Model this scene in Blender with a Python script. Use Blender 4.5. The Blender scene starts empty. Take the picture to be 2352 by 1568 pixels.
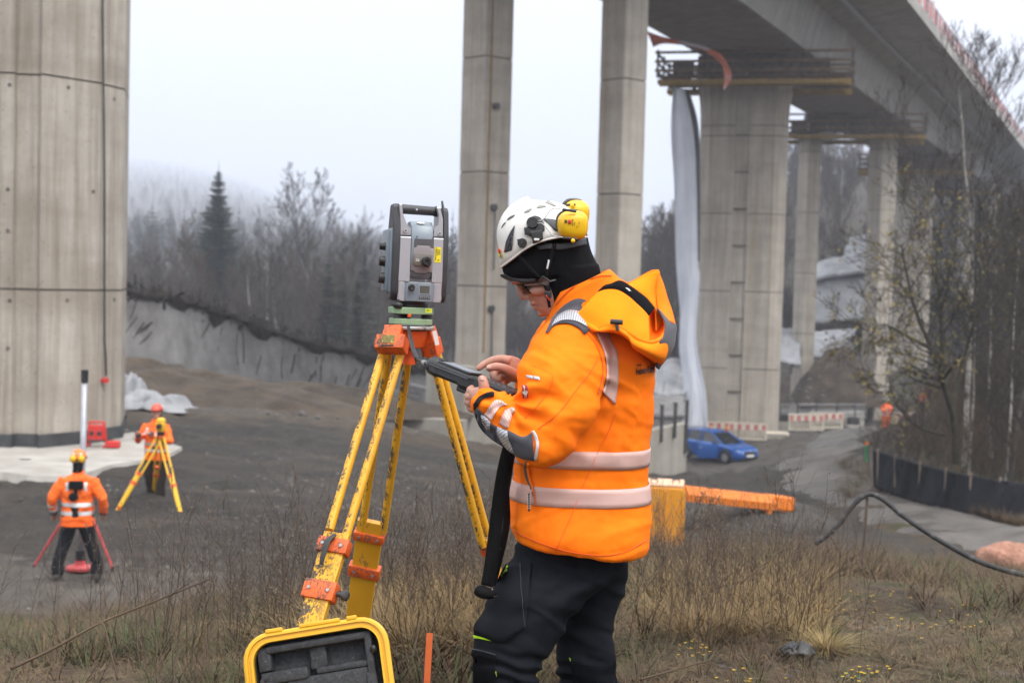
import bpy, bmesh, math, random
import numpy as np
from mathutils import Vector, Matrix, noise
from mathutils.bvhtree import BVHTree

random.seed(7)
rng = np.random.default_rng(7)
SC = bpy.context.scene
COL = SC.collection
R = math.radians

# ------------------------------------------------------------------ camera
F = 3267.0                       # focal length in pixels of a 2352 px wide picture
CAM = Vector((0, 0, 1.57))
cam_d = bpy.data.cameras.new('camera')
cam_d.lens = 50.0
cam_d.sensor_width = 36.0
cam_d.clip_start = 0.1
cam_d.clip_end = 9000
cam_o = bpy.data.objects.new('camera', cam_d)
COL.objects.link(cam_o)
ROT = Matrix.Rotation(R(90 - 2.52), 3, 'X') @ Matrix.Rotation(R(1.5), 3, 'Z')
cam_o.matrix_world = Matrix.Translation(CAM) @ ROT.to_4x4()
cam_d.dof.use_dof = True
cam_d.dof.focus_distance = 4.45
cam_d.dof.aperture_fstop = 4.5
SC.camera = cam_o

# ------------------------------------------------------------------ sky, sun, exposure
SUN_EL, SUN_AZ = R(55), R(142)
w = bpy.data.worlds.new('World')
SC.world = w
w.use_nodes = True
wn, wl = w.node_tree.nodes, w.node_tree.links
wn.clear()
sky = wn.new('ShaderNodeTexSky')
sky.sky_type = 'NISHITA'
sky.sun_disc = False
sky.sun_elevation = SUN_EL
sky.sun_rotation = SUN_AZ
sky.dust_density = 4.0
tc = wn.new('ShaderNodeTexCoord')
cn = wn.new('ShaderNodeTexNoise')
cn.inputs['Scale'].default_value = 1.6
cn.inputs['Detail'].default_value = 4
sz = wn.new('ShaderNodeSeparateXYZ')
wob_ = wn.new('ShaderNodeMath')
wob_.operation = 'MULTIPLY_ADD'
wob_.inputs[1].default_value = 0.05
wl.new(cn.outputs['Fac'], wob_.inputs[0])
wl.new(tc.outputs['Generated'], sz.inputs[0])
wl.new(sz.outputs['Z'], wob_.inputs[2])
cr = wn.new('ShaderNodeValToRGB')            # overcast sky: the zenith about three times as bright as the horizon
cr.color_ramp.elements[0].position = 0.02
cr.color_ramp.elements[0].color = (3.1, 3.3, 3.85, 1)
cr.color_ramp.elements[1].position = 1.0
cr.color_ramp.elements[1].color = (18.0, 18.0, 18.2, 1)
e_ = cr.color_ramp.elements.new(0.24)
e_.color = (6.9, 6.9, 7.1, 1)
mx = wn.new('ShaderNodeMix')
mx.data_type = 'RGBA'
mx.inputs[0].default_value = 0.93
bg = wn.new('ShaderNodeBackground')
bg.inputs['Strength'].default_value = 0.10
wo = wn.new('ShaderNodeOutputWorld')
wl.new(tc.outputs['Generated'], cn.inputs['Vector'])
wl.new(wob_.outputs[0], cr.inputs['Fac'])
wl.new(sky.outputs['Color'], mx.inputs[6])
wl.new(cr.outputs['Color'], mx.inputs[7])
wl.new(mx.outputs[2], bg.inputs['Color'])
wl.new(bg.outputs['Background'], wo.inputs['Surface'])

sun_d = bpy.data.lights.new('sun', 'SUN')
sun_d.energy = 1.5
sun_d.angle = R(25)
sun_d.color = (1.0, 0.96, 0.9)
sun_o = bpy.data.objects.new('sun', sun_d)
COL.objects.link(sun_o)
# light comes from azimuth SUN_AZ (clockwise from +Y) at elevation SUN_EL
sd = Vector((math.sin(SUN_AZ) * math.cos(SUN_EL), math.cos(SUN_AZ) * math.cos(SUN_EL), math.sin(SUN_EL)))
sun_o.rotation_euler = sd.to_track_quat('Z', 'Y').to_euler()

SC.view_settings.view_transform = 'Standard'
SC.view_settings.look = 'None'
SC.view_settings.exposure = 0.92
SC.view_settings.gamma = 1.0
SC.view_settings.use_curve_mapping = False
SC.render.engine = 'CYCLES'
SC.cycles.max_bounces = 6
SC.cycles.diffuse_bounces = 3
SC.cycles.glossy_bounces = 2
SC.cycles.transmission_bounces = 4
SC.cycles.transparent_max_bounces = 6
SC.cycles.volume_bounces = 3
SC.cycles.use_adaptive_sampling = True
SC.cycles.adaptive_threshold = 0.02
SC.cycles.use_denoising = True
SC.cycles.caustics_reflective = False
SC.cycles.caustics_refractive = False

# ------------------------------------------------------------------ measuring: photograph coordinates (2352 x 1568) to places
def ray(px, py):
	return ROT @ Vector(((px - 1176) / F, (784 - py) / F, -1.0))

def P(px, py, d):
	return CAM + ray(px, py) * d

def GZ(px, py, z):
	r = ray(px, py)
	return CAM + r * ((z - CAM.z) / r.z)

def catmull(pts, n):
	"""n points along a smooth curve through pts (rows of any width)."""
	p = np.array(pts, float)
	if len(p) == 2:
		t = np.linspace(0, 1, n)[:, None]
		return p[0] * (1 - t) + p[1] * t
	q = np.vstack([2 * p[0] - p[1], p, 2 * p[-1] - p[-2]])
	out = []
	m = len(p) - 1
	for s in np.linspace(0, m, n):
		i = min(int(s), m - 1)
		t = s - i
		a, b, c, d = q[i], q[i + 1], q[i + 2], q[i + 3]
		out.append(0.5 * ((2 * b) + (c - a) * t + (2 * a - 5 * b + 4 * c - d) * t * t + (3 * b - a - 3 * c + d) * t ** 3))
	return np.array(out)

# ------------------------------------------------------------------ materials
MATS = {}

def new_mat(name):
	m = bpy.data.materials.new(name)
	m.use_nodes = True
	n = m.node_tree.nodes
	n.clear()
	out = n.new('ShaderNodeOutputMaterial')
	b = n.new('ShaderNodeBsdfPrincipled')
	m.node_tree.links.new(b.outputs[0], out.inputs[0])
	MATS[name] = m
	return m, n, m.node_tree.links, b

def c4(c):
	return (c[0], c[1], c[2], 1.0)

def ramp(n, l, fac, p0, c0, p1, c1):
	r = n.new('ShaderNodeValToRGB')
	r.color_ramp.elements[0].position = p0
	r.color_ramp.elements[0].color = c4(c0)
	r.color_ramp.elements[1].position = p1
	r.color_ramp.elements[1].color = c4(c1)
	l.new(fac, r.inputs['Fac'])
	return r.outputs['Color']

def vec(n, l, coords='Object', stretch=(1, 1, 1), rot=(0, 0, 0)):
	if coords == 'Position':
		g = n.new('ShaderNodeNewGeometry')
		o = g.outputs['Position']
	else:
		t = n.new('ShaderNodeTexCoord')
		o = t.outputs[coords]
	mp = n.new('ShaderNodeMapping')
	mp.inputs['Scale'].default_value = stretch
	mp.inputs['Rotation'].default_value = rot
	l.new(o, mp.inputs['Vector'])
	return mp.outputs['Vector']

def tex(n, l, v, scale, detail=5, rough=0.55, dist=0.0):
	t = n.new('ShaderNodeTexNoise')
	t.inputs['Scale'].default_value = scale
	t.inputs['Detail'].default_value = detail
	t.inputs['Roughness'].default_value = rough
	t.inputs['Distortion'].default_value = dist
	l.new(v, t.inputs['Vector'])
	return t.outputs['Fac']

def mixc(n, l, fac, a, b, mode='MIX'):
	x = n.new('ShaderNodeMix')
	x.data_type = 'RGBA'
	x.blend_type = mode
	for sock, val in ((0, fac), (6, a), (7, b)):
		if isinstance(val, (int, float)):
			x.inputs[sock].default_value = val
		elif isinstance(val, (tuple, list)):
			x.inputs[sock].default_value = c4(val)
		else:
			l.new(val, x.inputs[sock])
	return x.outputs[2]

def math_n(n, l, op, a, b=0.0):
	x = n.new('ShaderNodeMath')
	x.operation = op
	for i, val in enumerate((a, b)):
		if isinstance(val, (int, float)):
			x.inputs[i].default_value = val
		else:
			l.new(val, x.inputs[i])
	return x.outputs[0]

def bump(n, l, b, h, strength, dist=0.01):
	k = n.new('ShaderNodeBump')
	k.inputs['Strength'].default_value = strength
	k.inputs['Distance'].default_value = dist
	l.new(h, k.inputs['Height'])
	l.new(k.outputs[0], b.inputs['Normal'])

def M(name, c1, c2=None, scale=6, rough=0.6, metal=0.0, bmp=0.0, bscale=None, coords='Object', stretch=(1, 1, 1),
	  lo=0.35, hi=0.65, bdist=0.005, c3=None, scale3=30, lo3=0.55, hi3=0.65, sheen=0.0, detail=5, spec=0.5):
	"""Plain procedural material: two colours mixed by noise, a third in sharper specks, and a bump."""
	m, n, l, b = new_mat(name)
	v = vec(n, l, coords, stretch)
	if c2 is None:
		c2 = tuple(x * 0.85 for x in c1)
	col = ramp(n, l, tex(n, l, v, scale, detail), lo, c1, hi, c2)
	if c3 is not None:
		f = ramp(n, l, tex(n, l, v, scale3, 6, 0.6), lo3, (0, 0, 0), hi3, (1, 1, 1))
		col = mixc(n, l, f, col, c3)
	l.new(col, b.inputs['Base Color'])
	b.inputs['Roughness'].default_value = rough
	b.inputs['Metallic'].default_value = metal
	b.inputs['Specular IOR Level'].default_value = spec
	if sheen:
		b.inputs['Sheen Weight'].default_value = sheen
	if bmp:
		bump(n, l, b, tex(n, l, v, bscale or scale * 4, 5), bmp, bdist)
	return m

# ------------------------------------------------------------------ meshes
def wloc(o):
	v = Vector((0, 0, 0))
	while o is not None:
		v = v + o.location
		o = o.parent
	return v

def tag(o, label=None, cat=None, group=None, kind=None):
	if label:
		o['label'] = label
	if cat:
		o['category'] = cat
	if group:
		o['group'] = group
	if kind:
		o['kind'] = kind
	return o

def thing(name, label, cat, loc=(0, 0, 0), rz=0.0, group=None):
	o = bpy.data.objects.new(name, None)
	o.empty_display_size = 0.1
	COL.objects.link(o)
	o.location = loc
	o.rotation_euler = (0, 0, rz)
	return tag(o, label, cat, group)

def copy_tree(o, parent=None):
	c = o.copy()
	COL.objects.link(c)
	c.parent = parent
	for ch in list(o.children):
		copy_tree(ch, c)
	return c

class MB:
	"""Collects shapes and links them as one mesh object."""
	def __init__(self):
		self.v, self.f, self.uv = [], [], None

	def add(self, vs, fs):
		o = len(self.v)
		self.v.extend([tuple(x) for x in vs])
		self.f.extend([tuple(i + o for i in f) for f in fs])
		return self

	def box(self, c, s, m=None):
		"""Box at centre c of full size s, optional 3x3 rotation m."""
		hx, hy, hz = s[0] / 2, s[1] / 2, s[2] / 2
		vs = [Vector((x, y, z)) for x in (-hx, hx) for y in (-hy, hy) for z in (-hz, hz)]
		if m is not None:
			vs = [m @ q for q in vs]
		c = Vector(c)
		return self.add([q + c for q in vs], [(0, 1, 3, 2), (4, 6, 7, 5), (0, 4, 5, 1), (2, 3, 7, 6), (0, 2, 6, 4), (1, 5, 7, 3)])

	def bbox(self, c, s, r=0.01, m=None):
		"""Box with chamfered edges."""
		hx, hy, hz = s[0] / 2, s[1] / 2, s[2] / 2
		r = min(r, hx * .95, hy * .95, hz * .95)
		bm = bmesh.new()
		bmesh.ops.create_cube(bm, size=1)
		for q in bm.verts:
			q.co = Vector((q.co.x * 2 * hx, q.co.y * 2 * hy, q.co.z * 2 * hz))
		bmesh.ops.bevel(bm, geom=bm.edges[:], offset=r, segments=2, affect='EDGES', profile=0.5)
		c = Vector(c)
		bm.verts.index_update()
		vs = [(m @ q.co if m is not None else q.co) + c for q in bm.verts]
		fs = [[q.index for q in f.verts] for f in bm.faces]
		bm.free()
		return self.add(vs, fs)

	def loft(self, rings, cap=True, closed=True):
		k = len(rings[0])
		vs = [p for r in rings for p in r]
		fs = []
		for i in range(len(rings) - 1):
			for j in range(k if closed else k - 1):
				a, b = i * k + j, i * k + (j + 1) % k
				fs.append((a, b, b + k, a + k))
		if cap and closed:
			fs.append(tuple(range(k - 1, -1, -1)))
			o = (len(rings) - 1) * k
			fs.append(tuple(range(o, o + k)))
		return self.add(vs, fs)

	def tube(self, pts, rad, n=8, cap=True, flat=None, up=None):
		"""Round tube along pts; rad one number or one per point; flat = second radius along 'up'."""
		pts = [Vector(p) for p in pts]
		if isinstance(rad, (int, float)):
			rad = [rad] * len(pts)
		if flat is None:
			flat = rad
		elif isinstance(flat, (int, float)):
			flat = [flat] * len(pts)
		rings = []
		prev = None
		for i, p in enumerate(pts):
			t = (pts[min(i + 1, len(pts) - 1)] - pts[max(i - 1, 0)])
			if t.length < 1e-9:
				t = Vector((0, 0, 1))
			t.normalize()
			if up is not None:
				s = Vector(up) - t * t.dot(Vector(up))
			elif prev is not None:
				s = prev - t * t.dot(prev)
			else:
				a = Vector((0, 0, 1)) if abs(t.z) < 0.9 else Vector((1, 0, 0))
				s = a - t * t.dot(a)
			if s.length < 1e-6:
				s = t.orthogonal()
			s.normalize()
			prev = s
			q = t.cross(s)
			rings.append([p + q * (rad[i] * math.cos(2 * math.pi * j / n)) + s * (flat[i] * math.sin(2 * math.pi * j / n)) for j in range(n)])
		return self.loft(rings, cap)

	def cyl(self, a, b, r, n=16, r2=None):
		return self.tube([a, b], [r, r if r2 is None else r2], n)

	def lathe(self, prof, c=(0, 0, 0), n=20, m=None):
		"""prof rows of (radius, height) turned about the z axis."""
		c = Vector(c)
		rings = []
		for r_, z in prof:
			ring = [Vector((r_ * math.cos(2 * math.pi * j / n), r_ * math.sin(2 * math.pi * j / n), z)) for j in range(n)]
			if m is not None:
				ring = [m @ q for q in ring]
			rings.append([q + c for q in ring])
		return self.loft(rings)

	def ball(self, c, r, n=12, m=None):
		rx, ry, rz = (r, r, r) if isinstance(r, (int, float)) else r
		rings = []
		k = max(6, n // 2 + 2)
		for i in range(k + 1):
			a = -math.pi / 2 + math.pi * (0.02 + 0.96 * i / k)
			ring = [Vector((rx * math.cos(a) * math.cos(2 * math.pi * j / n), ry * math.cos(a) * math.sin(2 * math.pi * j / n), rz * math.sin(a))) for j in range(n)]
			if m is not None:
				ring = [m @ q for q in ring]
			rings.append([q + Vector(c) for q in ring])
		return self.loft(rings)

	def prism(self, poly, a, b):
		"""poly = list of 3D points on the near face; far face is poly shifted by vector b - a."""
		d = Vector(b) - Vector(a)
		n = len(poly)
		vs = [Vector(p) for p in poly] + [Vector(p) + d for p in poly]
		fs = [tuple(range(n)), tuple(range(2 * n - 1, n - 1, -1))]
		fs += [(i, i + n, (i + 1) % n + n, (i + 1) % n) for i in range(n)]
		return self.add(vs, fs)

	def grid(self, pts, closed=False):
		"""pts[i][j] -> surface"""
		return self.loft(pts, cap=False, closed=closed)

	def mesh(self, name, off=Vector((0, 0, 0)), smooth=False):
		me = bpy.data.meshes.new(name)
		a = np.array(self.v, float) - np.array(off)
		me.from_pydata(a.tolist(), [], self.f)
		if self.uv is not None:
			lay = me.uv_layers.new(name='UVMap')
			li = np.empty(len(me.loops), np.int32)
			me.loops.foreach_get('vertex_index', li)
			lay.data.foreach_set('uv', np.array(self.uv, np.float32)[li].ravel())
		if smooth:
			me.polygons.foreach_set('use_smooth', np.ones(len(me.polygons), bool))
			if smooth == 'auto':
				me.set_sharp_from_angle(angle=R(35))
		me.update()
		return me

	def build(self, name, mat, parent=None, smooth=False, local=False, fix=True):
		off = Vector((0, 0, 0)) if local or parent is None else wloc(parent)
		me = self.mesh(name, off, smooth)
		if fix:
			bm = bmesh.new()
			bm.from_mesh(me)
			bmesh.ops.recalc_face_normals(bm, faces=bm.faces[:])
			bm.to_mesh(me)
			bm.free()
		me.materials.append(mat)
		o = bpy.data.objects.new(name, me)
		COL.objects.link(o)
		o.parent = parent
		return o

def remesh(mb, voxel, smooth=4, fac=0.5):
	"""Fuse the shapes of mb into one skin; returns (verts, faces) as arrays."""
	me = mb.mesh('tmp')
	bm = bmesh.new()
	bm.from_mesh(me)
	bmesh.ops.recalc_face_normals(bm, faces=bm.faces[:])
	bm.to_mesh(me)
	bm.free()
	o = bpy.data.objects.new('tmp', me)
	COL.objects.link(o)
	r = o.modifiers.new('r', 'REMESH')
	r.mode = 'VOXEL'
	r.voxel_size = voxel
	if smooth:
		s = o.modifiers.new('s', 'SMOOTH')
		s.factor = fac
		s.iterations = smooth
	dg = bpy.context.evaluated_depsgraph_get()
	dg.update()
	e = o.evaluated_get(dg).to_mesh()
	v = np.empty(len(e.vertices) * 3)
	e.vertices.foreach_get('co', v)
	fs = [tuple(p.vertices) for p in e.polygons]
	nv = np.empty(len(e.vertices) * 3)
	e.vertices.foreach_get('normal', nv)
	o.evaluated_get(dg).to_mesh_clear()
	bpy.data.objects.remove(o)
	bpy.data.meshes.remove(me)
	out = MB()
	out.v = [tuple(x) for x in v.reshape(-1, 3)]
	out.f = fs
	out.n = nv.reshape(-1, 3)
	return out

def bvh_of(*mbs):
	vs, fs = [], []
	for m in mbs:
		o = len(vs)
		vs += [Vector(x) for x in m.v]
		fs += [tuple(i + o for i in f) for f in m.f]
	return BVHTree.FromPolygons(vs, fs)

def proj(px, py, bvh, off, fallback=4.3):
	d = ray(px, py)
	dn = d.normalized()
	h = bvh.ray_cast(CAM, dn)
	if h[0] is None:
		return P(px, py, fallback), False
	nn = h[1]
	if nn.dot(dn) > 0:
		nn = -nn
	return h[0] + nn * off - dn * off * 0.5, True

def strip(A, B, bvh, off=0.003, nu=24, nv=6, mb=None, fallback=4.3):
	"""Piece of cloth laid on a surface between two edge lines given in photograph coordinates; keeps UV in metres."""
	a, b = catmull(A, nu), catmull(B, nu)
	mb = mb or MB()
	if mb.uv is None:
		mb.uv = []
	rows = []
	depth = fallback
	ln = 0.0
	for i in range(nu):
		row = []
		if i:
			ln += float(np.linalg.norm((a[i] + b[i] - a[i - 1] - b[i - 1]) / 2)) / 760
		wd = float(np.linalg.norm(a[i] - b[i])) / 760
		for j in range(nv):
			t = j / (nv - 1)
			q = a[i] * (1 - t) + b[i] * t
			p, ok = proj(q[0], q[1], bvh, off, depth)
			if ok:
				depth = (ROT.inverted() @ (p - CAM)).z * -1
			row.append(p)
			mb.uv.append((ln, t * wd))
		rows.append(row)
	mb.loft(rows, cap=False, closed=False)
	return mb

def ellipse_ring(pl, pr, hd, n=24, e=2.3, bdir=(0, 1, 0)):
	"""Ring through two side points, half depth hd away from and towards the camera."""
	c, a, b = (pl + pr) / 2, (pr - pl) / 2, Vector(bdir) * hd
	out = []
	for j in range(n):
		t = 2 * math.pi * j / n
		ct, st = math.cos(t), math.sin(t)
		out.append(c + a * math.copysign(abs(ct) ** (2 / e), ct) + b * math.copysign(abs(st) ** (2 / e), st))
	return out
# ------------------------------------------------------------------ ground
def smooth(a, b, x):
	t = np.clip((np.asarray(x, float) - a) / (b - a), 0, 1)
	return t * t * (3 - 2 * t)

ctrl = [(0, -6, .05), (-8, -4, -.1), (8, -4, .1), (0, 0, 0.02), (-3, 2, 0), (3, 2, .04), (-4.5, 5, -.15), (5, 5, .08), (0, 4.5, 0), (2, 5, .04), (-1.5, 5, -.02),
		(-40, 20, -2.8), (-60, 60, -2.4), (50, 20, -1.5), (70, 60, 1.0), (-60, 130, -6), (0, 140, -8.5), (45, 140, -8.5), (110, 130, 0), (-30, -4, -1.5), (30, -4, .2), (-20, 6, -1.6), (20, 9, -.5)]
for px, py, d in [(100, 1505, 7), (500, 1475, 7.5), (900, 1425, 8), (1500, 1345, 8.4), (1800, 1322, 8.8), (2050, 1345, 8.8), (2330, 1400, 8.8), (2050, 1300, 12), (2330, 1350, 11.5), (2200, 1305, 15), (2352, 1310, 16), (1900, 1285, 11), (-200, 1530, 7),
				  (100, 1425, 17.5), (500, 1400, 18), (1500, 1100, 47), (1650, 1062, 72), (1800, 1003, 80), (1950, 990, 95), (2030, 985, 100), (2120, 940, 115),
				  (1905, 1108, 44), (2090, 1178, 32), (2352, 1256, 23.5), (1750, 1085, 60), (2010, 1120, 38), (2352, 1215, 27), (2300, 1010, 40), (2352, 850, 55), (2200, 940, 60),
				  (1130, 1050, 58), (1550, 1245, 22), (1750, 1200, 25), (1150, 1330, 18), (2500, 1200, 24), (1330, 1180, 30)]:
	p = P(px, py, d)
	ctrl.append((p.x, p.y, p.z))
for px, py, z in [(177, 1335, -2.8), (365, 1150, -2.8), (800, 1250, -2.8), (800, 1150, -2.8), (600, 1050, -2.8), (1000, 1100, -3.1), (86, 1031, -2.65), (278, 1012, -2.65), (0, 1031, -2.65),
				  (400, 930, -2.8), (700, 955, -2.9), (930, 985, -3.3), (1100, 1020, -4.0), (1300, 1070, -4.5), (-100, 1200, -2.8), (320, 880, -2.6)]:
	p = GZ(px, py, z)
	ctrl.append((p.x, p.y, p.z))
ctrl = np.array(ctrl)

def _U(r2):
	return 0.5 * r2 * np.log(r2 + 1e-9)

_xy = ctrl[:, :2] / 30.0
_NC = len(ctrl)
_K = _U(((_xy[:, None] - _xy[None]) ** 2).sum(-1)) + np.eye(_NC) * 0.0006
_A = np.zeros((_NC + 3, _NC + 3))
_A[:_NC, :_NC] = _K
_A[:_NC, _NC] = 1
_A[:_NC, _NC + 1:] = _xy
_A[_NC:, :_NC] = _A[:_NC, _NC:].T
_w = np.linalg.solve(_A, np.concatenate([ctrl[:, 2], [0, 0, 0]]))

def terr(x, y):
	x, y = np.atleast_1d(np.asarray(x, float)), np.atleast_1d(np.asarray(y, float))
	q = np.stack([x, y], -1) / 30.0
	z = _U(((q[:, None] - _xy[None]) ** 2).sum(-1)) @ _w[:_NC] + _w[_NC] + q @ _w[_NC + 1:]
	z = np.clip(z, -9.5, 6)
	k = smooth(125, 170, np.hypot(x, y))
	z = z * (1 - k) - 9.0 * k
	return z

def tz(x, y):
	return float(terr(x, y)[0])

def ground_at(px, py, d0=3.0, d1=170.0):
	"""Where the sight line of a photograph point meets the ground."""
	r = ray(px, py)
	ds = np.geomspace(d0, d1, 400)
	z = terr(r.x * ds, r.y * ds)
	h = CAM.z + r.z * ds
	k = np.where(h < z)[0]
	d = ds[k[0]] if len(k) else d1
	p = CAM + r * float(d)
	return Vector((p.x, p.y, tz(p.x, p.y)))

# ground sheet: rings widening with distance all round the viewpoint
def ground_sheet():
	rad = np.concatenate([np.linspace(0.3, 12, 110), np.geomspace(12.15, 170, 170)[1:], np.geomspace(180, 1600, 14)])
	fine = np.linspace(-32, 32, 321)
	ang = np.radians(np.concatenate([fine, np.linspace(32, 328, 60)[1:-1]]))
	k = len(ang)
	rr, aa = np.meshgrid(rad, ang, indexing='ij')
	x, y = (rr * np.sin(aa)).ravel(), (rr * np.cos(aa)).ravel()
	z = terr(x, y)
	dist = np.hypot(x, y)
	amp = np.clip(0.015 + dist * 0.0022, 0, .12) * (dist < 170)
	nz = np.array([noise.fractal(Vector((a * 1.1, b * 1.1, 0)), .9, 2.0, 4) for a, b in zip(x, y)])
	nz2 = np.array([noise.fractal(Vector((a * .22, b * .22, 3)), 1.0, 2.0, 3) for a, b in zip(x, y)])
	rut = np.zeros_like(x)
	for y0, k_, b_, w_ in ((19.0, .10, .016, .8), (25.5, -.06, .012, .85), (31.0, .22, -.010, .85), (22.0, -.35, .02, .8)):
		for s_ in (-w_, w_):
			t_ = y - (y0 + s_ + k_ * x + b_ * x * x)
			rut += np.exp(-(t_ / .22) ** 2) - .45 * np.exp(-((np.abs(t_) - .42) / .18) ** 2)
	rut *= smooth(14, 17, dist) * (1 - smooth(44, 50, dist)) * (1 - smooth(2, 8, x)) * np.clip(.5 + nz2 * 1.5, 0, 1)
	z = z + amp * (nz * 1.1 + nz2 * 1.2) * smooth(0, 3, dist) - .085 * rut
	mb = MB()
	mb.v = list(zip(x, y, z))
	fs = []
	for i in range(len(rad) - 1):
		for j in range(k):
			a, b = i * k + j, i * k + (j + 1) % k
			fs.append((a, b, b + k, a + k))
	c = len(mb.v)
	mb.v.append((0, 0, tz(0, 0)))
	fs += [(c, (j + 1) % k, j) for j in range(k)]
	mb.f = fs
	# what the soil is made of: R grass litter, G brown earth, B pale compacted track
	az = np.degrees(np.arctan2(x, y))
	grass = 1 - smooth(9.5, 13.5, dist + nz * 1.2)
	grass = np.maximum(grass, smooth(7.5, 12, x + nz * 2) * (1 - smooth(17, 23, dist + nz2 * 3)))
	bank = smooth(13.8, 16.0, az + nz2 * 1.5 - smooth(20, 60, dist) * 0.8) * smooth(20, 30, dist)
	grass = np.maximum(grass, bank * .8)
	earth = smooth(38, 45, dist + nz2 * 4) * (1 - smooth(-1, 3, az))
	pale = np.exp(-((y - 18.8 + x * .1) / 1.9) ** 2) * (1 - smooth(-14, -7, az)) * .85
	pale = np.maximum(pale, .8 * (1 - smooth(14, 17, dist)) * (1 - smooth(-8, -5, x * 0 + az)))
	trk = np.exp(-((y - 47 - .15 * x) / 3.0) ** 2) * (1 - smooth(-3, 1, az))
	pale = np.maximum(pale, trk * .9)
	pale = np.maximum(pale, smooth(3, 6, az) * smooth(40, 60, dist) * (1 - bank) * .55)
	pale = np.maximum(pale, np.clip(rut, 0, 1) * .4)
	me = mb.mesh('ground', smooth=True)
	at = me.color_attributes.new('soil', 'FLOAT_COLOR', 'POINT')
	cols = np.ones((len(mb.v), 4), np.float32)
	for q, val in enumerate((grass, earth, pale)):
		cols[:-1, q] = val
	cols[-1, :3] = (1, 0, 0)
	at.data.foreach_set('color', cols.ravel())
	m, n, l, b = new_mat('soil')
	g = n.new('ShaderNodeVertexColor')
	g.layer_name = 'soil'
	sep = n.new('ShaderNodeSeparateColor')
	l.new(g.outputs['Color'], sep.inputs[0])
	v = vec(n, l, 'Position')
	big, mid, fin, vfin = tex(n, l, v, .35, 6), tex(n, l, v, 2.2, 6, .65), tex(n, l, v, 9, 5, .7), tex(n, l, v, 38, 4, .7)
	gravel = ramp(n, l, fin, .32, (.011, .0095, .008), .68, (.044, .038, .032))
	gravel = mixc(n, l, ramp(n, l, vfin, .55, (0, 0, 0), .68, (1, 1, 1)), gravel, (.09, .081, .072))
	gravel = mixc(n, l, ramp(n, l, tex(n, l, vec(n, l, 'Position', (.5, 1.6, 1)), .7, 5, .6), .46, (0, 0, 0), .66, (.7, .7, .7)), gravel, (.066, .053, .042))
	earthc = ramp(n, l, mid, .3, (.034, .024, .016), .7, (.10, .074, .051))
	palec = ramp(n, l, mid, .3, (.05, .043, .036), .72, (.122, .106, .09))
	litter = ramp(n, l, mid, .32, (.022, .015, .009), .7, (.098, .068, .036))
	moss = mixc(n, l, ramp(n, l, tex(n, l, v, 1.3, 5), .48, (0, 0, 0), .62, (.85, .85, .85)), litter, (.034, .042, .012))
	litter = mixc(n, l, ramp(n, l, vfin, .60, (0, 0, 0), .69, (1, 1, 1)), moss, (.17, .12, .06))
	def wob(s, amt=.75):
		q = math_n(n, l, 'ADD', s, math_n(n, l, 'MULTIPLY', math_n(n, l, 'SUBTRACT', mid, .5), amt))
		return ramp(n, l, q, .35, (0, 0, 0), .62, (1, 1, 1))
	col = mixc(n, l, wob(sep.outputs[2], 1.1), gravel, palec)
	col = mixc(n, l, wob(sep.outputs[1]), col, earthc)
	col = mixc(n, l, math_n(n, l, 'MULTIPLY', wob(sep.outputs[2], 1.4), .55), col, palec)
	col = mixc(n, l, wob(sep.outputs[0]), col, litter)
	l.new(col, b.inputs['Base Color'])
	b.inputs['Roughness'].default_value = .85
	b.inputs['Specular IOR Level'].default_value = .3
	hgt = math_n(n, l, 'ADD', math_n(n, l, 'MULTIPLY', fin, 1.0), math_n(n, l, 'MULTIPLY', vfin, .5))
	bump(n, l, b, hgt, .9, .06)
	me.materials.append(m)
	o = bpy.data.objects.new('ground', me)
	COL.objects.link(o)
	tag(o, kind='structure')
	return o

ground_sheet()

# ------------------------------------------------------------------ far hills
def hill_z(x, y):
	a = x / np.maximum(y, 1)
	L = 1 - smooth(-.27, .03, a)
	d = np.hypot(x, y)
	z = -9.2 + np.clip((d - 135) * .10, 0, 8.5)
	z = z + L * (np.clip((d - 190) * .035, 0, 11) + np.clip((d - 520) * .0835, 0, 285))
	r = smooth(.10, .17, a)
	z = z + r * np.clip((d - 135) * .16, 0, 24)
	z = z + (1 - L) * (1 - r) * np.clip((d - 300) * .02, 0, 10)
	return z

def hills():
	rad = np.concatenate([np.linspace(130, 420, 60), np.geomspace(430, 3900, 38)])
	ang = np.radians(np.linspace(-48, 48, 110))
	rr, aa = np.meshgrid(rad, ang, indexing='ij')
	x, y = (rr * np.sin(aa)).ravel(), (rr * np.cos(aa)).ravel()
	z = hill_z(x, y)
	z = z + np.array([noise.fractal(Vector((p * .03, q * .03, 1)), 1, 2, 4) for p, q in zip(x, y)]) * np.clip((rr.ravel() - 132) * .05, 0, 2.2)
	k = len(ang)
	mb = MB()
	mb.v = list(zip(x, y, z))
	mb.f = [(i * k + j, i * k + j + 1, (i + 1) * k + j + 1, (i + 1) * k + j) for i in range(len(rad) - 1) for j in range(k - 1)]
	m = M('hillside', (.020, .015, .011), (.05, .037, .026), scale=.06, rough=.9, coords='Position', c3=(.05, .055, .03), scale3=.3, lo3=.5, hi3=.7)
	o = mb.build('hill', m, smooth=True)
	tag(o, kind='structure')

hills()

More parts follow.
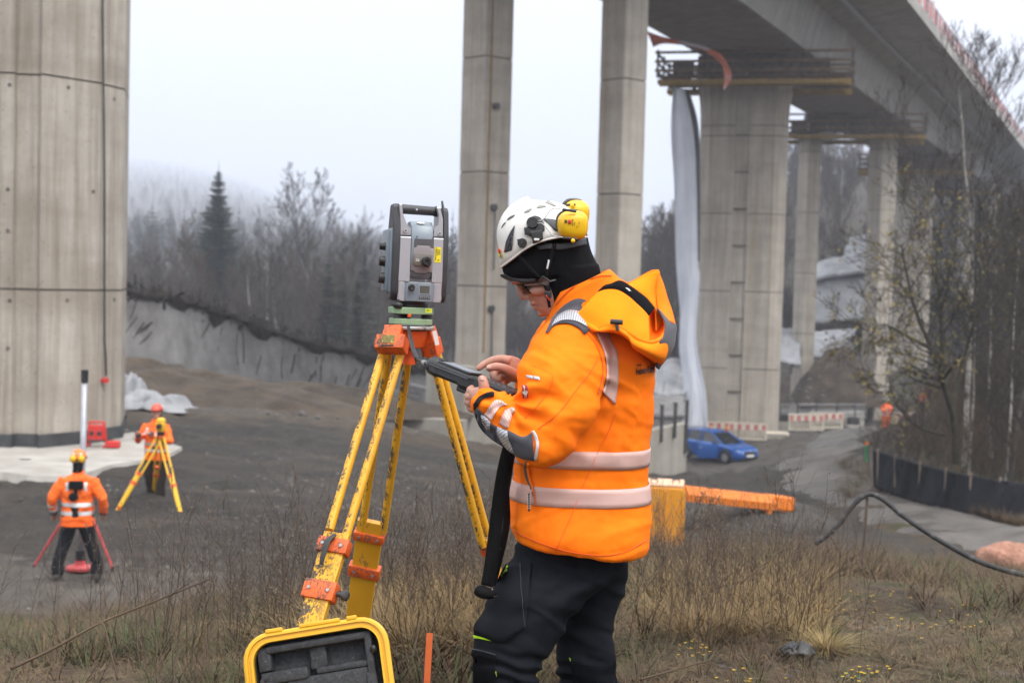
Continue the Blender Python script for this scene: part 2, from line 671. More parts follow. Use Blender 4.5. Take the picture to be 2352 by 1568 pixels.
# ------------------------------------------------------------------ concrete
def concrete(name, c1, c2, stain, streak=8.0, coords='Position', rough=.8, rust=None, dirt=1.0):
	m, n, l, b = new_mat(name)
	v = vec(n, l, coords)
	vs = vec(n, l, coords, (1, 1, .05))
	vh = vec(n, l, coords, (.15, .15, 1))
	base = ramp(n, l, tex(n, l, v, .9, 8, .65), .3, c1, .7, c2)
	st = ramp(n, l, tex(n, l, vs, streak, 4, .6), .42, (0, 0, 0), .7, (1, 1, 1))
	col = mixc(n, l, math_n(n, l, 'MULTIPLY', st, .42 * dirt), base, stain)
	bl = ramp(n, l, tex(n, l, vh, 1.1, 3), .45, (0, 0, 0), .75, (1, 1, 1))
	col = mixc(n, l, math_n(n, l, 'MULTIPLY', bl, .28 * dirt), col, stain)
	sp = ramp(n, l, tex(n, l, v, 14, 3), .62, (0, 0, 0), .72, (1, 1, 1))
	col = mixc(n, l, math_n(n, l, 'MULTIPLY', sp, .3 * dirt), col, tuple(x * .6 for x in stain))
	if rust:
		rs = ramp(n, l, tex(n, l, vec(n, l, coords, (1, 1, .02), (0, 0, .5)), streak * .45, 3), .6, (0, 0, 0), .72, (1, 1, 1))
		col = mixc(n, l, math_n(n, l, 'MULTIPLY', rs, .45), col, rust)
	l.new(col, b.inputs['Base Color'])
	b.inputs['Roughness'].default_value = rough
	b.inputs['Specular IOR Level'].default_value = .3
	bump(n, l, b, tex(n, l, vec(n, l, coords, (1, 1, .1)), 7, 5), .35, .02)
	return m

CON_NEW = concrete('board_marked_concrete', (.345, .31, .262), (.49, .45, .39), (.17, .13, .09), 4.0, dirt=1.5)
CON_PIL = concrete('pillar_concrete', (.375, .335, .285), (.51, .465, .40), (.16, .135, .10), 3.0, rust=(.25, .16, .06))
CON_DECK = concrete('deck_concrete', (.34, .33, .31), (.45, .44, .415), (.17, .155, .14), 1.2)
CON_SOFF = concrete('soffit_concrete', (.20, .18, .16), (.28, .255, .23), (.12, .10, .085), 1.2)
CON_OLD = concrete('old_concrete', (.175, .17, .165), (.29, .285, .28), (.07, .06, .055), 2.2)
CON_WALL = concrete('wall_concrete', (.33, .31, .27), (.43, .405, .36), (.22, .19, .14), 3.0)
CON_SLAB = M('slab_concrete', (.30, .28, .25), (.42, .40, .365), scale=1.2, rough=.85, bmp=.3, bscale=8, coords='Position', c3=(.27, .25, .22), scale3=.8, lo3=.55, hi3=.75, bdist=.02)
JOINT = M('dark_joint', (.09, .078, .062), (.13, .11, .09), rough=.9)
MEMBRANE = M('black_membrane', (.035, .037, .04), (.06, .063, .067), scale=3, rough=.5, bmp=.6, bscale=6, bdist=.03)
TIMBER = M('formwork_timber', (.13, .085, .055), (.24, .165, .105), scale=3, rough=.8, stretch=(1, 1, 4), bmp=.3)
TIMBER_D = M('weathered_timber', (.085, .062, .048), (.16, .12, .09), scale=4, rough=.85, bmp=.3)
BEAMY = M('yellow_formwork_beam', (.24, .15, .035), (.36, .24, .06), scale=4, rough=.6)
STEEL = M('galvanised_steel', (.30, .31, .32), (.42, .43, .44), scale=9, rough=.45, metal=.6)
DSTEEL = M('dark_steel', (.05, .05, .052), (.09, .088, .085), scale=12, rough=.5, metal=.4)
RED = M('red_paint', (.50, .022, .020), (.62, .04, .03), scale=10, rough=.45)
REDF = M('faded_red_paint', (.42, .10, .11), (.55, .19, .19), scale=4, rough=.6)
WHITE = M('white_paint', (.68, .67, .64), (.78, .77, .74), scale=6, rough=.5)
CREAM = M('cream_plastic', (.52, .46, .36), (.66, .60, .49), scale=3, rough=.5, c3=(.3, .25, .18), scale3=9, lo3=.6, hi3=.7)
BLACKP = M('black_plastic', (.012, .012, .013), (.025, .025, .026), scale=30, rough=.42)
RUBBER = M('black_rubber', (.013, .013, .014), (.028, .027, .026), scale=14, rough=.65)

# ------------------------------------------------------------------ bridge line
BDIR = Vector((.402, .9156, 0)).normalized()
BN = Vector((BDIR.y, -BDIR.x, 0))
SOFFIT = 14.55                       # height of the soffit

def bline(D):
	return Vector((6.7 + (D - 66) * BDIR.x / BDIR.y, D, 0))

def bpt(D, lat, z):
	p = bline(D) + BN * lat
	return Vector((p.x, p.y, z))

def offset_poly(poly, k):
	c = sum((Vector((p[0], p[1])) for p in poly), Vector((0, 0))) / len(poly)
	out = []
	for p in poly:
		q = Vector((p[0], p[1])) - c
		out.append(c + q * (1 - k / q.length))
	return out

def pier_lifts(parent, poly, z0, z1, lift, mat, first=None, joint=.05, groove=.05):
	"""Stack of cast lifts with a recessed dark joint between them."""
	z = z0
	k = first or lift
	inner = offset_poly(poly, groove)
	MB().loft([[(p.x, p.y, z0 + .02) for p in inner], [(p.x, p.y, z1 - .02) for p in inner]]).build('joint_core', JOINT, parent)
	while z < z1 - .2:
		e = min(z + k, z1)
		k = lift
		a = [Vector((p[0], p[1], z)) for p in poly]
		b = [Vector((p[0], p[1], e - joint)) for p in poly]
		MB().loft([a, b]).build('concrete_lift', mat, parent)
		z = e

def rot_rect(c, hx, hy, ang, ch=0.0):
	u, v = Vector((math.cos(ang), math.sin(ang))), Vector((-math.sin(ang), math.cos(ang)))
	c = Vector((c[0], c[1]))
	if ch == 0:
		pts = [(-hx, -hy), (hx, -hy), (hx, hy), (-hx, hy)]
	else:
		pts = [(-hx + ch, -hy), (hx - ch, -hy), (hx, -hy + ch), (hx, hy - ch), (hx - ch, hy), (-hx + ch, hy), (-hx, hy - ch), (-hx, -hy + ch)]
	return [c + u * a + v * b for a, b in pts]

# near pier at the left
def near_pier():
	f = [(px, d) for px, d in ((-430, 33.6), (-330, 32.6), (28, 32.55), (36, 32.75), (84, 32.75), (90, 32.62), (226, 33.95), (231, 34.15), (280, 35.0))]
	poly = [P(px, 700, d).xy for px, d in f]
	c = P(-70, 700, 36.5).xy
	poly += [Vector((c.x + (c.x - q.x) * .9, c.y + (c.y - q.y) * 1.0)) for q in (P(-430, 700, 33.6).xy, P(-330, 700, 32.6).xy, P(90, 700, 32.6).xy)]
	poly = [q for q in poly]
	poly[-3:] = [P(290, 700, 37.5).xy, P(90, 700, 40).xy, P(-400, 700, 39).xy]
	z0 = -2.65
	t = thing('bridge_pier', 'huge pale board-marked concrete pier with a black band round its foot, at the left', 'bridge pier', (poly[4].x, poly[4].y, z0), group='piers of the viaduct')
	zj = P(150, 664, 33).z
	zj2 = P(150, 178, 33).z
	pier_lifts(t, poly, z0, 16.0, zj2 - zj, CON_NEW, first=zj - z0, joint=.045)
	out = offset_poly(poly, -.07)
	band = MB()
	a = [Vector((q.x, q.y, z0 - .05)) for q in out]
	b = [Vector((q.x, q.y, z0 + .36)) for q in out]
	band.loft([a, b], cap=False).build('sealing_band', MEMBRANE, t)
	# form tie holes
	for px, py in ((22, 195), (157, 201), (262, 228), (18, 435), (214, 440), (18, 530), (22, 690), (154, 690), (262, 688), (18, 800)):
		r = ray(px, py)
		h = bvh_of(_loft_mb(poly, z0, 16)).ray_cast(CAM, r.normalized())
		if h[0] is not None:
			nn = h[1] if h[1].dot(r) < 0 else -h[1]
			mb = MB().cyl(h[0] - nn * .02, h[0] + nn * .012, .045, 10)
			mb.build('tie_hole', JOINT, t)
	# cable down the face, with red plug boxes at its end
	k = bvh_of(_loft_mb(poly, z0, 16))
	pts = [proj(px, py, k, .05)[0] for px, py in ((232, -20), (233, 200), (236, 420), (236, 600), (236, 780), (239, 820), (240, 862))]
	cb = thing('hanging_cable', 'thin dark cable hanging down the big pier to a red plug box', 'cable', pts[0])
	MB().tube(pts, .022, 6).build('cable', RUBBER, cb)
	q = proj(236, 873, k, .07)[0]
	MB().bbox(q, (.16, .12, .12), .02).build('plug_box', RED, cb)
	MB().cyl(q + Vector((-.16, 0, .0)), q + Vector((-.1, 0, 0)), .05).build('plug', RED, cb)
	return k

def _loft_mb(poly, z0, z1):
	return MB().loft([[Vector((p[0], p[1], z0)) for p in poly], [Vector((p[0], p[1], z1)) for p in poly]])

PIER_K = near_pier()

# concrete apron under the near pier: slab with an uneven edge
def apron():
	edge = [(-200, 1090), (0, 1090), (60, 1098), (130, 1100), (200, 1092), (260, 1072), (330, 1062), (410, 1040), (425, 1030), (395, 1020), (330, 1005), (285, 988)]
	near = [GZ(a, b, -2.66) for a, b in edge]
	far = [P(-300, 985, 40), P(-100, 985, 42), P(100, 985, 42), P(290, 975, 41)]
	pts = [Vector((q.x, q.y, 0)) for q in near] + [Vector((q.x, q.y, 0)) for q in reversed(far)]
	c = sum(pts, Vector()) / len(pts)
	mb = MB()
	top, bot, mid = [], [], []
	m = len(pts)
	ring = []
	for s in (1.0, .97, .75, .5, .25, .02):
		r_ = []
		for i in range(m):
			q = c + (pts[i] - c) * s
			z = max(tz(q.x, q.y) + .05, -2.62) if s < 1 else tz(q.x, q.y) - .25
			r_.append((q.x, q.y, z))
		ring.append(r_)
	mb.loft(ring)
	tag(mb.build('concrete_apron', CON_SLAB), kind='structure')

apron()

# ------------------------------------------------------------------ deck
def deck():
	t = thing('viaduct_deck', 'long grey concrete viaduct deck crossing overhead on tall piers', 'bridge', tuple(bpt(60, 0, SOFFIT)))
	Ds = [46, 60, 80, 105, 140, 180, 230, 300]
	box = [(-2.95, 0), (2.95, 0), (3.75, 2.5), (-3.75, 2.5)]
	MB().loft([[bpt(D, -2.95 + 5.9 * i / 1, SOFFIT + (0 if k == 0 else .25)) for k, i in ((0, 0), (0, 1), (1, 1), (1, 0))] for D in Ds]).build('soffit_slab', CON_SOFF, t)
	for s in (-1, 1):
		prof = [(2.9, .12), (3.0, .12), (3.05, .05), (3.72, 2.4), (4.6, 2.62), (7.75, 2.95), (7.75, 3.25), (0.1, 3.25), (0.1, 2.9), (3.0, 2.4)]
		prof = [(a * s, b) for a, b in prof]
		MB().loft([[bpt(D, a, SOFFIT + b) for a, b in prof] for D in Ds]).build('girder_side', CON_DECK, t)
		edge = [(7.75, 2.85), (8.1, 2.85), (8.1, 3.55), (7.75, 3.55)]
		MB().loft([[bpt(D, a * s, SOFFIT + b) for a, b in edge] for D in Ds]).build('edge_beam', CON_DECK, t)
	pipe = MB().tube([bpt(D, 5.1, SOFFIT + 2.50) for D in Ds], .13, 8)
	pipe.build('drain_pipe', STEEL, t)
	for i in range(18):
		D = 58 + i * 6.5
		MB().box(bpt(D, 5.1, SOFFIT + 2.62), (.12, .12, .3)).build('pipe_hanger', DSTEEL, t)
	# faded red and white guard panels along the right edge
	rail = thing('guard_railing', 'faded red and white guard railing along the right edge of the viaduct deck', 'railing', tuple(bpt(60, 8, SOFFIT + 3.55)))
	D = 62.0
	i = 0
	ang = math.atan2(BDIR.y, BDIR.x)
	mz = Matrix.Rotation(ang, 3, 'Z')
	me_r = me_w = None
	far = MB()
	while D < 235:
		ln = 1.15 if D < 150 else 2.4
		m_ = REDF if i % 2 == 0 else WHITE
		c = bpt(D, 7.95, SOFFIT + 4.1)
		o = MB().box(c, (ln * .9, .05, .85), mz).build('guard_panel', REDF if i % 2 == 0 else MATS['grey_pink'], rail)
		D += ln * .9156
		i += 1
	for k in range(30):
		MB().box(bpt(62 + k * 4, 8.0, SOFFIT + 4.1), (.07, .07, 1.15)).build('rail_post', DSTEEL, rail)
	MB().tube([bpt(D, 7.95, SOFFIT + 4.66) for D in Ds[1:]], .04, 6).build('handrail', MATS['faded_red_paint'], rail)
	# sign board standing above the railing
	q = P(2130, 25, 88)
	s = thing('traffic_sign', 'small pale sign with a red ring standing above the deck railing', 'sign', tuple(bpt(88, 7.6, SOFFIT + 3.3)))
	base = bpt(93, 7.6, SOFFIT + 3.3)
	fwd = (CAM - q).normalized()
	fwd.z = 0
	fwd.normalize()
	rt = Vector((-fwd.y, fwd.x, 0))
	rm = Matrix((rt, fwd, Vector((0, 0, 1)))).transposed()
	MB().box(q, (.85, .04, 1.15), rm).build('board', MATS['grey_pink'], s)
	ring = MB()
	rings = []
	for a in range(24):
		th = 2 * math.pi * a / 24
		dirv = rt * math.cos(th) + Vector((0, 0, math.sin(th)))
		cc = q + fwd * .028 + rt * -.12 + Vector((0, 0, .12))
		rings.append([cc + dirv * .26, cc + dirv * .19, cc + dirv * .19 + fwd * .01, cc + dirv * .26 + fwd * .01])
	ring.loft(rings + [rings[0]], cap=False).build('red_ring', REDF, s)
	MB().cyl(Vector((q.x, q.y, SOFFIT + 3.3)) - fwd * .06, q - fwd * .06 + Vector((0, 0, .4)), .05).build('post', STEEL, s)

M('grey_pink', (.50, .46, .47), (.62, .58, .58), scale=5, rough=.6)
deck()

# ------------------------------------------------------------------ twin pillars and wide piers
def pillar_pair(D, pxs, ytop_w, ybase, ang, label, lift, hz=None):
	for px, wpx, lb in pxs:
		p = P(px, 640, D)
		zb = P(px, ybase, D).z
		zb = min(zb, tz(p.x, p.y) - .3)
		s = wpx / F * D / (abs(math.cos(ang)) + abs(math.sin(ang))) / 2
		t = thing('viaduct_pillar', lb, 'pillar', (p.x, p.y, zb), group='pillars of the viaduct')
		pier_lifts(t, rot_rect((p.x, p.y), s, s, ang, .04), zb, SOFFIT - (.0 if D < 60 else .45), lift, CON_PIL, first=lift * .55, joint=.05, groove=.05)
		if D > 60:
			MB().bbox((p.x, p.y, SOFFIT - .22), (s * 1.5, s * 1.5, .44), .03).build('bearing_block', CON_OLD, t)
		if D < 60:
			k = bvh_of(_loft_mb(rot_rect((p.x, p.y), s, s, ang, .04), zb, SOFFIT))
			# bracketed lightning rods and a climbing cable on the face
			if px < 1200:
				for (ax, ay, by) in ((1139, 236, 250), (1134, 468, 620), (1128, 700, 830)):
					a, b = proj(ax, ay, k, .09)[0], proj(ax - (by - ay) * .02, by, k, .09)[0]
					MB().tube([a, b], .03, 6).build('rod', DSTEEL, t)
					c = proj(ax - 1, ay + 8, k, .06)[0]
					MB().bbox(c, (.26, .2, .2), .02).build('bracket', DSTEEL, t)
			a = [proj(px + 8 + yy * -.027 + 17, yy, k, .02)[0] for yy in (-30, 200, 400, 600, 810)] if px < 1200 else None
			if a:
				MB().tube(a, .035, 6).build('rust_coloured_pipe', MATS['ochre_pipe'], t)

M('ochre_pipe', (.24, .15, .05), (.32, .2, .07), scale=3, rough=.6)
pillar_pair(55, ((1107, 117, 'slim concrete pillar with dark brackets and an ochre pipe, behind the yellow tripod'), (1418, 108, 'slim concrete pillar rising behind the surveyor\'s helmet')), 0, 850, R(42), '', 4.35)
pillar_pair(108.7, ((1850, 50, 'slender concrete pillar with a work platform on top, right of the widest pier'), (2018, 62, 'slender concrete pillar under the second work platform, beside the bare shrub')), 0, 950, R(28), '', 4.6)
pillar_pair(166, ((2215, 34, 'far slender pillar half hidden by the birch, left one of its pair'), (2268, 40, 'far slender pillar half hidden by the birch, right one of its pair')), 0, 880, R(25), '', 5)

def wide_pier(D, px0, px1, ybase, label, detail=True):
	a, b = P(px0, 640, D), P(px1, 640, D)
	c = (a + b) / 2
	w = (b - a).length / 2
	p = Vector((c.x, c.y + 1.2))
	zb = min(P(px0, ybase, D).z, tz(p.x, p.y) - .3)
	th = 1.0
	ang = R(-14)
	u, v = Vector((math.cos(ang), math.sin(ang))), Vector((-math.sin(ang), math.cos(ang)))
	t = thing('bridge_pier', label, 'bridge pier', (p.x, p.y, zb), group='piers of the viaduct')
	top = SOFFIT - .45
	zf = top - 3.4
	def half(s, k):
		# one half of the pier, with chamfered outer corner; k = flare
		e = w * (1 + k)
		pts = [(.16 * w, -th), (w * .74 + (e - w) * .8, -th), (e, -th * .45), (e, th * .45), (w * .74 + (e - w) * .8, th), (.16 * w, th)]
		return [p + u * (s * x) + v * y for x, y in pts]
	for s in (-1, 1):
		z = zb
		lift = 4.45
		first = True
		MB().loft([[Vector((q.x, q.y, zb + .05)) for q in offset_poly(half(s, 0), .07)], [Vector((q.x, q.y, zf)) for q in offset_poly(half(s, 0), .07)]]).build('joint_core', JOINT, t)
		while z < zf - .1:
			e = min(z + lift, zf)
			h = half(s, 0)
			MB().loft([[Vector((q.x, q.y, z)) for q in h], [Vector((q.x, q.y, e - .05)) for q in h]]).build('concrete_lift', CON_PIL, t)
			z = e
		rings = []
		for f_ in (0, .15, .35, .55, .75, .9, 1):
			h = half(s, .22 * f_ ** 2.2)
			rings.append([Vector((q.x, q.y, zf + (top - zf) * f_)) for q in h])
		MB().loft(rings).build('flared_head', CON_PIL, t)
	cen = [p + u * x + v * y for x, y in ((-.175 * w, -th + .10), (.175 * w, -th + .10), (.175 * w, th - .22), (-.175 * w, th - .22))]
	MB().loft([[Vector((q.x, q.y, zb)) for q in cen], [Vector((q.x, q.y, top - .4)) for q in cen]]).build('recessed_web', CON_PIL, t)
	z = zb + 1.0
	while z < zf:
		q = p + v * (-th + .07)
		MB().box((q.x, q.y, z), (.33 * w, .10, .07), Matrix.Rotation(ang, 3, 'Z')).build('web_rib', JOINT, t)
		z += 2.1
	for x in (-.5, .5):
		q = p + u * (x * w * 1.3)
		MB().bbox((q.x, q.y, SOFFIT - .22), (.9, .9, .44), .03).build('bearing_block', CON_OLD, t)
	return p, w, zb

wide_pier(81.5, 1606, 1806, 1000, 'broad concrete pier with a recessed ladder-like strip, beside the hanging white sheet')
wide_pier(139, 2056, 2143, 900, 'broad far pier seen between the slender pillars and the birch')

# ------------------------------------------------------------------ timber work platforms round the pier heads
def platform(D, label):
	c = bpt(D, 0, SOFFIT - 1.75)
	ang = math.atan2(BN.y, BN.x) + R(10)
	t = thing('work_platform', label, 'platform', tuple(c), ang, group='timber work platforms at the pier heads')
	L, Wd = 10.6, 5.0
	for i, y in enumerate((-Wd / 2 + .1, -Wd / 2 + .9, Wd / 2 - .9, Wd / 2 - .1)):
		MB().box((0, y, 0), (L, .14, .26)).build('yellow_beam', BEAMY, t, local=True)
	for i in range(9):
		MB().box((-L / 2 + .3 + i * (L - .6) / 8, 0, .22), (.1, Wd, .16)).build('joist', TIMBER_D, t, local=True)
	for y, k in ((-Wd / 2 + .25, 1), (-Wd / 2 + .62, 2), (-Wd / 2 + 1.0, 3), (Wd / 2 - .25, 1), (Wd / 2 - .62, 2), (Wd / 2 - 1.0, 3)):
		MB().box((0, y, .34), (L, .33, .06)).build('floor_plank', TIMBER, t, local=True)
	for x in (-L / 2 + .3, -L / 2 + .7, -L / 2 + 1.1, -L / 2 + 1.5, L / 2 - .3, L / 2 - .7, L / 2 - 1.1, L / 2 - 1.5):
		MB().box((x, 0, .345 + .06), (.34, Wd - 2.4, .05)).build('floor_plank', TIMBER, t, local=True)
	posts = [(x, y) for y in (-Wd / 2, Wd / 2) for x in np.linspace(-L / 2, L / 2, 5)] + [(x, 0) for x in (-L / 2, L / 2)]
	for x, y in posts:
		MB().box((x, y, 1.0), (.12, .12, 1.55)).build('rail_post', DSTEEL, t, local=True)
	for z in (.62, 1.12, 1.62):
		for y in (-Wd / 2 - .06, Wd / 2 + .06):
			MB().box((0, y, z), (L + .3, .05, .15)).build('rail_board', TIMBER, t, local=True)
		for x in (-L / 2 - .06, L / 2 + .06):
			MB().box((x, 0, z), (.05, Wd, .15)).build('rail_board', TIMBER, t, local=True)
	for x, wd, hh in ((-3.9, 1.2, .8), (-2.5, 1.3, 1.15), (-1.1, 1.4, 1.0), (.4, 1.5, 1.2), (1.9, 1.4, 1.05), (3.4, 1.5, .9)):
		MB().box((x, -Wd / 2 + .35 + (.5 if hh > 1.1 else 0), .4 + hh / 2), (wd, .05, hh)).build('shutter_panel', TIMBER_D, t, local=True)
	return t

pf = platform(81.5, 'timber work platform with yellow beams round the head of the broad pier')
for D, lb in ((108.7, 'timber work platform spanning the two slender pillars'), (139, 'timber work platform on the far broad pier, right of the slender pillars'), (166, 'farthest timber work platform, half hidden by the birch')):
	c = copy_tree(pf)
	c.location = bpt(D, 0, SOFFIT - 1.75)
	c['label'] = lb

# ------------------------------------------------------------------ cloth, tape and banners on the bridge
def cloth(name, label, cat, L_, R_, mat, dL, dR, nu=40, nv=14, amp=.15, freq=5, thick=.02, seed=0, sub=None):
	a, b = catmull(L_, nu), catmull(R_, nu)
	rows = []
	for i in range(nu):
		row = []
		for j in range(nv):
			t = j / (nv - 1)
			q = a[i] * (1 - t) + b[i] * t
			d = dL * (1 - t) + dR * t
			s = i / (nu - 1)
			d += amp * (math.sin(t * freq * 2 + seed + s * 3) + .6 * noise.noise(Vector((t * freq, s * 5, seed))) + .5 * noise.noise(Vector((t * freq * 2.5 + s * 4, s * 15, seed + 3))))
			row.append(P(q[0], q[1], d))
		rows.append(row)
	mb = MB().grid(rows)
	c = rows[0][0]
	o = mb.build(name, mat, None, smooth=True)
	o.data.transform(Matrix.Translation(-c))
	o.location = c
	so = o.modifiers.new('s', 'SOLIDIFY')
	so.thickness = thick
	tag(o, label, cat)
	return o

SHEET = M('white_sheeting', (.58, .62, .70), (.70, .73, .80), scale=.5, rough=.55, coords='Position', bmp=.3, bscale=1.5, bdist=.08)
cloth('hanging_sheet', 'tall white plastic sheet hanging down beside the broad pier', 'sheet',
	  [(1546, 200), (1541, 300), (1548, 420), (1553, 600), (1562, 720), (1560, 800), (1570, 880), (1566, 985)],
	  [(1572, 205), (1592, 300), (1600, 420), (1603, 600), (1607, 640), (1600, 780), (1621, 900), (1626, 985)], SHEET, 80.2, 80.0, 70, 26, .13, 3.2)
DSHEET = M('dark_sheeting', (.05, .055, .06), (.09, .095, .10), rough=.6)
cloth('dark_net', 'narrow dark strip of netting hanging behind the white sheet', 'net',
	  [(1574, 205), (1580, 300), (1590, 420), (1594, 600)], [(1582, 205), (1604, 290), (1608, 420), (1607, 600)], DSHEET, 80.7, 80.6, 20, 6, .05, 3)
BANNER = M('orange_white_banner', (.55, .13, .06), (.62, .17, .08), scale=.3, rough=.6, coords='Position', c3=(.55, .5, .58), scale3=.45, lo3=.5, hi3=.56)
cloth('torn_banner', 'torn orange and white banner fluttering below the viaduct deck', 'banner',
	  [(1486, 72), (1520, 84), (1570, 96), (1620, 108), (1655, 125), (1672, 150), (1680, 180), (1664, 208)],
	  [(1500, 108), (1524, 100), (1570, 104), (1612, 114), (1640, 132), (1660, 152), (1664, 180), (1662, 207)], BANNER, 70, 70.5, 40, 6, .12, 3)
# ------------------------------------------------------------------ plants: building blocks
BARK = M('dark_bark', (.035, .028, .022), (.075, .062, .05), scale=3, rough=.9)
BARKG = M('grey_bark', (.06, .052, .045), (.12, .108, .095), scale=3, rough=.9)
TWIG = M('twigs', (.022, .017, .013), (.048, .038, .029), scale=.6, rough=.9)
TWIGR = M('reddish_twigs', (.036, .025, .018), (.068, .046, .031), scale=.6, rough=.9)
NEEDLE = M('spruce_needles', (.014, .026, .017), (.036, .056, .033), scale=1.2, rough=.8)
NEEDLE2 = M('pine_needles', (.03, .04, .022), (.06, .068, .035), scale=1.2, rough=.8)
BIRCHB, _n_, _l_, _b_ = new_mat('birch_bark')
_v = vec(_n_, _l_, 'Object', (1, 1, .6))
_l_.new(mixc(_n_, _l_, ramp(_n_, _l_, tex(_n_, _l_, _v, 5, 5), .52, (0, 0, 0), .62, (1, 1, 1)), (.42, .40, .36), (.06, .05, .045)), _b_.inputs['Base Color'])
_b_.inputs['Roughness'].default_value = .8

def rnd(a, b):
	return random.uniform(a, b)

def perp(d):
	a = Vector((rnd(-1, 1), rnd(-1, 1), rnd(-1, 1)))
	a = a - d * a.dot(d)
	return a.normalized() if a.length > 1e-4 else d.orthogonal().normalized()

def branch(out, p, d, ln, r, lvl, maxl, kids, up=.15, wig=.18, spread=.8, rmin=.008, sizes=(6, 5, 3, 3, 3), kid_len=(.45, .7)):
	"""Recursive limb; out[level] collects the tubes."""
	seg = 5 if lvl < 2 else 3
	pts, rads = [p.copy()], [r]
	for i in range(seg):
		d = (d + perp(d) * rnd(0, wig) + Vector((0, 0, up * (1 if lvl else .3)))).normalized()
		p = p + d * (ln / seg)
		pts.append(p.copy())
		rads.append(max(rmin, r * (1 - (i + 1) / seg * (.7 if lvl < 2 else .6))))
	out[min(lvl, len(out) - 1)].tube(pts, rads, sizes[min(lvl, 4)], cap=False)
	if lvl >= maxl:
		return
	n = kids[min(lvl, len(kids) - 1)]
	for i in range(n):
		t = rnd(.25 if lvl else .3, 1.0) if i else 1.0
		k = min(int(t * seg), seg - 1)
		f = t * seg - k
		q = pts[k].lerp(pts[k + 1], f)
		dd = (pts[k + 1] - pts[k]).normalized()
		nd = (dd * rnd(.5, 1.0) + perp(dd) * spread * rnd(.5, 1.1)).normalized()
		branch(out, q, nd, ln * rnd(*kid_len) * (1.1 - .4 * t), max(rmin, rads[k] * rnd(.45, .65)), lvl + 1, maxl, kids, up, wig, spread, rmin, sizes, kid_len)

def bare_meshes(seed, h, maxl=4, kids=(9, 6, 5, 4), r=None, spread=.8, up=.15, rmin=.012, bare=.3, kid_len=(.42, .66)):
	random.seed(seed)
	out = [MB(), MB()]
	r = r or h * .014
	tr = h * bare
	pts = [Vector((0, 0, -.4))]
	d = Vector((rnd(-.04, .04), rnd(-.04, .04), 1)).normalized()
	rads = [r * 1.25]
	q = pts[0].copy()
	n = 10
	for i in range(n):
		d = (d + perp(d) * .06 + Vector((0, 0, .05))).normalized()
		q = q + d * ((h * .95 + .4) / n)
		pts.append(q.copy())
		rads.append(max(rmin, r * (1 - .93 * (i + 1) / n)))
	out[0].tube(pts, rads, 6, cap=False)
	for i in range(kids[0] * 2):
		t = bare + (1 - bare) * (i + rnd(0, 1)) / (kids[0] * 2)
		k = min(int(t * n), n - 1)
		p = pts[k].lerp(pts[k + 1], t * n - k)
		dd = (perp(Vector((0, 0, 1))) * spread + Vector((0, 0, rnd(.25, .8)))).normalized()
		sub = [out[0], out[1]]
		branch([out[0], out[1]], p, dd, h * rnd(.22, .38) * (1.15 - .7 * (t - bare) / (1 - bare)), rads[k] * rnd(.4, .6), 1, maxl, kids, up, .16, .8, rmin, kid_len=kid_len)
	return out

def spruce_meshes(seed, h, w, rows=34, sparse=0.0, tone=None):
	random.seed(seed)
	tr, cr = MB(), MB()
	tr.tube([(0, 0, -.4), (0, 0, h * .5), (0, 0, h)], [h * .014, h * .009, .01], 6, cap=False)
	for i in range(rows):
		t = (i + rnd(-.3, .3)) / rows
		z = h * (.06 + .93 * t)
		ln = w * (1 - t) ** .85 * rnd(.75, 1.15) + .12
		m = 9 if t < .85 else 6
		for j in range(m):
			if random.random() < sparse:
				continue
			a = 2 * math.pi * (j + rnd(-.35, .35)) / m + i * 1.3
			L_ = ln * rnd(.7, 1.12)
			droop = -.22 - .25 * (1 - t)
			u = Vector((math.cos(a), math.sin(a), 0))
			s = Vector((-u.y, u.x, 0))
			p0 = Vector((0, 0, z))
			k = max(3, int(L_ / .34))
			for q in range(k):
				f = (q + .35) / k
				c = p0 + u * (L_ * f) + Vector((0, 0, L_ * (droop * f + .28 * f * f)))
				ww = .58 * (1 - f * .55) * rnd(.7, 1.2) * (.5 + .5 * min(1, L_))
				for sd in (-1, 1):
					e = c + u * (L_ / k * .9) + s * (sd * ww) + Vector((0, 0, rnd(-.22, -.02) * ww * 2))
					cr.add([c - u * .05, c + u * (L_ / k * 1.1), e], [(0, 1, 2)])
					g = c + s * (sd * ww * .25) + Vector((0, 0, -ww * rnd(.5, 1.0)))
					cr.add([c, c + u * (L_ / k), g], [(0, 1, 2)])
	cr.tube([(0, 0, h * .96), (0, 0, h * 1.03)], [.05, .01], 4)
	return [tr, cr]

def tree_proto(name, meshes, mats, label, group, cat='tree', crown='crown'):
	t = thing(name, label, cat, (0, 0, 0), 0, group)
	meshes[0].build('trunk', mats[0], t, smooth=True, fix=False)
	meshes[1].build(crown, mats[1], t, smooth=False, fix=False)
	return t

def place_tree(proto, x, y, z, s=1.0, label=None, sz=None, group=None, first=[set()]):
	o = proto if proto.name not in first[0] else copy_tree(proto)
	first[0].add(proto.name)
	o.location = (x, y, z)
	o.rotation_euler = (rnd(-.03, .03), rnd(-.03, .03), rnd(0, 6.28))
	o.scale = (s, s, sz or s)
	if label:
		o['label'] = label
	if group:
		o['group'] = group
	return o

def wood_z(x, y):
	d = math.hypot(x, y)
	if d < 150:
		return tz(x, y)
	return float(hill_z(np.array([x]), np.array([y]))[0])

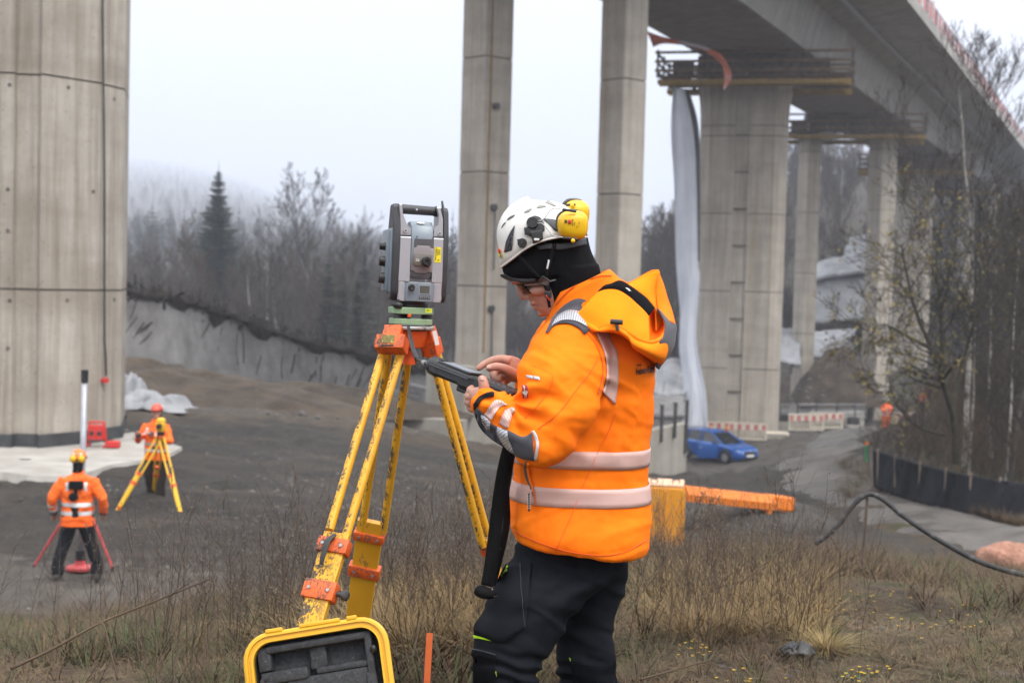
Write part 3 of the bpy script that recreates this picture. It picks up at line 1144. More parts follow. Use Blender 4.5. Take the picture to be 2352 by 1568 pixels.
def joined(name, protos, xf, mat_list, kind='stuff', thing_=None, smooth=False):
	"""Many small copies joined into one mesh: xf rows of (proto, x, y, z, scale, turn, lean x, lean y)."""
	arrs = []
	for pr in protos:
		me = pr.mesh('tmp')
		me.calc_loop_triangles()
		v = np.empty(len(me.vertices) * 3)
		me.vertices.foreach_get('co', v)
		t = np.empty(len(me.loop_triangles) * 3, np.int32)
		me.loop_triangles.foreach_get('vertices', t)
		arrs.append((v.reshape(-1, 3), t.reshape(-1, 3)))
		bpy.data.meshes.remove(me)
	V, T, MI = [], [], []
	o = 0
	for k, x, y, z, s, a, lx, ly in xf:
		v, t = arrs[int(k)]
		c, sn = math.cos(a), math.sin(a)
		w_ = np.empty_like(v)
		w_[:, 0] = (v[:, 0] * c - v[:, 1] * sn + lx * v[:, 2]) * s + x
		w_[:, 1] = (v[:, 0] * sn + v[:, 1] * c + ly * v[:, 2]) * s + y
		w_[:, 2] = v[:, 2] * s + z
		V.append(w_)
		T.append(t + o)
		MI.append(np.full(len(t), int(k) % len(mat_list), np.int32))
		o += len(v)
	V, T, MI = np.concatenate(V), np.concatenate(T), np.concatenate(MI)
	me = bpy.data.meshes.new(name)
	me.vertices.add(len(V))
	me.vertices.foreach_set('co', V.ravel())
	me.loops.add(T.size)
	me.loops.foreach_set('vertex_index', T.ravel())
	me.polygons.add(len(T))
	me.polygons.foreach_set('loop_start', np.arange(0, T.size, 3, dtype=np.int32))
	me.polygons.foreach_set('material_index', MI)
	me.update()
	for m in mat_list:
		me.materials.append(m)
	ob = bpy.data.objects.new(name, me)
	COL.objects.link(ob)
	tag(ob, kind=kind)
	return ob

# ------------------------------------------------------------------ woods beyond the site
def far_woods():
	G1 = 'trees in the misty wood behind the site'
	big = tree_proto('spruce_tree', spruce_meshes(3, 19, 4.3, 84), (BARK, NEEDLE), 'tall dark spruce with a pointed top, standing above the misty wood', G1)
	p = P(498, 700, 130)
	place_tree(big, p.x, p.y, -8, 1.0)
	bare = tree_proto('bare_tree', bare_meshes(11, 17, 5, (7, 5, 4, 3, 3), spread=.85, up=.2, rmin=.014, bare=.42), (BARK, TWIG), 'tall leafless tree with a broad twiggy crown, in the mist left of the instrument', G1)
	p = P(731, 700, 125)
	place_tree(bare, p.x, p.y, -7.6, 1.0)
	sp2 = tree_proto('spruce_tree', spruce_meshes(5, 13, 2.2, 34), (BARK, NEEDLE2), 'spruce among the leafless trees of the misty wood', G1)
	dead = tree_proto('dead_spruce', spruce_meshes(9, 16, 1.5, 22, .72), (BARKG, TWIG), 'thin half-dead spruce beside the slim concrete pillar', G1)
	p = P(1036, 700, 140)
	place_tree(dead, p.x, p.y, -8, 1.0)
	b2 = [tree_proto('bare_tree', bare_meshes(20 + i, 12, 3, (8, 6, 5), spread=(.7, .5, .9)[i], up=.25, rmin=.022, bare=(.25, .35, .2)[i]), ((BARKG, TWIG), (BARK, TWIGR), (BIRCHB, TWIG))[i],
					 ('leafless grey tree in the misty wood', 'leafless brownish tree in the misty wood', 'white-stemmed leafless birch in the misty wood')[i], G1) for i in range(3)]
	random.seed(40)
	KIND = ('dark spruce', 'leafless grey tree', 'leafless brownish tree', 'white-stemmed leafless birch')
	def where(px):
		return 'left of the tall spruce' if px < 440 else 'between the tall spruce and the broad bare tree' if px < 700 else 'behind the instrument' if px < 880 else 'just left of the slim pillar' if px < 1100 else 'between the two slim pillars' if px < 1400 else 'left of the hanging white sheet'
	n = 0
	fixed = [(462, 462, 150, 0), (315, 622, 105, 0), (290, 640, 100, 0), (615, 560, 118, 3), (560, 545, 140, 1), (655, 530, 150, 1), (690, 560, 135, 2), (775, 570, 120, 2), (805, 540, 170, 1), (840, 550, 130, 0), (760, 560, 112, 0), (865, 550, 160, 1),
			 (1020, 540, 120, 1), (440, 560, 115, 2), (410, 560, 135, 2), (360, 590, 125, 2), (545, 600, 108, 2), (590, 590, 112, 1)]
	for px, top, d, k in fixed:
		p = P(px, 700, d)
		z = wood_z(p.x, p.y)
		ht = P(px, top, d).z - z
		place_tree((sp2, b2[0], b2[1], b2[2])[k], p.x, p.y, z - .2, ht / (13 if k == 0 else 12.3) * (1 if k else .98), f'{KIND[k]} in the misty wood {where(px)}')
	while n < 120:
		px = rnd(290, 1060) if n < 82 else (rnd(1160, 1370) if n < 90 else rnd(1460, 1600))
		d = rnd(98, 190) if n < 82 else rnd(150, 210)
		p = P(px, 700, d)
		z = wood_z(p.x, p.y)
		k = random.choice((0, 1, 1, 2, 2, 2, 3)) if px < 1100 else random.choice((1, 1, 2, 3))
		top = rnd(575, 680) if px < 1100 else (rnd(625, 660) if px < 1400 else rnd(485, 560))
		ht = P(px, top, d).z - z
		place_tree((sp2, b2[0], b2[1], b2[2])[k], p.x, p.y, z - .2, max(.3, ht / 12.5), f'{KIND[k]} in the misty wood {where(px)}')
		n += 1
	for i in range(46):
		px = rnd(1800, 2080)
		d = rnd(190, 270)
		p = P(px, 700, d)
		z = wood_z(p.x, p.y)
		k = random.choice((0, 1, 1, 2))
		place_tree(b2[k], p.x, p.y, z - .2, rnd(.55, .95), ('grey leafless tree on the slope under the bridge', 'brownish leafless tree on the slope under the bridge', 'pale-stemmed leafless birch on the slope under the bridge')[k], group='leafless trees on the misty slope under the bridge')
	# the rest of the wood climbs the slope as one mass
	random.seed(77)
	protos = [bare_meshes(60 + i, 12, 2, (9, 7), rmin=.05, bare=.2, r=.13, up=.3) for i in range(3)]
	lo = []
	for a in protos:
		m = MB()
		m.add(a[0].v, a[0].f)
		m.add(a[1].v, a[1].f)
		lo.append(m)
	sps = []
	for i in range(3):
		a = spruce_meshes(80 + i, 13, 2.3, 15)
		m = MB()
		m.add(a[0].v, a[0].f)
		m.add(a[1].v, a[1].f)
		sps.append(m)
	pr = [lo[0], sps[0], lo[1], sps[1], lo[2], sps[2]]
	xf = []
	for i in range(6500):
		az = R(rnd(-26, 26))
		d = 150 + 3300 * random.random() ** 2.8
		x, y = d * math.sin(az), d * math.cos(az)
		a = x / y
		left = a < -.02
		if a > .06 and d > 330 or d > 700 and a > 0:
			continue
		k = random.choice((0, 2, 4, 1, 3, 5, 5) if left and d > 230 else (0, 2, 4))
		xf.append((k, x, y, wood_z(x, y) - .3, rnd(.6, 1.15) * (.8 if left and d > 260 else .5), rnd(0, 6.28), 0, 0))
	joined('forest', pr, xf, [TWIGR, NEEDLE], 'stuff')

far_woods()

# ------------------------------------------------------------------ thicket on the right bank
def thicket():
	G2 = 'leafless trees on the right bank'
	# birch with a bright stem
	bm_ = bare_meshes(101, 10.5, 4, (9, 6, 5, 4), r=.085, spread=.55, up=.22, rmin=.006, bare=.35)
	b = tree_proto('birch_tree', bm_, (BIRCHB, TWIG), 'slim birch with a whitish stem rising in front of the bridge at the right', G2)
	p = P(2222, 900, 38)
	place_tree(b, p.x, p.y, tz(p.x, p.y), 1.0)
	# low forked tree with mossy limbs and a few last leaves
	random.seed(5)
	lim, tw = MB(), MB()
	d0 = 35
	base = P(2196, 1060, d0)
	base.z = tz(base.x, base.y)
	def limb(pts, r0, r1, seed, kids=9, ln=1.5):
		random.seed(seed)
		pp = [P(x, y, d0 + dd) for x, y, dd in pts]
		q = [Vector(v_) for v_ in catmull([tuple(v_) for v_ in pp], 12)]
		rr = np.linspace(r0, r1, 12)
		lim.tube(q, list(rr), 6, cap=False)
		for i in range(kids * 3):
			k = random.randint(3, 10)
			dd = (q[k + 1] - q[k]).normalized()
			nd = (dd * .6 + perp(dd)).normalized()
			branch([lim, lim, tw, tw, tw], q[k].lerp(q[k + 1], random.random()), nd, ln * rnd(.5, 1.1), rr[k] * .45, 2, 4, (5, 5, 5, 4), .08, .28, .9, .006)
	limb([(2196, 1065, 0), (2190, 960, 0), (2165, 880, -.2), (2140, 800, -.3), (2105, 720, -.3), (2085, 640, -.5), (2070, 560, -.6)], .10, .02, 1, 11)
	limb([(2165, 880, -.2), (2165, 800, .2), (2160, 700, .4), (2150, 600, .5), (2165, 500, .6)], .06, .015, 2, 10)
	limb([(2140, 800, -.3), (2080, 770, -.8), (2030, 745, -1.0), (1995, 760, -1.2)], .045, .012, 3, 8, 1.1)
	limb([(2185, 940, .1), (2215, 820, .5), (2245, 700, .6), (2250, 580, .7)], .06, .014, 4, 9)
	limb([(2170, 1000, -.3), (2110, 980, -.9), (2060, 930, -1.2), (2040, 860, -1.3)], .04, .01, 6, 7, 1.0)
	t = thing('forked_tree', 'low forked tree with mossy limbs and few yellowish leaves in front of far piers', 'tree', tuple(base), 0, G2)
	lim.build('trunk', M('mossy_bark', (.028, .024, .014), (.06, .052, .026), scale=5, rough=.9), t, smooth=True, fix=False)
	tw.build('crown', TWIG, t, fix=False)
	lf = MB()
	random.seed(9)
	for i in range(1100):
		v_ = random.choice(tw.v)
		c = Vector(v_) + Vector((rnd(-.1, .1), rnd(-.1, .1), rnd(-.1, .1)))
		a, e = perp(Vector((0, 0, 1))) * rnd(.03, .06), Vector((rnd(-.03, .03), rnd(-.03, .03), rnd(.02, .05)))
		lf.add([c - a, c + e, c + a, c - e], [(0, 1, 2, 3)])
	lf.build('leaves', M('yellowing_leaves', (.16, .13, .03), (.26, .20, .05), rough=.7), t, fix=False)
	# other trees
	pr = [tree_proto('bare_tree', bare_meshes(120 + i, 9, 4, (8, 6, 5, 3), r=.07, spread=(.6, .9, .4)[i], up=(.2, .1, .3)[i], rmin=.007, bare=(.2, .12, .3)[i]), ((BARK, TWIG), (BARKG, TWIG), (BARK, TWIGR))[i],
					 ('dark leafless tree in the thicket on the right bank', 'grey leafless tree with spreading boughs in the thicket on the right bank', 'upright leafless sapling in the thicket on the right bank')[i], G2) for i in range(3)]
	random.seed(33)
	spots = [(2290, 34, .7), (2335, 30, .85), (2320, 44, .9), (2350, 36, .7), (2385, 31, 1.0), (2300, 60, .9), (2345, 52, 1.0), (2400, 42, 1.1), (2200, 40, .42), (2260, 36, .42), (2310, 38, .55), (2365, 46, .9), (2240, 46, .55), (2330, 68, 1.0)]
	for i, (px, d, s) in enumerate(spots):
		d = max(d, 38.5 - (px - 2004) * .0235 + 1.2)
		p = P(px, 900, d)
		o = place_tree(pr[i % 3], p.x, p.y, tz(p.x, p.y), s * .72)
		o['label'] = ('dark leafless tree', 'grey spreading leafless tree', 'upright leafless sapling')[i % 3] + ' on the right bank' + (' beside the whitish birch' if px < 2270 else ' behind the silt fence' if d < 40 else ' deep in the thicket by the picture edge' if px > 2340 else ' deep in the thicket')
	# white stems
	st = tree_proto('birch_tree', bare_meshes(140, 8, 3, (7, 5, 4), r=.05, spread=.4, up=.35, rmin=.006, bare=.45), (BIRCHB, TWIG), 'thin pale birch sapling standing behind the black silt fence', G2)
	for px, d in ((2310, 32.5), (2225, 36), (2275, 38)):
		p = P(px, 1100, d)
		o = place_tree(st, p.x, p.y, tz(p.x, p.y), .8)
	# undergrowth tangle
	protos = []
	for i in range(4):
		random.seed(200 + i)
		o = [MB()]
		branch(o, Vector((0, 0, 0)), Vector((rnd(-.2, .2), rnd(-.2, .2), 1)).normalized(), 1.5, .012, 1, 3, (6, 6, 4), .06, .3, .8, .004, (3, 3, 3, 3, 3))
		protos.append(o[0])
	xf = []
	random.seed(12)
	for i in range(2300):
		az = rnd(14.2, 24)
		d = rnd(26, 66)
		x, y = d * math.sin(R(az)), d * math.cos(R(az))
		if d > 44 and az < 16.4:
			continue
		if d * math.cos(R(az)) < 39.5 - (az - 14.2) * 1.62:
			continue
		xf.append((random.randint(0, 3), x, y, tz(x, y) - .05, rnd(.4, 1.0), rnd(0, 6.28), rnd(-.3, .3), rnd(-.3, .3)))
	joined('undergrowth', protos, xf, [TWIG, M('brown_brush', (.06, .038, .022), (.115, .075, .045), scale=.6, rough=.9)])

thicket()
# ------------------------------------------------------------------ paints of the surveying gear
def worn(name, c1, c2, dirt, amt=.5, scale=30, rough=.45, coords='Position', stretch=(1, 1, .45)):
	m, n, l, b = new_mat(name)
	v = vec(n, l, coords, stretch)
	v2 = vec(n, l, coords)
	base = ramp(n, l, tex(n, l, v2, 5, 4), .35, c1, .65, c2)
	f = math_n(n, l, 'ADD', math_n(n, l, 'MULTIPLY', tex(n, l, v, scale, 8, .72), .6), math_n(n, l, 'MULTIPLY', tex(n, l, v2, scale * .13, 3), .4))
	k = ramp(n, l, f, .60 - amt * .2, (0, 0, 0), .63 - amt * .2, (1, 1, 1))
	g = ramp(n, l, tex(n, l, v2, scale * 2, 4), .4, dirt, .6, tuple(x * 1.9 for x in dirt))
	gn = n.new('ShaderNodeNewGeometry')
	sx = n.new('ShaderNodeSeparateXYZ')
	l.new(gn.outputs['Normal'], sx.inputs[0])
	sideways = ramp(n, l, math_n(n, l, 'MULTIPLY', math_n(n, l, 'SUBTRACT', sx.outputs[0], .25), -1), 0, (.12,) * 3, .55, (1, 1, 1))
	k = math_n(n, l, 'MULTIPLY', k, sideways)      # mud was thrown at the legs from one side
	l.new(mixc(n, l, k, base, g), b.inputs['Base Color'])
	l.new(ramp(n, l, k, 0, (rough,) * 3, 1, (.85,) * 3), b.inputs['Roughness'])
	bump(n, l, b, k, -.35, .002)
	return m

YEL = worn('worn_yellow_paint', (.72, .36, .012), (.78, .42, .02), (.055, .045, .033), .52, 150)
YELC = worn('cleaner_yellow_paint', (.68, .33, .012), (.72, .37, .02), (.07, .055, .03), .08, 16)
ORG = worn('worn_orange_paint', (.70, .10, .012), (.76, .13, .02), (.075, .05, .035), .50, 150)
ALU = M('worn_aluminium', (.36, .36, .35), (.50, .50, .49), scale=20, rough=.4, metal=.7, c3=(.18, .16, .14), scale3=40)
TS_SIL = M('silver_housing', (.37, .37, .40), (.41, .41, .44), scale=2, rough=.38, metal=.25, c3=(.29, .29, .31), scale3=60, lo3=.66, hi3=.72)
TS_BLU = M('blue_grey_housing', (.15, .18, .215), (.175, .21, .245), scale=4, rough=.42, c3=(.12, .14, .165), scale3=80, lo3=.64, hi3=.72)
TS_LBL = M('pale_blue_grey_cover', (.20, .245, .285), (.23, .275, .315), scale=4, rough=.35)
TS_DRK = M('charcoal_rubber_cover', (.030, .032, .038), (.042, .044, .05), scale=20, rough=.5, bmp=.05, bscale=200)
TS_GRY = M('mid_grey_cover', (.075, .075, .085), (.09, .09, .10), scale=8, rough=.45)
TS_PINK = M('warm_grey_cover', (.20, .175, .18), (.225, .20, .2), scale=8, rough=.4)
TS_TAN = M('taupe_eyepiece_plate', (.145, .128, .112), (.165, .148, .13), scale=8, rough=.4)
GREEN = M('pale_green_enamel', (.235, .37, .215), (.265, .40, .24), scale=12, rough=.4, c3=(.16, .22, .14), scale3=60, lo3=.64, hi3=.7)
STICK = M('yellow_sticker', (.80, .66, .015), (.84, .70, .02), rough=.45)
STICKG = M('lime_sticker', (.66, .75, .02), (.70, .78, .03), rough=.45)
INK = M('black_print', (.012, .012, .012), (.016, .016, .016), rough=.5)
GLASSD = M('dark_lcd', (.085, .085, .07), (.10, .10, .085), rough=.15)
CHROME = M('bright_steel', (.62, .62, .62), (.7, .7, .7), rough=.22, metal=.9)

def text_mesh(body, size, font_shear=0.0, extrude=0.0, bold=0.0, align='CENTER'):
	"""Lettering as a flat mesh in the xy plane."""
	cu = bpy.data.curves.new('lettering', 'FONT')
	cu.body = body
	cu.size = size
	cu.align_x = align
	cu.align_y = 'CENTER'
	cu.shear = font_shear
	cu.offset = bold
	cu.extrude = extrude
	cu.resolution_u = 3
	o = bpy.data.objects.new('tmp', cu)
	COL.objects.link(o)
	dg = bpy.context.evaluated_depsgraph_get()
	me = bpy.data.meshes.new_from_object(o.evaluated_get(dg))
	mb = MB()
	mb.v = [tuple(v.co) for v in me.vertices]
	mb.f = [tuple(p.vertices) for p in me.polygons]
	bpy.data.objects.remove(o)
	bpy.data.curves.remove(cu)
	bpy.data.meshes.remove(me)
	return mb

def map_mesh(mb, fn):
	mb.v = [tuple(fn(Vector(p))) for p in mb.v]
	return mb

def rrect(w, h, r, n=4):
	pts = []
	for cx, cy, a0 in ((w / 2 - r, h / 2 - r, 0), (-w / 2 + r, h / 2 - r, 90), (-w / 2 + r, -h / 2 + r, 180), (w / 2 - r, -h / 2 + r, 270)):
		for i in range(n + 1):
			a = R(a0 + 90 * i / n)
			pts.append((cx + r * math.cos(a), cy + r * math.sin(a)))
	return pts

# ------------------------------------------------------------------ total station (built in its own frame: x right, y away, z up; mm-true)
def total_station():
	base = P(941, 744, 4.9)
	t = thing('total_station', 'silver and charcoal robotic total station with carrying handle and antenna on a yellow tripod', 'total station', tuple(base), 0)
	K = .000381
	X = lambda u: (u - 441) * K
	Z = lambda v: (1237 - v) * K
	def lo(name, mb, mat, par=t, smooth=False):
		return mb.build(name, mat, par, smooth=smooth, local=True)
	# tribrach
	tri = MB()
	def tri_plate(z0, z1, r, tw):
		pts = []
		for k in range(3):
			a = R(90 + 120 * k + tw)
			for da in (-22, 0, 22):
				pts.append((r * math.cos(a + R(da)), r * math.sin(a + R(da))))
		return MB().loft([[(x * .985, y * .985, z0) for x, y in pts], [(x, y, z0 + .002) for x, y in pts], [(x, y, z1 - .002) for x, y in pts], [(x * .985, y * .985, z1) for x, y in pts]])
	tb = lo('tribrach_plate', tri_plate(Z(1237), Z(1187), .077, 8), GREEN)
	tb2 = lo('tribrach_plate', tri_plate(Z(1145), Z(1087), .081, 8), GREEN)
	for k in range(3):
		a = R(90 + 120 * k + 8)
		c = Vector((.058 * math.cos(a), .058 * math.sin(a), 0))
		prof = [(.006, Z(1190)), (.019, Z(1186)), (.0195, Z(1172)), (.018, Z(1164)), (.0195, Z(1160)), (.019, Z(1150)), (.006, Z(1146))]
		lo('foot_screw', MB().lathe(prof, c, 18), BLACKP, t, 'auto')
	lo('clamp_lever', MB().bbox((X(408), -.062, Z(1158)), (.012, .012, .012), .002), ORG)
	st = lo('lime_label', MB().box((X(570), -.0805, Z(1108)), (.021, .0012, .013)), STICKG)
	tm = map_mesh(text_mesh('S9-1', .010, bold=.0003), lambda p: Vector((X(570) + p.x * .8, -.0815, Z(1108) + p.y)))
	lo('lettering', tm, INK, st)
	# lower collar
	lo('base_collar', MB().lathe([(.054, Z(1087)), (.057, Z(1080)), (.057, Z(1062)), (.05, Z(1056)), (.05, Z(1040))], (0, 0, 0), 28), BLACKP, t, 'auto')
	cl = MB()
	cl.tube([(X(268), -.045, Z(1060)), (X(300), -.06, Z(1070)), (X(345), -.066, Z(1078))], [.009, .0135, .010], 10)
	lo('clamp_knob', cl, BLACKP, t, True)
	# alidade frame: yoke bottom and two uprights, drawn as one front outline with thickness
	yf, yb = -.066, .066
	def front(poly, y0, y1, ch=.006):
		"""extruded front outline with a softened front and back edge"""
		pts = [Vector((X(u), 0, Z(v))) for u, v in poly]
		c = sum(pts, Vector()) / len(pts)
		def ins(k):
			return [p + (c - p).normalized() * k for p in pts]
		mk = lambda q, y: [(p.x, y, p.z) for p in q]
		return MB().loft([mk(ins(ch), y0), mk(ins(ch * .3), y0 + ch * .35), mk(pts, y0 + ch), mk(pts, y1 - ch), mk(ins(ch * .3), y1 - ch * .35), mk(ins(ch), y1)])
	lo('yoke', front([(296, 862), (690, 862), (690, 1010), (680, 1036), (320, 1036), (296, 1020)], yf, yb), TS_SIL)
	col_l = lo('upright', front([(302, 470), (398, 470), (398, 868), (298, 868)], yf, yb, .004), TS_SIL)
	col_r = lo('upright', front([(596, 470), (684, 470), (688, 868), (590, 868)], yf, yb, .004), TS_SIL)
	lo('fillet', front([(396, 760), (396, 864), (352, 864)], yf - .004, yf + .03, .002), TS_SIL)
	lo('fillet', front([(592, 760), (622, 800), (622, 864), (592, 864)], yf - .004, yf + .03, .002), TS_SIL)
	# handle frame: slanted arms up to the carrying bar
	al = lo('handle_arm', front([(302, 462), (398, 462), (398, 402), (362, 372), (318, 268), (306, 188), (282, 186), (296, 300)], yf + .008, yb - .02, .004), TS_SIL)
	ar = lo('handle_arm', front([(598, 462), (684, 462), (676, 300), (645, 200), (618, 200), (640, 270), (640, 360), (598, 402)], yf + .008, yb - .02, .004), TS_SIL)
	for par, u, v in ((al, 348, 420), (ar, 650, 430)):
		lo('cap_screw', MB().cyl((X(u), yf + .002, Z(v)), (X(u), yf + .012, Z(v)), .0068, 16), CHROME, par, 'auto')
		lo('screw_socket', MB().cyl((X(u), yf + .0012, Z(v)), (X(u), yf + .003, Z(v)), .0032, 6), INK, par)
	bar = MB()
	bar.tube([(X(304), -.014, Z(228)), (X(330), -.014, Z(228)), (X(600), -.014, Z(234)), (X(634), -.014, Z(234))], [.016, .0165, .0155, .016], 14, flat=[.019, .0165, .0155, .019])
	hb = lo('carrying_handle', bar, TS_DRK, t, True)
	lo('handle_screw', MB().cyl((X(450), -.033, Z(228)), (X(450), -.027, Z(228)), .0038, 12), CHROME, hb)
	# charcoal side covers
	def side(x0, x1, z0, z1, zt, name='side_cover'):
		prof = [(-.060, z0 + .012), (-.046, z0), (.056, z0), (.066, z0 + .012), (.066, z1), (.03, zt - .01), (.02, zt), (-.028, zt), (-.044, zt - .012), (-.066, z1), (-.066, z0 + .03)]
		a = [(x0, y, z) for y, z in prof]
		ins = lambda k: [(y * (1 - k * 10), z + (k if z < (z0 + z1) / 2 else -k)) for y, z in prof]
		xo, xi = (x0, x1)
		sgn = 1 if xi > xo else -1
		return MB().loft([[(xo, y, z) for y, z in ins(.006)], [(xo + sgn * .004, y, z) for y, z in ins(.001)], [(xo + sgn * .009, y, z) for y, z in prof], [(xi, y, z) for y, z in prof]])
	sl = lo('side_cover', side(X(236), X(300), Z(1030), Z(440), Z(184)), TS_DRK, t, 'auto')
	sr = lo('side_cover', side(X(730), X(686), Z(1036), Z(440), Z(200)), TS_DRK, t, 'auto')
	# left keyed side with three round drive knobs
	kp = lo('battery_panel', MB().bbox((X(236), .012, (Z(410) + Z(960)) / 2), (.034, .104, Z(410) - Z(960)), .008), TS_BLU, t, 'auto')
	lo('panel_rim', MB().bbox((X(242), .006, (Z(400) + Z(968)) / 2), (.014, .122, Z(400) - Z(970)), .006), TS_LBL, t, 'auto')
	for v, r_ in ((562, .0135), (690, .0185), (838, .0195)):
		kn = MB()
		prof = [(r_, 0), (r_, .007), (r_ * .93, .010), (r_ * .93, .018), (r_ * .8, .021), (.002, .021)]
		kn.lathe(prof, (0, 0, 0), 22)
		ro = Matrix.Rotation(R(-90), 3, 'Y')
		map_mesh(kn, lambda p: ro @ p + Vector((X(196), -.012, Z(v))))
		lo('drive_knob', kn, BLACKP, t, 'auto')
	# telescope
	tel = MB()
	prof = [(-.050, Z(335) - .014), (-.02, Z(333)), (.03, Z(338)), (.052, Z(420)), (.056, Z(600)), (.05, Z(800)), (.0, Z(835)), (-.046, Z(832)), (-.062, Z(790)), (-.066, Z(640)), (-.066, Z(480)), (-.060, Z(420))]
	rings = []
	for x, k in ((X(397), .88), (X(402), .97), (X(410), 1.0), (X(578), 1.0), (X(590), .97), (X(596), .88)):
		cz = (Z(333) + Z(835)) / 2
		rings.append([(x, y * k, cz + (z - cz) * (.985 if k < .95 else 1)) for y, z in prof])
	tel.loft(rings)
	te = lo('telescope', tel, TS_LBL, t, 'auto')
	def plate(name, poly, y, mat, par, th=.004):
		return lo(name, front(poly, y, y + th + .004, .0016), mat, par, 'auto')
	plate('telescope_cover', [(428, 484), (596, 484), (598, 560), (574, 560), (560, 540), (452, 540), (440, 560), (424, 560)], -.0695, TS_GRY, te)
	plate('telescope_cover', [(424, 563), (440, 563), (453, 543), (560, 543), (573, 563), (596, 563), (590, 780), (560, 770), (540, 786), (440, 786), (420, 764), (400, 764)], -.071, TS_PINK, te)
	plate('telescope_cover', [(400, 768), (420, 768), (438, 790), (540, 790), (560, 774), (588, 782), (572, 830), (560, 836), (410, 832), (394, 820)], -.068, TS_GRY, te)
	ep = plate('eyepiece_plate', [(440, 606), (572, 612), (584, 640), (574, 712), (556, 728), (436, 722), (418, 700), (424, 626)], -.076, TS_TAN, te, .007)
	eye = MB()
	ro = Matrix.Rotation(R(90), 3, 'X')
	eye.lathe([(.0155, 0), (.0165, .003), (.0165, .012), (.0145, .014), (.0145, .021), (.013, .024), (.006, .024), (.0055, .018), (.001, .018)], (0, 0, 0), 24)
	map_mesh(eye, lambda p: ro @ p + Vector((X(532), -.076, Z(680))))
	lo('eyepiece', eye, BLACKP, te, 'auto')
	lb = lo('white_label', MB().box((X(456), -.0768, Z(671)), (.011, .001, .0085)), WHITE, te)
	lo('lettering', map_mesh(text_mesh('S9', .0075, bold=.0002), lambda p: Vector((X(456) + p.x, -.0776, Z(671) + p.y))), INK, te)
	# sight on top
	lo('sight_base', MB().bbox((X(486), -.028, Z(348)), (.026, .03, .006), .002), CHROME, te)
	lo('optical_sight', MB().loft([[(X(470), -.050, Z(392)), (X(504), -.050, Z(392)), (X(504), -.02, Z(345)), (X(470), -.02, Z(345))], [(X(478), -.044, Z(362)), (X(494), -.044, Z(362)), (X(490), -.02, Z(338)), (X(480), -.02, Z(338))]]), TS_DRK, te)
	for u, v in ((446, 468), (590, 474)):
		lo('cover_screw', MB().cyl((X(u), -.068, Z(v)), (X(u), -.064, Z(v)), .0022, 8), INK, te)
	# control panel
	dp = lo('control_panel', front([(372, 870), (612, 876), (620, 890), (614, 1036), (360, 1032), (364, 880)], yf - .010, yf + .01, .003), TS_BLU, t, 'auto')
	kn = map_mesh(MB().lathe([(.0112, 0), (.0112, .004), (.0095, .006), (.0095, .014), (.0078, .017), (.004, .016), (.0008, .016)], (0, 0, 0), 20), lambda p: ro @ p + Vector((X(412), yf - .010, Z(912))))
	lo('focus_knob', kn, BLACKP, dp, 'auto')
	lo('screen_frame', MB().bbox((X(529), yf - .0102, Z(928)), (.043, .002, .033), .001), TS_LBL, dp)
	lo('screen', MB().box((X(529), yf - .0108, Z(926)), (.0325, .002, .0245)), GLASSD, dp)
	for u, g in ((495, '\u2022\u2022'), (530, '\u2022'), (565, '\u2022')):
		lo('key', MB().bbox((X(u), yf - .0112, Z(996)), (.0098, .003, .0075), .001), TS_DRK, dp)
		lo('key_symbol', MB().box((X(u), yf - .0129, Z(996)), (.0035, .0006, .0015)), WHITE, dp)
	# warning-yellow office sticker with upright lettering
	sk = lo('yellow_label', MB().box((X(637), yf - .0006, Z(618)), (.0218, .001, .0508)), STICK)
	def up_text(s, size, dx, dz=0, bold=.0002):
		tm = text_mesh(s, size, bold=bold)
		return map_mesh(tm, lambda p: Vector((X(637) + dx - p.y, yf - .0014, Z(610) + dz + p.x)))
	for s, z_, dx, dz in (('Vermessungsb\u00fcro', .0062, -.0068, .0), ('Dipl.-Ing. K\u00fchn', .0036, -.001, .006), ('Tel. 03641 22', .0032, .003, .006), ('Mobil 0171 84', .0032, .0068, .006)):
		lo('lettering', up_text(s, z_, dx, dz), INK, sk)
	lg = MB()
	lg.prism([(X(640) + a * .0009, yf - .0012, Z(668) + b * .0009) for a, b in ((-7, -3), (-2, 1), (0, -3), (3, 3), (7, 0), (4, 5), (1, 4), (-1, 2))], (0, 0, 0), (0, -.0003, 0))
	lo('emblem', lg, INK, sk)
	# radio antenna at the right
	an = MB()
	an.tube([(X(727), .0, Z(345)), (X(722), .0, Z(318)), (X(716), .0, Z(300)), (X(700), .0, Z(215)), (X(687), .0, Z(140)), (X(685), .0, Z(134))], [.0045, .0052, .0058, .0050, .0036, .0018], 10)
	ao = lo('antenna', an, TS_DRK, t, True)
	lo('antenna_joint', MB().cyl((X(727), .0, Z(362)), (X(727), .0, Z(330)), .0052, 12), BLACKP, ao)
	t.rotation_euler = (0, R(1.0), R(13))
	t.scale = (1.02, 1.02, 1.02)
	return t

TS = total_station()

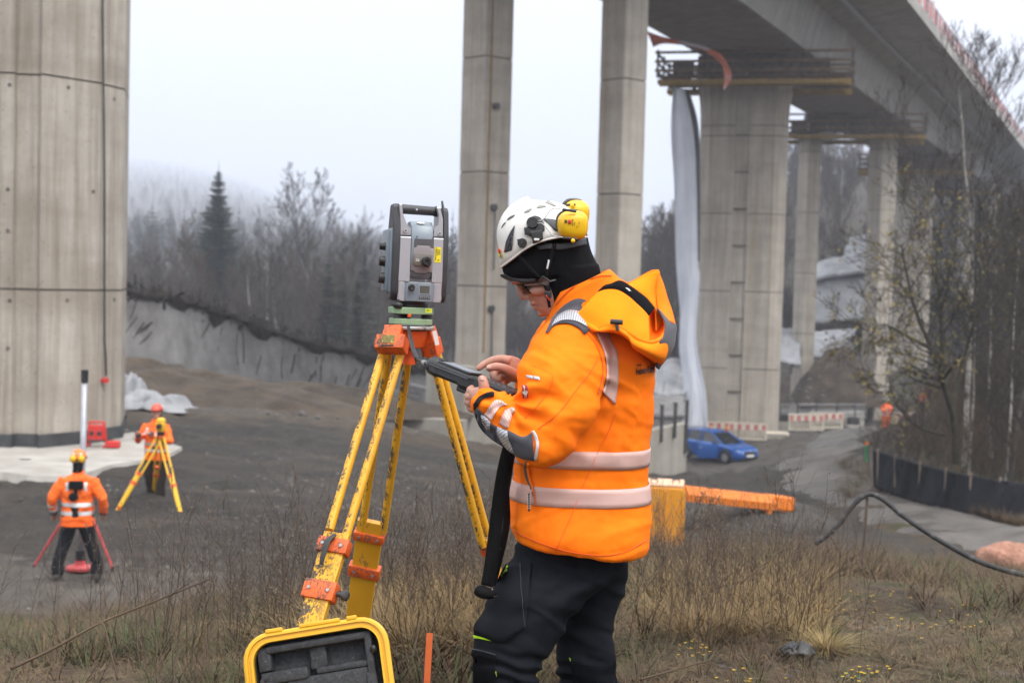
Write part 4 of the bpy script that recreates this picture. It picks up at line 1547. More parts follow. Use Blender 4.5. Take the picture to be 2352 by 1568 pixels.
# ------------------------------------------------------------------ big yellow tripod
def tripod():
	top = P(941, 750, 4.9)
	t = thing('surveying_tripod', 'worn yellow and orange surveying tripod with dirt-spattered legs carrying the total station', 'tripod', tuple(top))
	mb = MB().lathe([(.06, -.012), (.083, -.012), (.0855, -.009), (.0855, -.003), (.083, 0), (.02, 0)], top + Vector((0, 0, .003)), 32)
	mb.build('head_plate', ALU, t, smooth='auto')
	hub = MB()
	hub.lathe([(.03, -.075), (.05, -.07), (.066, -.03), (.068, -.013)], top, 18)
	hub.build('head_hub', ORG, t, smooth='auto')
	def leg(tubes, plank, clamps, hinge, knob, mat, mat2, lever=None, foot=None):
		"""tubes: two lists of (px, py, depth); plank: centre line with half width in px."""
		g = t
		lo_ = []
		tub = []
		for tb in tubes:
			pts = [P(*q) for q in tb]
			tub.append(pts)
			MB().tube(pts, .0145, 12).build('leg_tube', mat, g, smooth='auto')
		# flat lower extension
		a, b = P(*plank[0][:3]), P(*plank[1][:3])
		wa, wb = plank[0][3], plank[1][3]
		side = (tub[1][1] - tub[0][1]).normalized()
		ax = (b - a).normalized()
		side = (side - ax * side.dot(ax)).normalized()
		nrm = ax.cross(side).normalized()
		if nrm.y < 0:
			nrm = -nrm
		def sect(p, w_, th):
			return [p + side * (s * w_) + nrm * (q * th) for s, q in ((-1, -1), (-.85, -1.25), (.85, -1.25), (1, -1), (1, 1), (-1, 1))]
		end = a + (b - a) * plank[2]
		pk = MB().loft([sect(a, wa, .0115), sect(end, wa * .82, .0105)])
		ex = pk.build('leg_extension', mat2, g, smooth='auto')
		tip = MB().loft([sect(end, wa * .8, .012), sect(end + ax * .06, wa * .5, .012), sect(end + ax * .16, .004, .004)])
		tip.build('steel_foot', ORG, g)
		# orange clamps
		for k, (f, w_, h_) in enumerate(clamps):
			c = a + (b - a) * f
			rm = Matrix((side, nrm, ax)).transposed()
			cb = MB().bbox(c, (w_ * 2, .047, h_), .004, rm)
			co = cb.build('clamp', ORG if mat is YEL else MATS['clean_orange'], g, smooth='auto')
			for s in (-.6, .6):
				q = c + side * (w_ * s) - nrm * .0245
				MB().cyl(q, q - nrm * .004, .0055, 10).build('bolt', STEEL, co, smooth='auto')
			if knob and k == 1:
				q = c + side * w_
				kb = MB().tube([q, q + side * .018, q + side * .02, q + side * .034, q + side * .04], [.008, .008, .015, .019, .012], 12)
				kb.build('clamp_knob', DSTEEL, co, smooth='auto')
			if lever and k == 0:
				q = c - nrm * .028 - side * .01
				lv = MB().tube([q - ax * .03 + side * .012, q - nrm * .010 - ax * .006, q - nrm * .012 + ax * .05, q - nrm * .006 + ax * .075], [.009, .012, .010, .007], 8, flat=[.006, .008, .006, .005])
				lv.build('quick_lever', BLACKP, co, smooth='auto')
		# hinge block on the head
		pa, pb = P(*hinge[0]), P(*hinge[1])
		dirv = (pb - pa).normalized()
		sd = (side - dirv * side.dot(dirv)).normalized()
		nn = dirv.cross(sd)
		if nn.y < 0:
			nn = -nn
		w0, w1 = hinge[2], hinge[3]
		def hs(p, w_, th):
			return [p + sd * (x * w_) + nn * (y * th) for x, y in ((-1, -.9), (-.92, -1), (.92, -1), (1, -.9), (1, 1), (-1, 1))]
		m_ = pa.lerp(pb, .42)
		hb = MB().loft([hs(pa, w0, .02), hs(m_, w0 * 1.04, .024), hs(m_ + dirv * .002, w1 * .98, .028), hs(pb - dirv * .008, w1, .03), hs(pb, w1 * .95, .028)])
		ho = hb.build('leg_hinge', ORG if mat is YEL else MATS['clean_orange'], g, smooth='auto')
		return ho, pa, pb, sd, nn
	M('clean_orange', (.62, .075, .010), (.72, .10, .015), scale=6, rough=.45)
	d0 = 4.86
	ho, pa, pb, sd, nn = leg([[(881, 806, 4.84), (818, 1011, 4.66), (757, 1216, 4.5)], [(921, 808, 4.83), (859, 1020, 4.64), (792, 1240, 4.48)]],
		[(776, 1226, 4.49, .042), (720, 1412, 4.37, .04), 2.6], [(.16, .052, .048), (.71, .053, .060)], [(906, 752, 4.83), (897, 806, 4.79), .03, .052], True, YEL, YEL, True)
	# yellow plate on the front hinge
	c = pa.lerp(pb, .66) - nn * .0305 - sd * .004
	rm = Matrix((sd, nn, (pb - pa).normalized())).transposed()
	ys = MB().box(c, (.044, .002, .030), rm)
	yo = ys.build('yellow_label', worn('spattered_sticker', (.72, .56, .03), (.76, .62, .04), (.05, .04, .03), .62, 60), ho)
	MB().box(c + (pb - pa).normalized() * .024, (.042, .003, .004), rm).build('label_slot', INK, ho)
	leg([[(893, 806, 4.98), (862, 1010, 5.13), (830, 1222, 5.28)], [(940, 808, 4.97), (910, 1013, 5.12), (880, 1222, 5.27)]],
		[(853, 1196, 5.26, .05), (822, 1420, 5.42, .047), 1.9], [(.15, .058, .035), (.50, .060, .046)], [(918, 752, 4.94), (922, 806, 4.97), .026, .044], False, YEL, YELC)
	leg([[(991, 812, 4.92), (1050, 1034, 5.0), (1109, 1256, 5.08)], [(1003, 808, 4.96), (1062, 1018, 5.04), (1120, 1230, 5.12)]],
		[(1114, 1236, 5.09, .020), (1150, 1342, 5.13, .022), 3.6], [(.22, .024, .04), (.9, .024, .045)], [(982, 752, 4.9), (995, 814, 4.93), .022, .026], True, YEL, YEL)
	# pale label on the right hinge
	q = P(1001, 776, 4.87)
	MB().box(q, (.014, .003, .05), Matrix.Rotation(R(-14), 3, 'Y')).build('pale_label', WHITE, t)
	# fastening screw under the head
	MB().cyl(top + Vector((0, 0, -.08)), top + Vector((0, 0, -.13)), .022, 16).build('centring_screw', MATS['clean_orange'], t, smooth='auto')
	return t

tripod()

# ------------------------------------------------------------------ instrument case with the lid standing open
CASEY = M('yellow_case_plastic', (.66, .355, .010), (.71, .395, .014), scale=6, rough=.4, c3=(.46, .25, .02), scale3=50, lo3=.64, hi3=.7)
FOAM = M('charcoal_foam', (.018, .019, .022), (.04, .042, .047), scale=90, rough=.8, bmp=.5, bscale=160, bdist=.004, c3=(.10, .10, .11), scale3=120, lo3=.62, hi3=.68)

def case():
	d = 4.15
	o = P(722, 1500, d)
	right = (P(857, 1437 + 20, d) - P(583, 1482 + 20, d)).normalized()
	t = thing('instrument_case', 'yellow plastic instrument case standing open with black foam in its lid', 'case', (o.x, o.y, 0.03))
	up = Vector((0, .32, 1)).normalized()
	up = (up - right * up.dot(right)).normalized()
	nrm = right.cross(up)                       # away from the camera
	if nrm.y < 0:
		nrm = -nrm
	W, H = .415, .40
	top = P(722, 1455, d)
	cen = top - up * (H / 2 - .02)
	T = lambda x, z, y=0.0: cen + right * x + up * z + nrm * y
	def ringp(w, h, r, y):
		return [T(x, z, y) for x, z in rrect(w, h, r, 6)]
	sh = MB()
	sh.loft([ringp(W, H, .075, -.012), ringp(W + .012, H + .012, .08, -.008), ringp(W + .012, H + .012, .08, .004), ringp(W, H, .075, .008), ringp(W - .004, H - .004, .074, .06), ringp(W - .03, H - .03, .07, .075)], cap=False)
	sh.f.append(tuple(range(5 * 28, 6 * 28)))
	sh.loft([ringp(W, H, .075, -.012), ringp(W - .012, H - .012, .07, -.013), ringp(W - .014, H - .014, .069, -.006), ringp(W - .030, H - .030, .062, -.006), ringp(W - .032, H - .032, .061, -.012), ringp(W - .046, H - .046, .055, -.012), ringp(W - .05, H - .05, .054, .055)], cap=False)
	lid = sh.build('lid', CASEY, t, smooth='auto')
	for x, w_ in ((-.115, .012), (.02, .12), (.115, .03)):
		MB().bbox(T(x, H / 2 + .008, -.004), (w_ if w_ > .02 else .05, .02, .012), .003, Matrix((right, nrm, up)).transposed()).build('rim_lug', CASEY, lid, smooth='auto')
	# foam insert with recesses: walls round sunken floors
	fo = MB()
	fo.loft([ringp(W - .052, H - .052, .053, .002), ringp(W - .052, H - .052, .053, .05)], cap=False)
	fo.f.append(tuple(range(len(fo.v) - 28, len(fo.v))))
	rm = Matrix((right, nrm, up)).transposed()
	f = fo.build('foam_insert', FOAM, t)
	for x, z, w_, h_, dp in ((.0, .155, .30, .022, .05), (-.155, .13, .04, .07, .045), (.0, .115, .05, .07, .03), (.152, .10, .022, .13, .05), (.075, .075, .17, .02, .04), (-.10, .075, .14, .035, .05), (.03, .03, .26, .07, .042), (-.155, -.02, .04, .2, .05), (.15, -.05, .03, .2, .05), (0, -.06, .3, .06, .04), (-.03, -.14, .3, .06, .05)):
		MB().bbox(T(x, z, .05 - dp / 2), (w_, dp, h_), .008, rm).build('foam_block', FOAM, f, smooth='auto')
	for x, z in ((.166, .0), (.166, .11)):
		MB().ball(T(x, z, .0), (.010, .010, .013), 10).build('stud', BLACKP, lid, smooth=True)
	# base tub, mostly below the picture
	bt = MB()
	fr = -Vector((nrm.x, nrm.y, 0)).normalized()
	r2 = Vector((right.x, right.y, 0)).normalized()
	c2 = cen - up * (H / 2)
	c2 = Vector((c2.x, c2.y, 0)) + fr * .20
	def tub(w, h, r, z):
		return [c2 + r2 * x + fr * y + Vector((0, 0, z)) for x, y in rrect(w, h, r, 6)]
	zt = (cen - up * (H / 2)).z - .0
	bt.loft([tub(W - .03, H - .03, .07, tz(c2.x, c2.y) + .0), tub(W, H, .075, tz(c2.x, c2.y) + .02), tub(W, H, .075, zt - .03), tub(W + .01, H + .01, .078, zt - .02), tub(W - .02, H - .02, .07, zt - .02), tub(W - .03, H - .03, .065, zt - .1)], cap=True)
	bt.build('tub', CASEY, t, smooth='auto')

case()

# marker stake
def stake():
	a, b = P(987, 1453, 5.2), P(976, 1650, 5.15)
	t = thing('marker_stake', 'orange wooden marker stake standing in the dry grass beside the open case', 'stake', tuple(b))
	ax = (a - b).normalized()
	r = Vector((1, 0, 0)) - ax * ax.x
	r.normalize()
	n_ = ax.cross(r)
	MB().loft([[p + r * x + n_ * y for x, y in ((-w_, -.006), (w_, -.006), (w_, .006), (-w_, .006))] for p, w_ in ((b - ax * .1, .011), (a, .0115))]).build('stake_body', M('orange_marker_paint', (.80, .14, .03), (.84, .18, .04), scale=20, rough=.6), t)

stake()
# ------------------------------------------------------------------ the blown-up old viaduct and earth heaps
SOIL = M('dark_soil', (.012, .009, .007), (.034, .025, .018), scale=2.5, rough=.95, coords='Position', bmp=.8, bscale=9, bdist=.06)
EARTH = M('brown_earth', (.034, .024, .016), (.082, .06, .041), scale=.9, rough=.95, coords='Position', bmp=.8, bscale=5, bdist=.08, c3=(.12, .095, .07), scale3=6, lo3=.6, hi3=.72)
GRAVH = M('grey_gravel_heap', (.026, .024, .021), (.066, .06, .053), scale=3, rough=.95, coords='Position', bmp=.8, bscale=12, bdist=.06)
TARP = M('pale_grey_tarpaulin', (.23, .235, .25), (.36, .37, .39), scale=.8, rough=.65, coords='Position', bmp=.5, bscale=3, bdist=.06)
DTARP = M('dark_grey_sheet', (.16, .165, .175), (.24, .245, .255), scale=.5, rough=.7, coords='Position', bmp=.6, bscale=2, bdist=.1)

def dn(p, s, seed=0.0):
	return noise.fractal(Vector((p.x * s + seed, p.y * s, p.z * s)), 1, 2, 4)

def girder():
	top = [(262, 664, 57), (282, 668, 57.5), (421, 692, 59), (532, 728, 60.5), (692, 782, 62.5), (860, 819, 65), (915, 832, 66), (985, 850, 67)]
	bot = [(262, 850, 56.2), (282, 850, 56.6), (417, 868, 58), (614, 905, 61), (760, 940, 63), (819, 952, 64), (909, 975, 65.2), (985, 985, 66)]
	t = thing('fallen_girder', 'long grey fallen concrete girder slanting down behind the earth heap, soil along its top', 'concrete girder', tuple(P(600, 900, 61)))
	n = 60
	a, b = catmull(top, n), catmull(bot, n)
	A, B = [P(*q) for q in a], [P(*q) for q in b]
	back = Vector((.35, 2.2, -.45))
	rings = []
	for i in range(n):
		w_ = Vector((0, .10 * dn(A[i], .6), .12 * dn(A[i], .5, 4)))
		m1, m2 = A[i].lerp(B[i], .33), A[i].lerp(B[i], .66)
		rings.append([A[i] + w_, m1 + Vector((0, -.06 * dn(m1, .4), 0)), m2, B[i], B[i] + back, A[i] + back + w_])
	MB().loft(rings).build('girder_web', CON_OLD, t)
	# broken panels: joints and drip marks as raised ribs and gouges
	random.seed(2)
	for i in range(46):
		k = random.randint(2, n - 3)
		f0 = rnd(.05, .6)
		f1 = min(.97, f0 + rnd(.15, .5))
		p, q = A[k].lerp(B[k], f0), A[max(0, k - int(rnd(1, 3)))].lerp(B[max(0, k - 2)], f1)
		o_ = Vector((0, -.02, 0))
		MB().tube([p + o_, p.lerp(q, .5) + o_ + Vector((rnd(-.08, .08), 0, 0)), q + o_], [rnd(.012, .03), rnd(.015, .04), .008], 5, flat=.02).build('crack', SOIL, t)
	# soil crust along the top
	rows = []
	m_ = 150
	at = catmull(top, m_)
	for i in range(m_):
		p = P(*at[i])
		row = []
		for j in range(12):
			th = 2 * math.pi * j / 12
			r_ = .16 + .24 * noise.noise(Vector((i * .16, j * .8, 1))) + .12 * noise.noise(Vector((i * .6, j * 1.5, 5)))
			hang = .8 * max(0, noise.noise(Vector((i * .13, 3, 3)))) if math.sin(th) < -.3 and math.cos(th) < 0 else 0
			row.append(p + Vector((0, (.25 + .55 * math.cos(th)) * (1 + r_), .02 + r_ * math.sin(th) * 1.25 - hang)) + Vector((noise.noise(Vector((i * .5, j, 9))) * .2, 0, 0)))
		rows.append(row)
	MB().loft(rows).build('soil_crust', SOIL, t, smooth=False)
	cl = MB()
	random.seed(44)
	for i in range(520):
		q_ = P(*at[random.randint(2, m_ - 3)]) + Vector((rnd(-.3, .3), rnd(-.5, 1.0), rnd(-.42, .34)))
		r_ = rnd(.05, .2)
		cl.add([q_ + Vector((rnd(-1, 1), rnd(-1, 1), rnd(-1, 1))) * r_ for _ in range(4)], [(0, 1, 2), (0, 2, 3), (0, 3, 1), (1, 3, 2)])
	for i in range(160):
		q_ = P(*at[random.randint(2, m_ - 3)]) + Vector((rnd(-.3, .3), rnd(-.5, .2), .2))
		cl.tube([q_, q_ + Vector((rnd(-.2, .2), rnd(-.2, .2), rnd(.2, .6)))], .014, 3)
	cl.build('clods', SOIL, t, fix=False)['kind'] = 'stuff'
	# ends of broken steel and slabs at the low end
	for x, y, w_, h_, r_ in ((930, 905, 1.5, .25, -10), (955, 930, 1.2, .22, -6), (948, 952, 1.6, .25, -3), (962, 890, .9, .2, -12)):
		MB().bbox(P(x, y, 65.2), (w_, .8, h_), .04, Matrix.Rotation(R(-r_), 3, 'Y')).build('slab_fragment', CON_OLD, t)
	# yellowish drip patches
	for x, y in ((430, 840), (720, 870), (660, 742)):
		p = P(x, y, 57.8 if x < 500 else 62.2)

girder()

def heap(name, label, c, rx, ry, h, mat, seed, cat='heap', rough=.14, ang=0, n=34, base=None, peak=(0, 0), group=None, power=1.0):
	z0 = base if base is not None else min(tz(c.x + dx, c.y + dy) for dx in (-rx * .7, rx * .7) for dy in (-ry * .7, ry * .7)) - .15
	mb = MB()
	rows = []
	for i in range(n):
		f = i / (n - 1)
		row = []
		for j in range(n * 2):
			th = 2 * math.pi * j / (n * 2)
			x, y = math.cos(th) * rx * f, math.sin(th) * ry * f
			k = (1 - f ** 1.6) ** power
			px_, py_ = x + peak[0] * (1 - f), y + peak[1] * (1 - f)
			xr, yr = px_ * math.cos(ang) - py_ * math.sin(ang), px_ * math.sin(ang) + py_ * math.cos(ang)
			p = Vector((c.x + xr, c.y + yr, z0))
			p.z += h * k * (1 + .25 * noise.noise(Vector((p.x * .35, p.y * .35, seed)))) + rough * h * noise.fractal(Vector((p.x * 1.3, p.y * 1.3, seed)), 1, 2, 4) * (1 - f * .6)
			p += Vector((noise.noise(Vector((p.x, p.y, seed + 5))) * rx * .05, noise.noise(Vector((p.y, p.x, seed + 8))) * ry * .05, 0))
			row.append(p)
		rows.append(row)
	mb.loft(rows, cap=False)
	o = mb.build(name, mat, None, smooth=True)
	o.data.transform(Matrix.Translation(-Vector((c.x, c.y, z0))))
	o.location = (c.x, c.y, z0)
	return tag(o, label, cat, group)

g1 = P(330, 905, 50)
heap('earth_heap', 'large brown earth heap in front of the fallen girder', Vector((g1.x, g1.y, 0)), 9, 4.6, 1.55, EARTH, 1, base=-3.3, ang=-.25, peak=(-1.2, 1))
g2 = P(700, 945, 55)
heap('earth_heap', 'low brown earth ridge at the foot of the fallen girder, behind the yellow tripod', Vector((g2.x, g2.y, 0)), 7, 3, .95, EARTH, 2, base=-3.6, ang=-.35)
g3 = P(430, 1010, 38)
heap('gravel_heap', 'flat dark gravel spread behind the crouching-level tripod'.replace('crouching-level ', 'small yellow '), Vector((g3.x + 2.2, g3.y, 0)), 6.5, 1.7, .42, GRAVH, 3)

# crumpled tarpaulin beside the near pier
def crumple(name, label, cat, c, rx, ry, h, mat, seed, n=46, sharp=1.0):
	rows = []
	for i in range(n):
		row = []
		for j in range(n):
			u, v_ = i / (n - 1) * 2 - 1, j / (n - 1) * 2 - 1
			x, y = u * rx, v_ * ry
			k = max(0, 1 - (abs(u) ** 3 + abs(v_) ** 3) / 1.2)
			r1 = 1 - 2 * abs(noise.noise(Vector((u * 1.5 + seed, v_ * 1.1, seed))))
			r2 = 1 - 2 * abs(noise.noise(Vector((u * 3.2 + seed, v_ * 2.6, seed + 3))))
			z = h * k * (.35 + .45 * r1 + .22 * r2 * sharp) + .03
			row.append(Vector((c.x + x * (1 + .1 * r1) + .2 * rx * noise.noise(Vector((v_ * 3, seed, 1))), c.y + y + .2 * ry * noise.noise(Vector((u * 3, seed, 2))), c.z + max(.0, z))))
		rows.append(row)
	mb = MB().grid(rows)
	o = mb.build(name, mat, None, smooth=True)
	o.data.transform(Matrix.Translation(-c))
	o.location = c
	s = o.modifiers.new('s', 'SOLIDIFY')
	s.thickness = .02
	return tag(o, label, cat)

q = P(352, 925, 43)
crumple('tarpaulin', 'crumpled pale grey tarpaulin lying on the earth beside the big pier', 'tarpaulin', Vector((q.x, q.y, tz(q.x, q.y))), 1.05, .9, .6, TARP, 4.2)
q = P(292, 900, 44)
crumple('tarpaulin', 'pale tarpaulin bunched up against the edge of the big pier', 'tarpaulin', Vector((q.x, q.y, tz(q.x, q.y))), .6, .8, 1.05, TARP, 8.1)

# red socket stand on the apron
def socket_stand():
	q = GZ(222, 1025, -2.6)
	t = thing('socket_stand', 'red power socket stand on the pale apron at the foot of the big pier', 'socket stand', tuple(q))
	z = tz(q.x, q.y) + .04
	q.z = z
	MB().bbox(q + Vector((0, 0, .36)), (.36, .22, .34), .02).build('cabinet', RED, t)
	for s in (-.22, .22):
		MB().tube([q + Vector((s, -.2, .05)), q + Vector((s, .25, .05))], .03, 8).build('skid', RED, t)
		MB().tube([q + Vector((s, 0, .05)), q + Vector((s * .8, 0, .6))], .025, 8).build('frame_tube', RED, t)
	MB().tube([q + Vector((-.18, 0, .6)), q + Vector((.18, 0, .6))], .025, 8).build('frame_tube', RED, t)
	for x in (-.09, .09):
		MB().cyl(q + Vector((x, -.11, .36)), q + Vector((x, -.15, .34)), .05, 12).build('socket', DSTEEL, t)
	MB().bbox(q + Vector((.42, -.1, .1)), (.3, .2, .16), .03).build('plug_box', RED, t)

socket_stand()

# ------------------------------------------------------------------ footings, walls, fragments
def block(name, label, cat, corners, y0, y1, thick, mat, par=None, group=None):
	"""Wall between photograph points: corners (px, depth), foot row y0, top row y1 per corner."""
	lo_ = [P(px, y0[i], d) for i, (px, d) in enumerate(corners)]
	hi_ = [P(px, y1[i], d) for i, (px, d) in enumerate(corners)]
	back = Vector((.15, thick, 0))
	rings = [[a + Vector((0, 0, -.6)), Vector((a.x, a.y, b.z)), Vector((a.x, a.y, b.z)) + back, a + back + Vector((0, 0, -.6))] for a, b in zip(lo_, hi_)]
	mb = MB().loft(rings)
	o = mb.build(name, mat, None)
	o.data.transform(Matrix.Translation(-lo_[0]))
	o.location = lo_[0]
	return tag(o, label, cat, group)

block('concrete_footing', 'broad concrete footing under the slim pillar behind the yellow tripod', 'footing', [(976, 55), (1064, 53.5), (1170, 55.5)], (975, 985, 985), (850, 842, 846), 4, CON_WALL)
block('concrete_wall', 'low pale concrete wall in front of the footing, left of the white van', 'wall', [(920, 52), (1062, 50.5)], (985, 1005), (958, 966), .5, CON_WALL)
rw = block('retaining_wall', 'stepped pale concrete retaining wall just behind the surveyor\'s back, left of the blue car', 'wall', [(1380, 60), (1492, 61), (1576, 64)], (1062, 1062, 1058), (1010, 988, 972), 1.2, CON_WALL)
for i, (px, y0, y1, d) in enumerate(((1519, 1015, 930, 62), (1550, 1005, 925, 63), (1576, 1040, 920, 64))):
	a, b = P(px, y0, d - .3), P(px + 1, y1, d - .3)
	t = thing('steel_post', ('dark steel post nearest the surveyor on the retaining wall', 'dark middle steel post on the retaining wall', 'dark steel post at the end of the retaining wall by the hanging sheet')[i], 'post', tuple(a), group='steel posts on the retaining wall')
	MB().box((a + b) / 2, (.14, .14, (b - a).length)).build('shaft', DSTEEL, t)
	MB().box(b, (.2, .2, .05)).build('post_cap', DSTEEL, t)
block('concrete_wall', 'pale concrete wall with a mesh fence on it, behind the striped barriers at the right', 'wall', [(1788, 93), (1900, 92), (1984, 96)], (1000, 998, 990), (952, 950, 946), .8, CON_WALL)

def mesh_fence():
	t = thing('mesh_fence', 'grey wire mesh fence with posts on the pale wall under the bridge', 'fence', tuple(P(1790, 960, 92)))
	xs = [(1792, 92), (1832, 91.6), (1876, 91.5), (1922, 92.4), (1964, 94.5), (1990, 96)]
	for px, d in xs:
		a, b = P(px, 962, d), P(px, 926, d)
		MB().tube([a, b], .05, 6).build('fence_post', DSTEEL, t)
	for y in (928, 944, 958):
		MB().tube([P(px, y, d) for px, d in xs], .025, 5).build('fence_rail', STEEL, t)
	mb = MB()
	for i in range(len(xs) - 1):
		for k in range(9):
			f = k / 9
			px, d = xs[i][0] * (1 - f) + xs[i + 1][0] * f, xs[i][1] * (1 - f) + xs[i + 1][1] * f
			mb.tube([P(px, 960, d), P(px, 927, d)], .012, 3)
	o = mb.build('wire_mesh', STEEL, t)
	o['kind'] = 'stuff'
	for px, y, d in ((1797, 958, 91.2), (1848, 960, 91), (1862, 961, 91), (1960, 966, 93.5)):
		MB().bbox(P(px, y, d), (.75, .5, .5), .1).build('rubber_pad', RUBBER, t)

mesh_fence()

# sheet-covered wreckage under the bridge at the right
def sheet_slope(name, label, cat, T_, B_, mat, seed, amp=.5, nu=36, nv=18, thick=.3):
	a, b = catmull(T_, nu), catmull(B_, nu)
	rows = []
	for i in range(nu):
		row = []
		for j in range(nv):
			t = j / (nv - 1)
			q = a[i] * (1 - t) + b[i] * t
			q[2] += amp * noise.fractal(Vector((q[0] * .03, q[1] * .03, seed)), 1, 2, 3)
			q[1] += 5 * noise.noise(Vector((q[0] * .05, t * 2, seed + 4))) * (1 if j in (0, nv - 1) else .4)
			row.append(P(*q))
		rows.append(row)
	mb = MB().grid(rows)
	c = rows[0][0]
	o = mb.build(name, mat, None, smooth=True)
	o.data.transform(Matrix.Translation(-c))
	o.location = c
	s = o.modifiers.new('s', 'SOLIDIFY')
	s.thickness = thick
	return tag(o, label, cat)

sheet_slope('covered_slope', 'dark grey sheet covering the slope of wreckage between the slender pillars', 'sheet', [(1860, 650, 128), (1890, 638, 128), (1940, 632, 129), (2040, 620, 130)], [(1862, 748, 121), (1900, 742, 121), (1950, 738, 122), (2040, 735, 123)], DTARP, 1)
sheet_slope('white_cover', 'whitish sheet along the top of the covered wreckage under the bridge', 'sheet', [(1872, 615, 131), (1900, 602, 131), (1950, 594, 132), (2040, 585, 133)], [(1866, 650, 126), (1896, 640, 126), (1945, 632, 127), (2040, 622, 128)], TARP, 2)
sheet_slope('white_cover', 'narrow pale sheet strip running up the slope above the covered wreckage', 'sheet', [(1950, 552, 142), (1975, 548, 142), (2010, 546, 143)], [(1935, 602, 131), (1960, 598, 131), (2010, 592, 132)], TARP, 3)
sheet_slope('concrete_slab', 'pale broken deck slab lying tilted between the slender pillars', 'slab', [(1862, 772, 118), (1900, 766, 118), (1965, 762, 119)], [(1862, 822, 111), (1900, 828, 111), (1940, 812, 112)], TARP, 5, .2)
sheet_slope('concrete_slab', 'pale slab pieces seen between the broad pier and the slender pillar', 'slab', [(1782, 758, 110), (1815, 762, 110), (1838, 765, 110)], [(1782, 832, 106), (1815, 842, 106), (1838, 846, 106)], TARP, 6, .3)
sheet_slope('broken_edge', 'broken grey concrete edge leaning over the dark mound under the bridge', 'slab', [(1900, 800, 110), (1930, 786, 110), (1962, 772, 112)], [(1902, 846, 108), (1924, 818, 108.5), (1958, 808, 111)], CON_OLD, 7, .1)
sheet_slope('covered_wreckage', 'pale grey sheets over wreckage left of the hanging white sheet', 'sheet', [(1480, 838, 84), (1520, 834, 84), (1575, 832, 85)], [(1480, 905, 79), (1520, 918, 79), (1575, 912, 80)], TARP, 8, .5)
sheet_slope('covered_wreckage', 'dark grey slab under the pale sheets left of the hanging sheet', 'slab', [(1480, 910, 79), (1520, 920, 79), (1570, 915, 80)], [(1480, 960, 76), (1520, 965, 76), (1570, 962, 77)], CON_OLD, 9, .2)
p = P(1925, 890, 107)
heap('earth_heap', 'dark brown earth heap under the bridge between the slender pillars', Vector((p.x, p.y, 0)), 3.6, 3.0, 4.2, EARTH, 11, base=P(1925, 935, 105).z, power=.8)
p = P(1860, 915, 112)
heap('earth_heap', 'low brown heap behind the left slender pillar under the bridge', Vector((p.x, p.y, 0)), 4.2, 3, 2.6, EARTH, 12, base=P(1860, 935, 110).z)
p = P(1905, 992, 88)
heap('gravel_heap', 'small dark gravel heap beside the striped barriers', Vector((p.x, p.y, 0)), 2.6, 1.6, .95, GRAVH, 13)
p = P(1985, 985, 92)
heap('gravel_heap', 'low dark gravel heap by the road under the bridge', Vector((p.x, p.y, 0)), 3.2, 1.8, .7, GRAVH, 14)
p = P(1630, 1062, 62)
heap('gravel_heap', 'small weedy heap in front of the blue car', Vector((p.x - .8, p.y, 0)), 1.5, .9, .6, GRAVH, 15)
# rubble lumps
random.seed(15)
RUB = []
for i in range(6):
	m_ = MB()
	m_.ball((0, 0, .3), (rnd(.3, .5), rnd(.3, .5), rnd(.2, .4)), 8)
	m_.v = [tuple(Vector(v_) * (1 + .3 * noise.noise(Vector(v_) * 4 + Vector((i, 0, 0))))) for v_ in m_.v]
	RUB.append(m_)
xf = []
for i in range(110):
	px, py, d = rnd(1795, 1900), rnd(835, 930), rnd(103, 116)
	q = P(px, py, d)
	xf.append((random.randint(0, 5), q.x, q.y, q.z - rnd(0, .4), rnd(.1, .4), rnd(0, 6), 0, 0))
for i in range(500):
	px = rnd(284, 1000)
	q = P(px, 890 + (px - 284) * .16 + rnd(-12, 14), rnd(44, 56))
	xf.append((random.randint(0, 5), q.x, q.y, tz(q.x, q.y) - .04, rnd(.03, .05 + .2 * random.random() ** 2), rnd(0, 6), 0, 0))
for i in range(800):
	a = rnd(-19, 5)
	d = rnd(14, 36)
	x, y = d * math.sin(R(a)), d * math.cos(R(a))
	xf.append((random.randint(0, 5), x, y, tz(x, y) - .03, rnd(.03, .03 + .13 * random.random() ** 2), rnd(0, 6), 0, 0))
PEB = []
for i in range(4):
	m_ = MB()
	m_.add([(rnd(-1, -.5), rnd(-.3, .3), 0), (rnd(.5, 1), rnd(-.3, .3), 0), (rnd(-.3, .3), rnd(.5, 1), 0), (rnd(-.3, .3), rnd(-1, -.5), 0), (rnd(-.2, .2), rnd(-.2, .2), rnd(.5, .9))], [(0, 3, 4), (3, 1, 4), (1, 2, 4), (2, 0, 4)])
	PEB.append(m_)
gx = []
while len(gx) < 9000:
	a, d = rnd(-20, 9), 13 + 27 * random.random() ** 1.3
	x, y = d * math.sin(R(a)), d * math.cos(R(a))
	if noise.noise(Vector((x * .35, y * .7, 6))) + rnd(-.5, .5) < -.05:
		continue
	gx.append((random.randint(0, 3), x, y, tz(x, y) - .01, rnd(.02, .03 + .06 * random.random() ** 2), rnd(0, 6), 0, 0))
joined('coarse_gravel', PEB, gx, [M('dark_gravel_stones', (.022, .02, .018), (.085, .076, .068), scale=.9, rough=.9, coords='Position'), M('brown_gravel_stones', (.04, .032, .025), (.13, .11, .09), scale=.9, rough=.9, coords='Position')])
joined('rubble', RUB, xf, [M('grey_stones', (.07, .066, .062), (.17, .16, .15), scale=.7, rough=.9, coords='Position')])

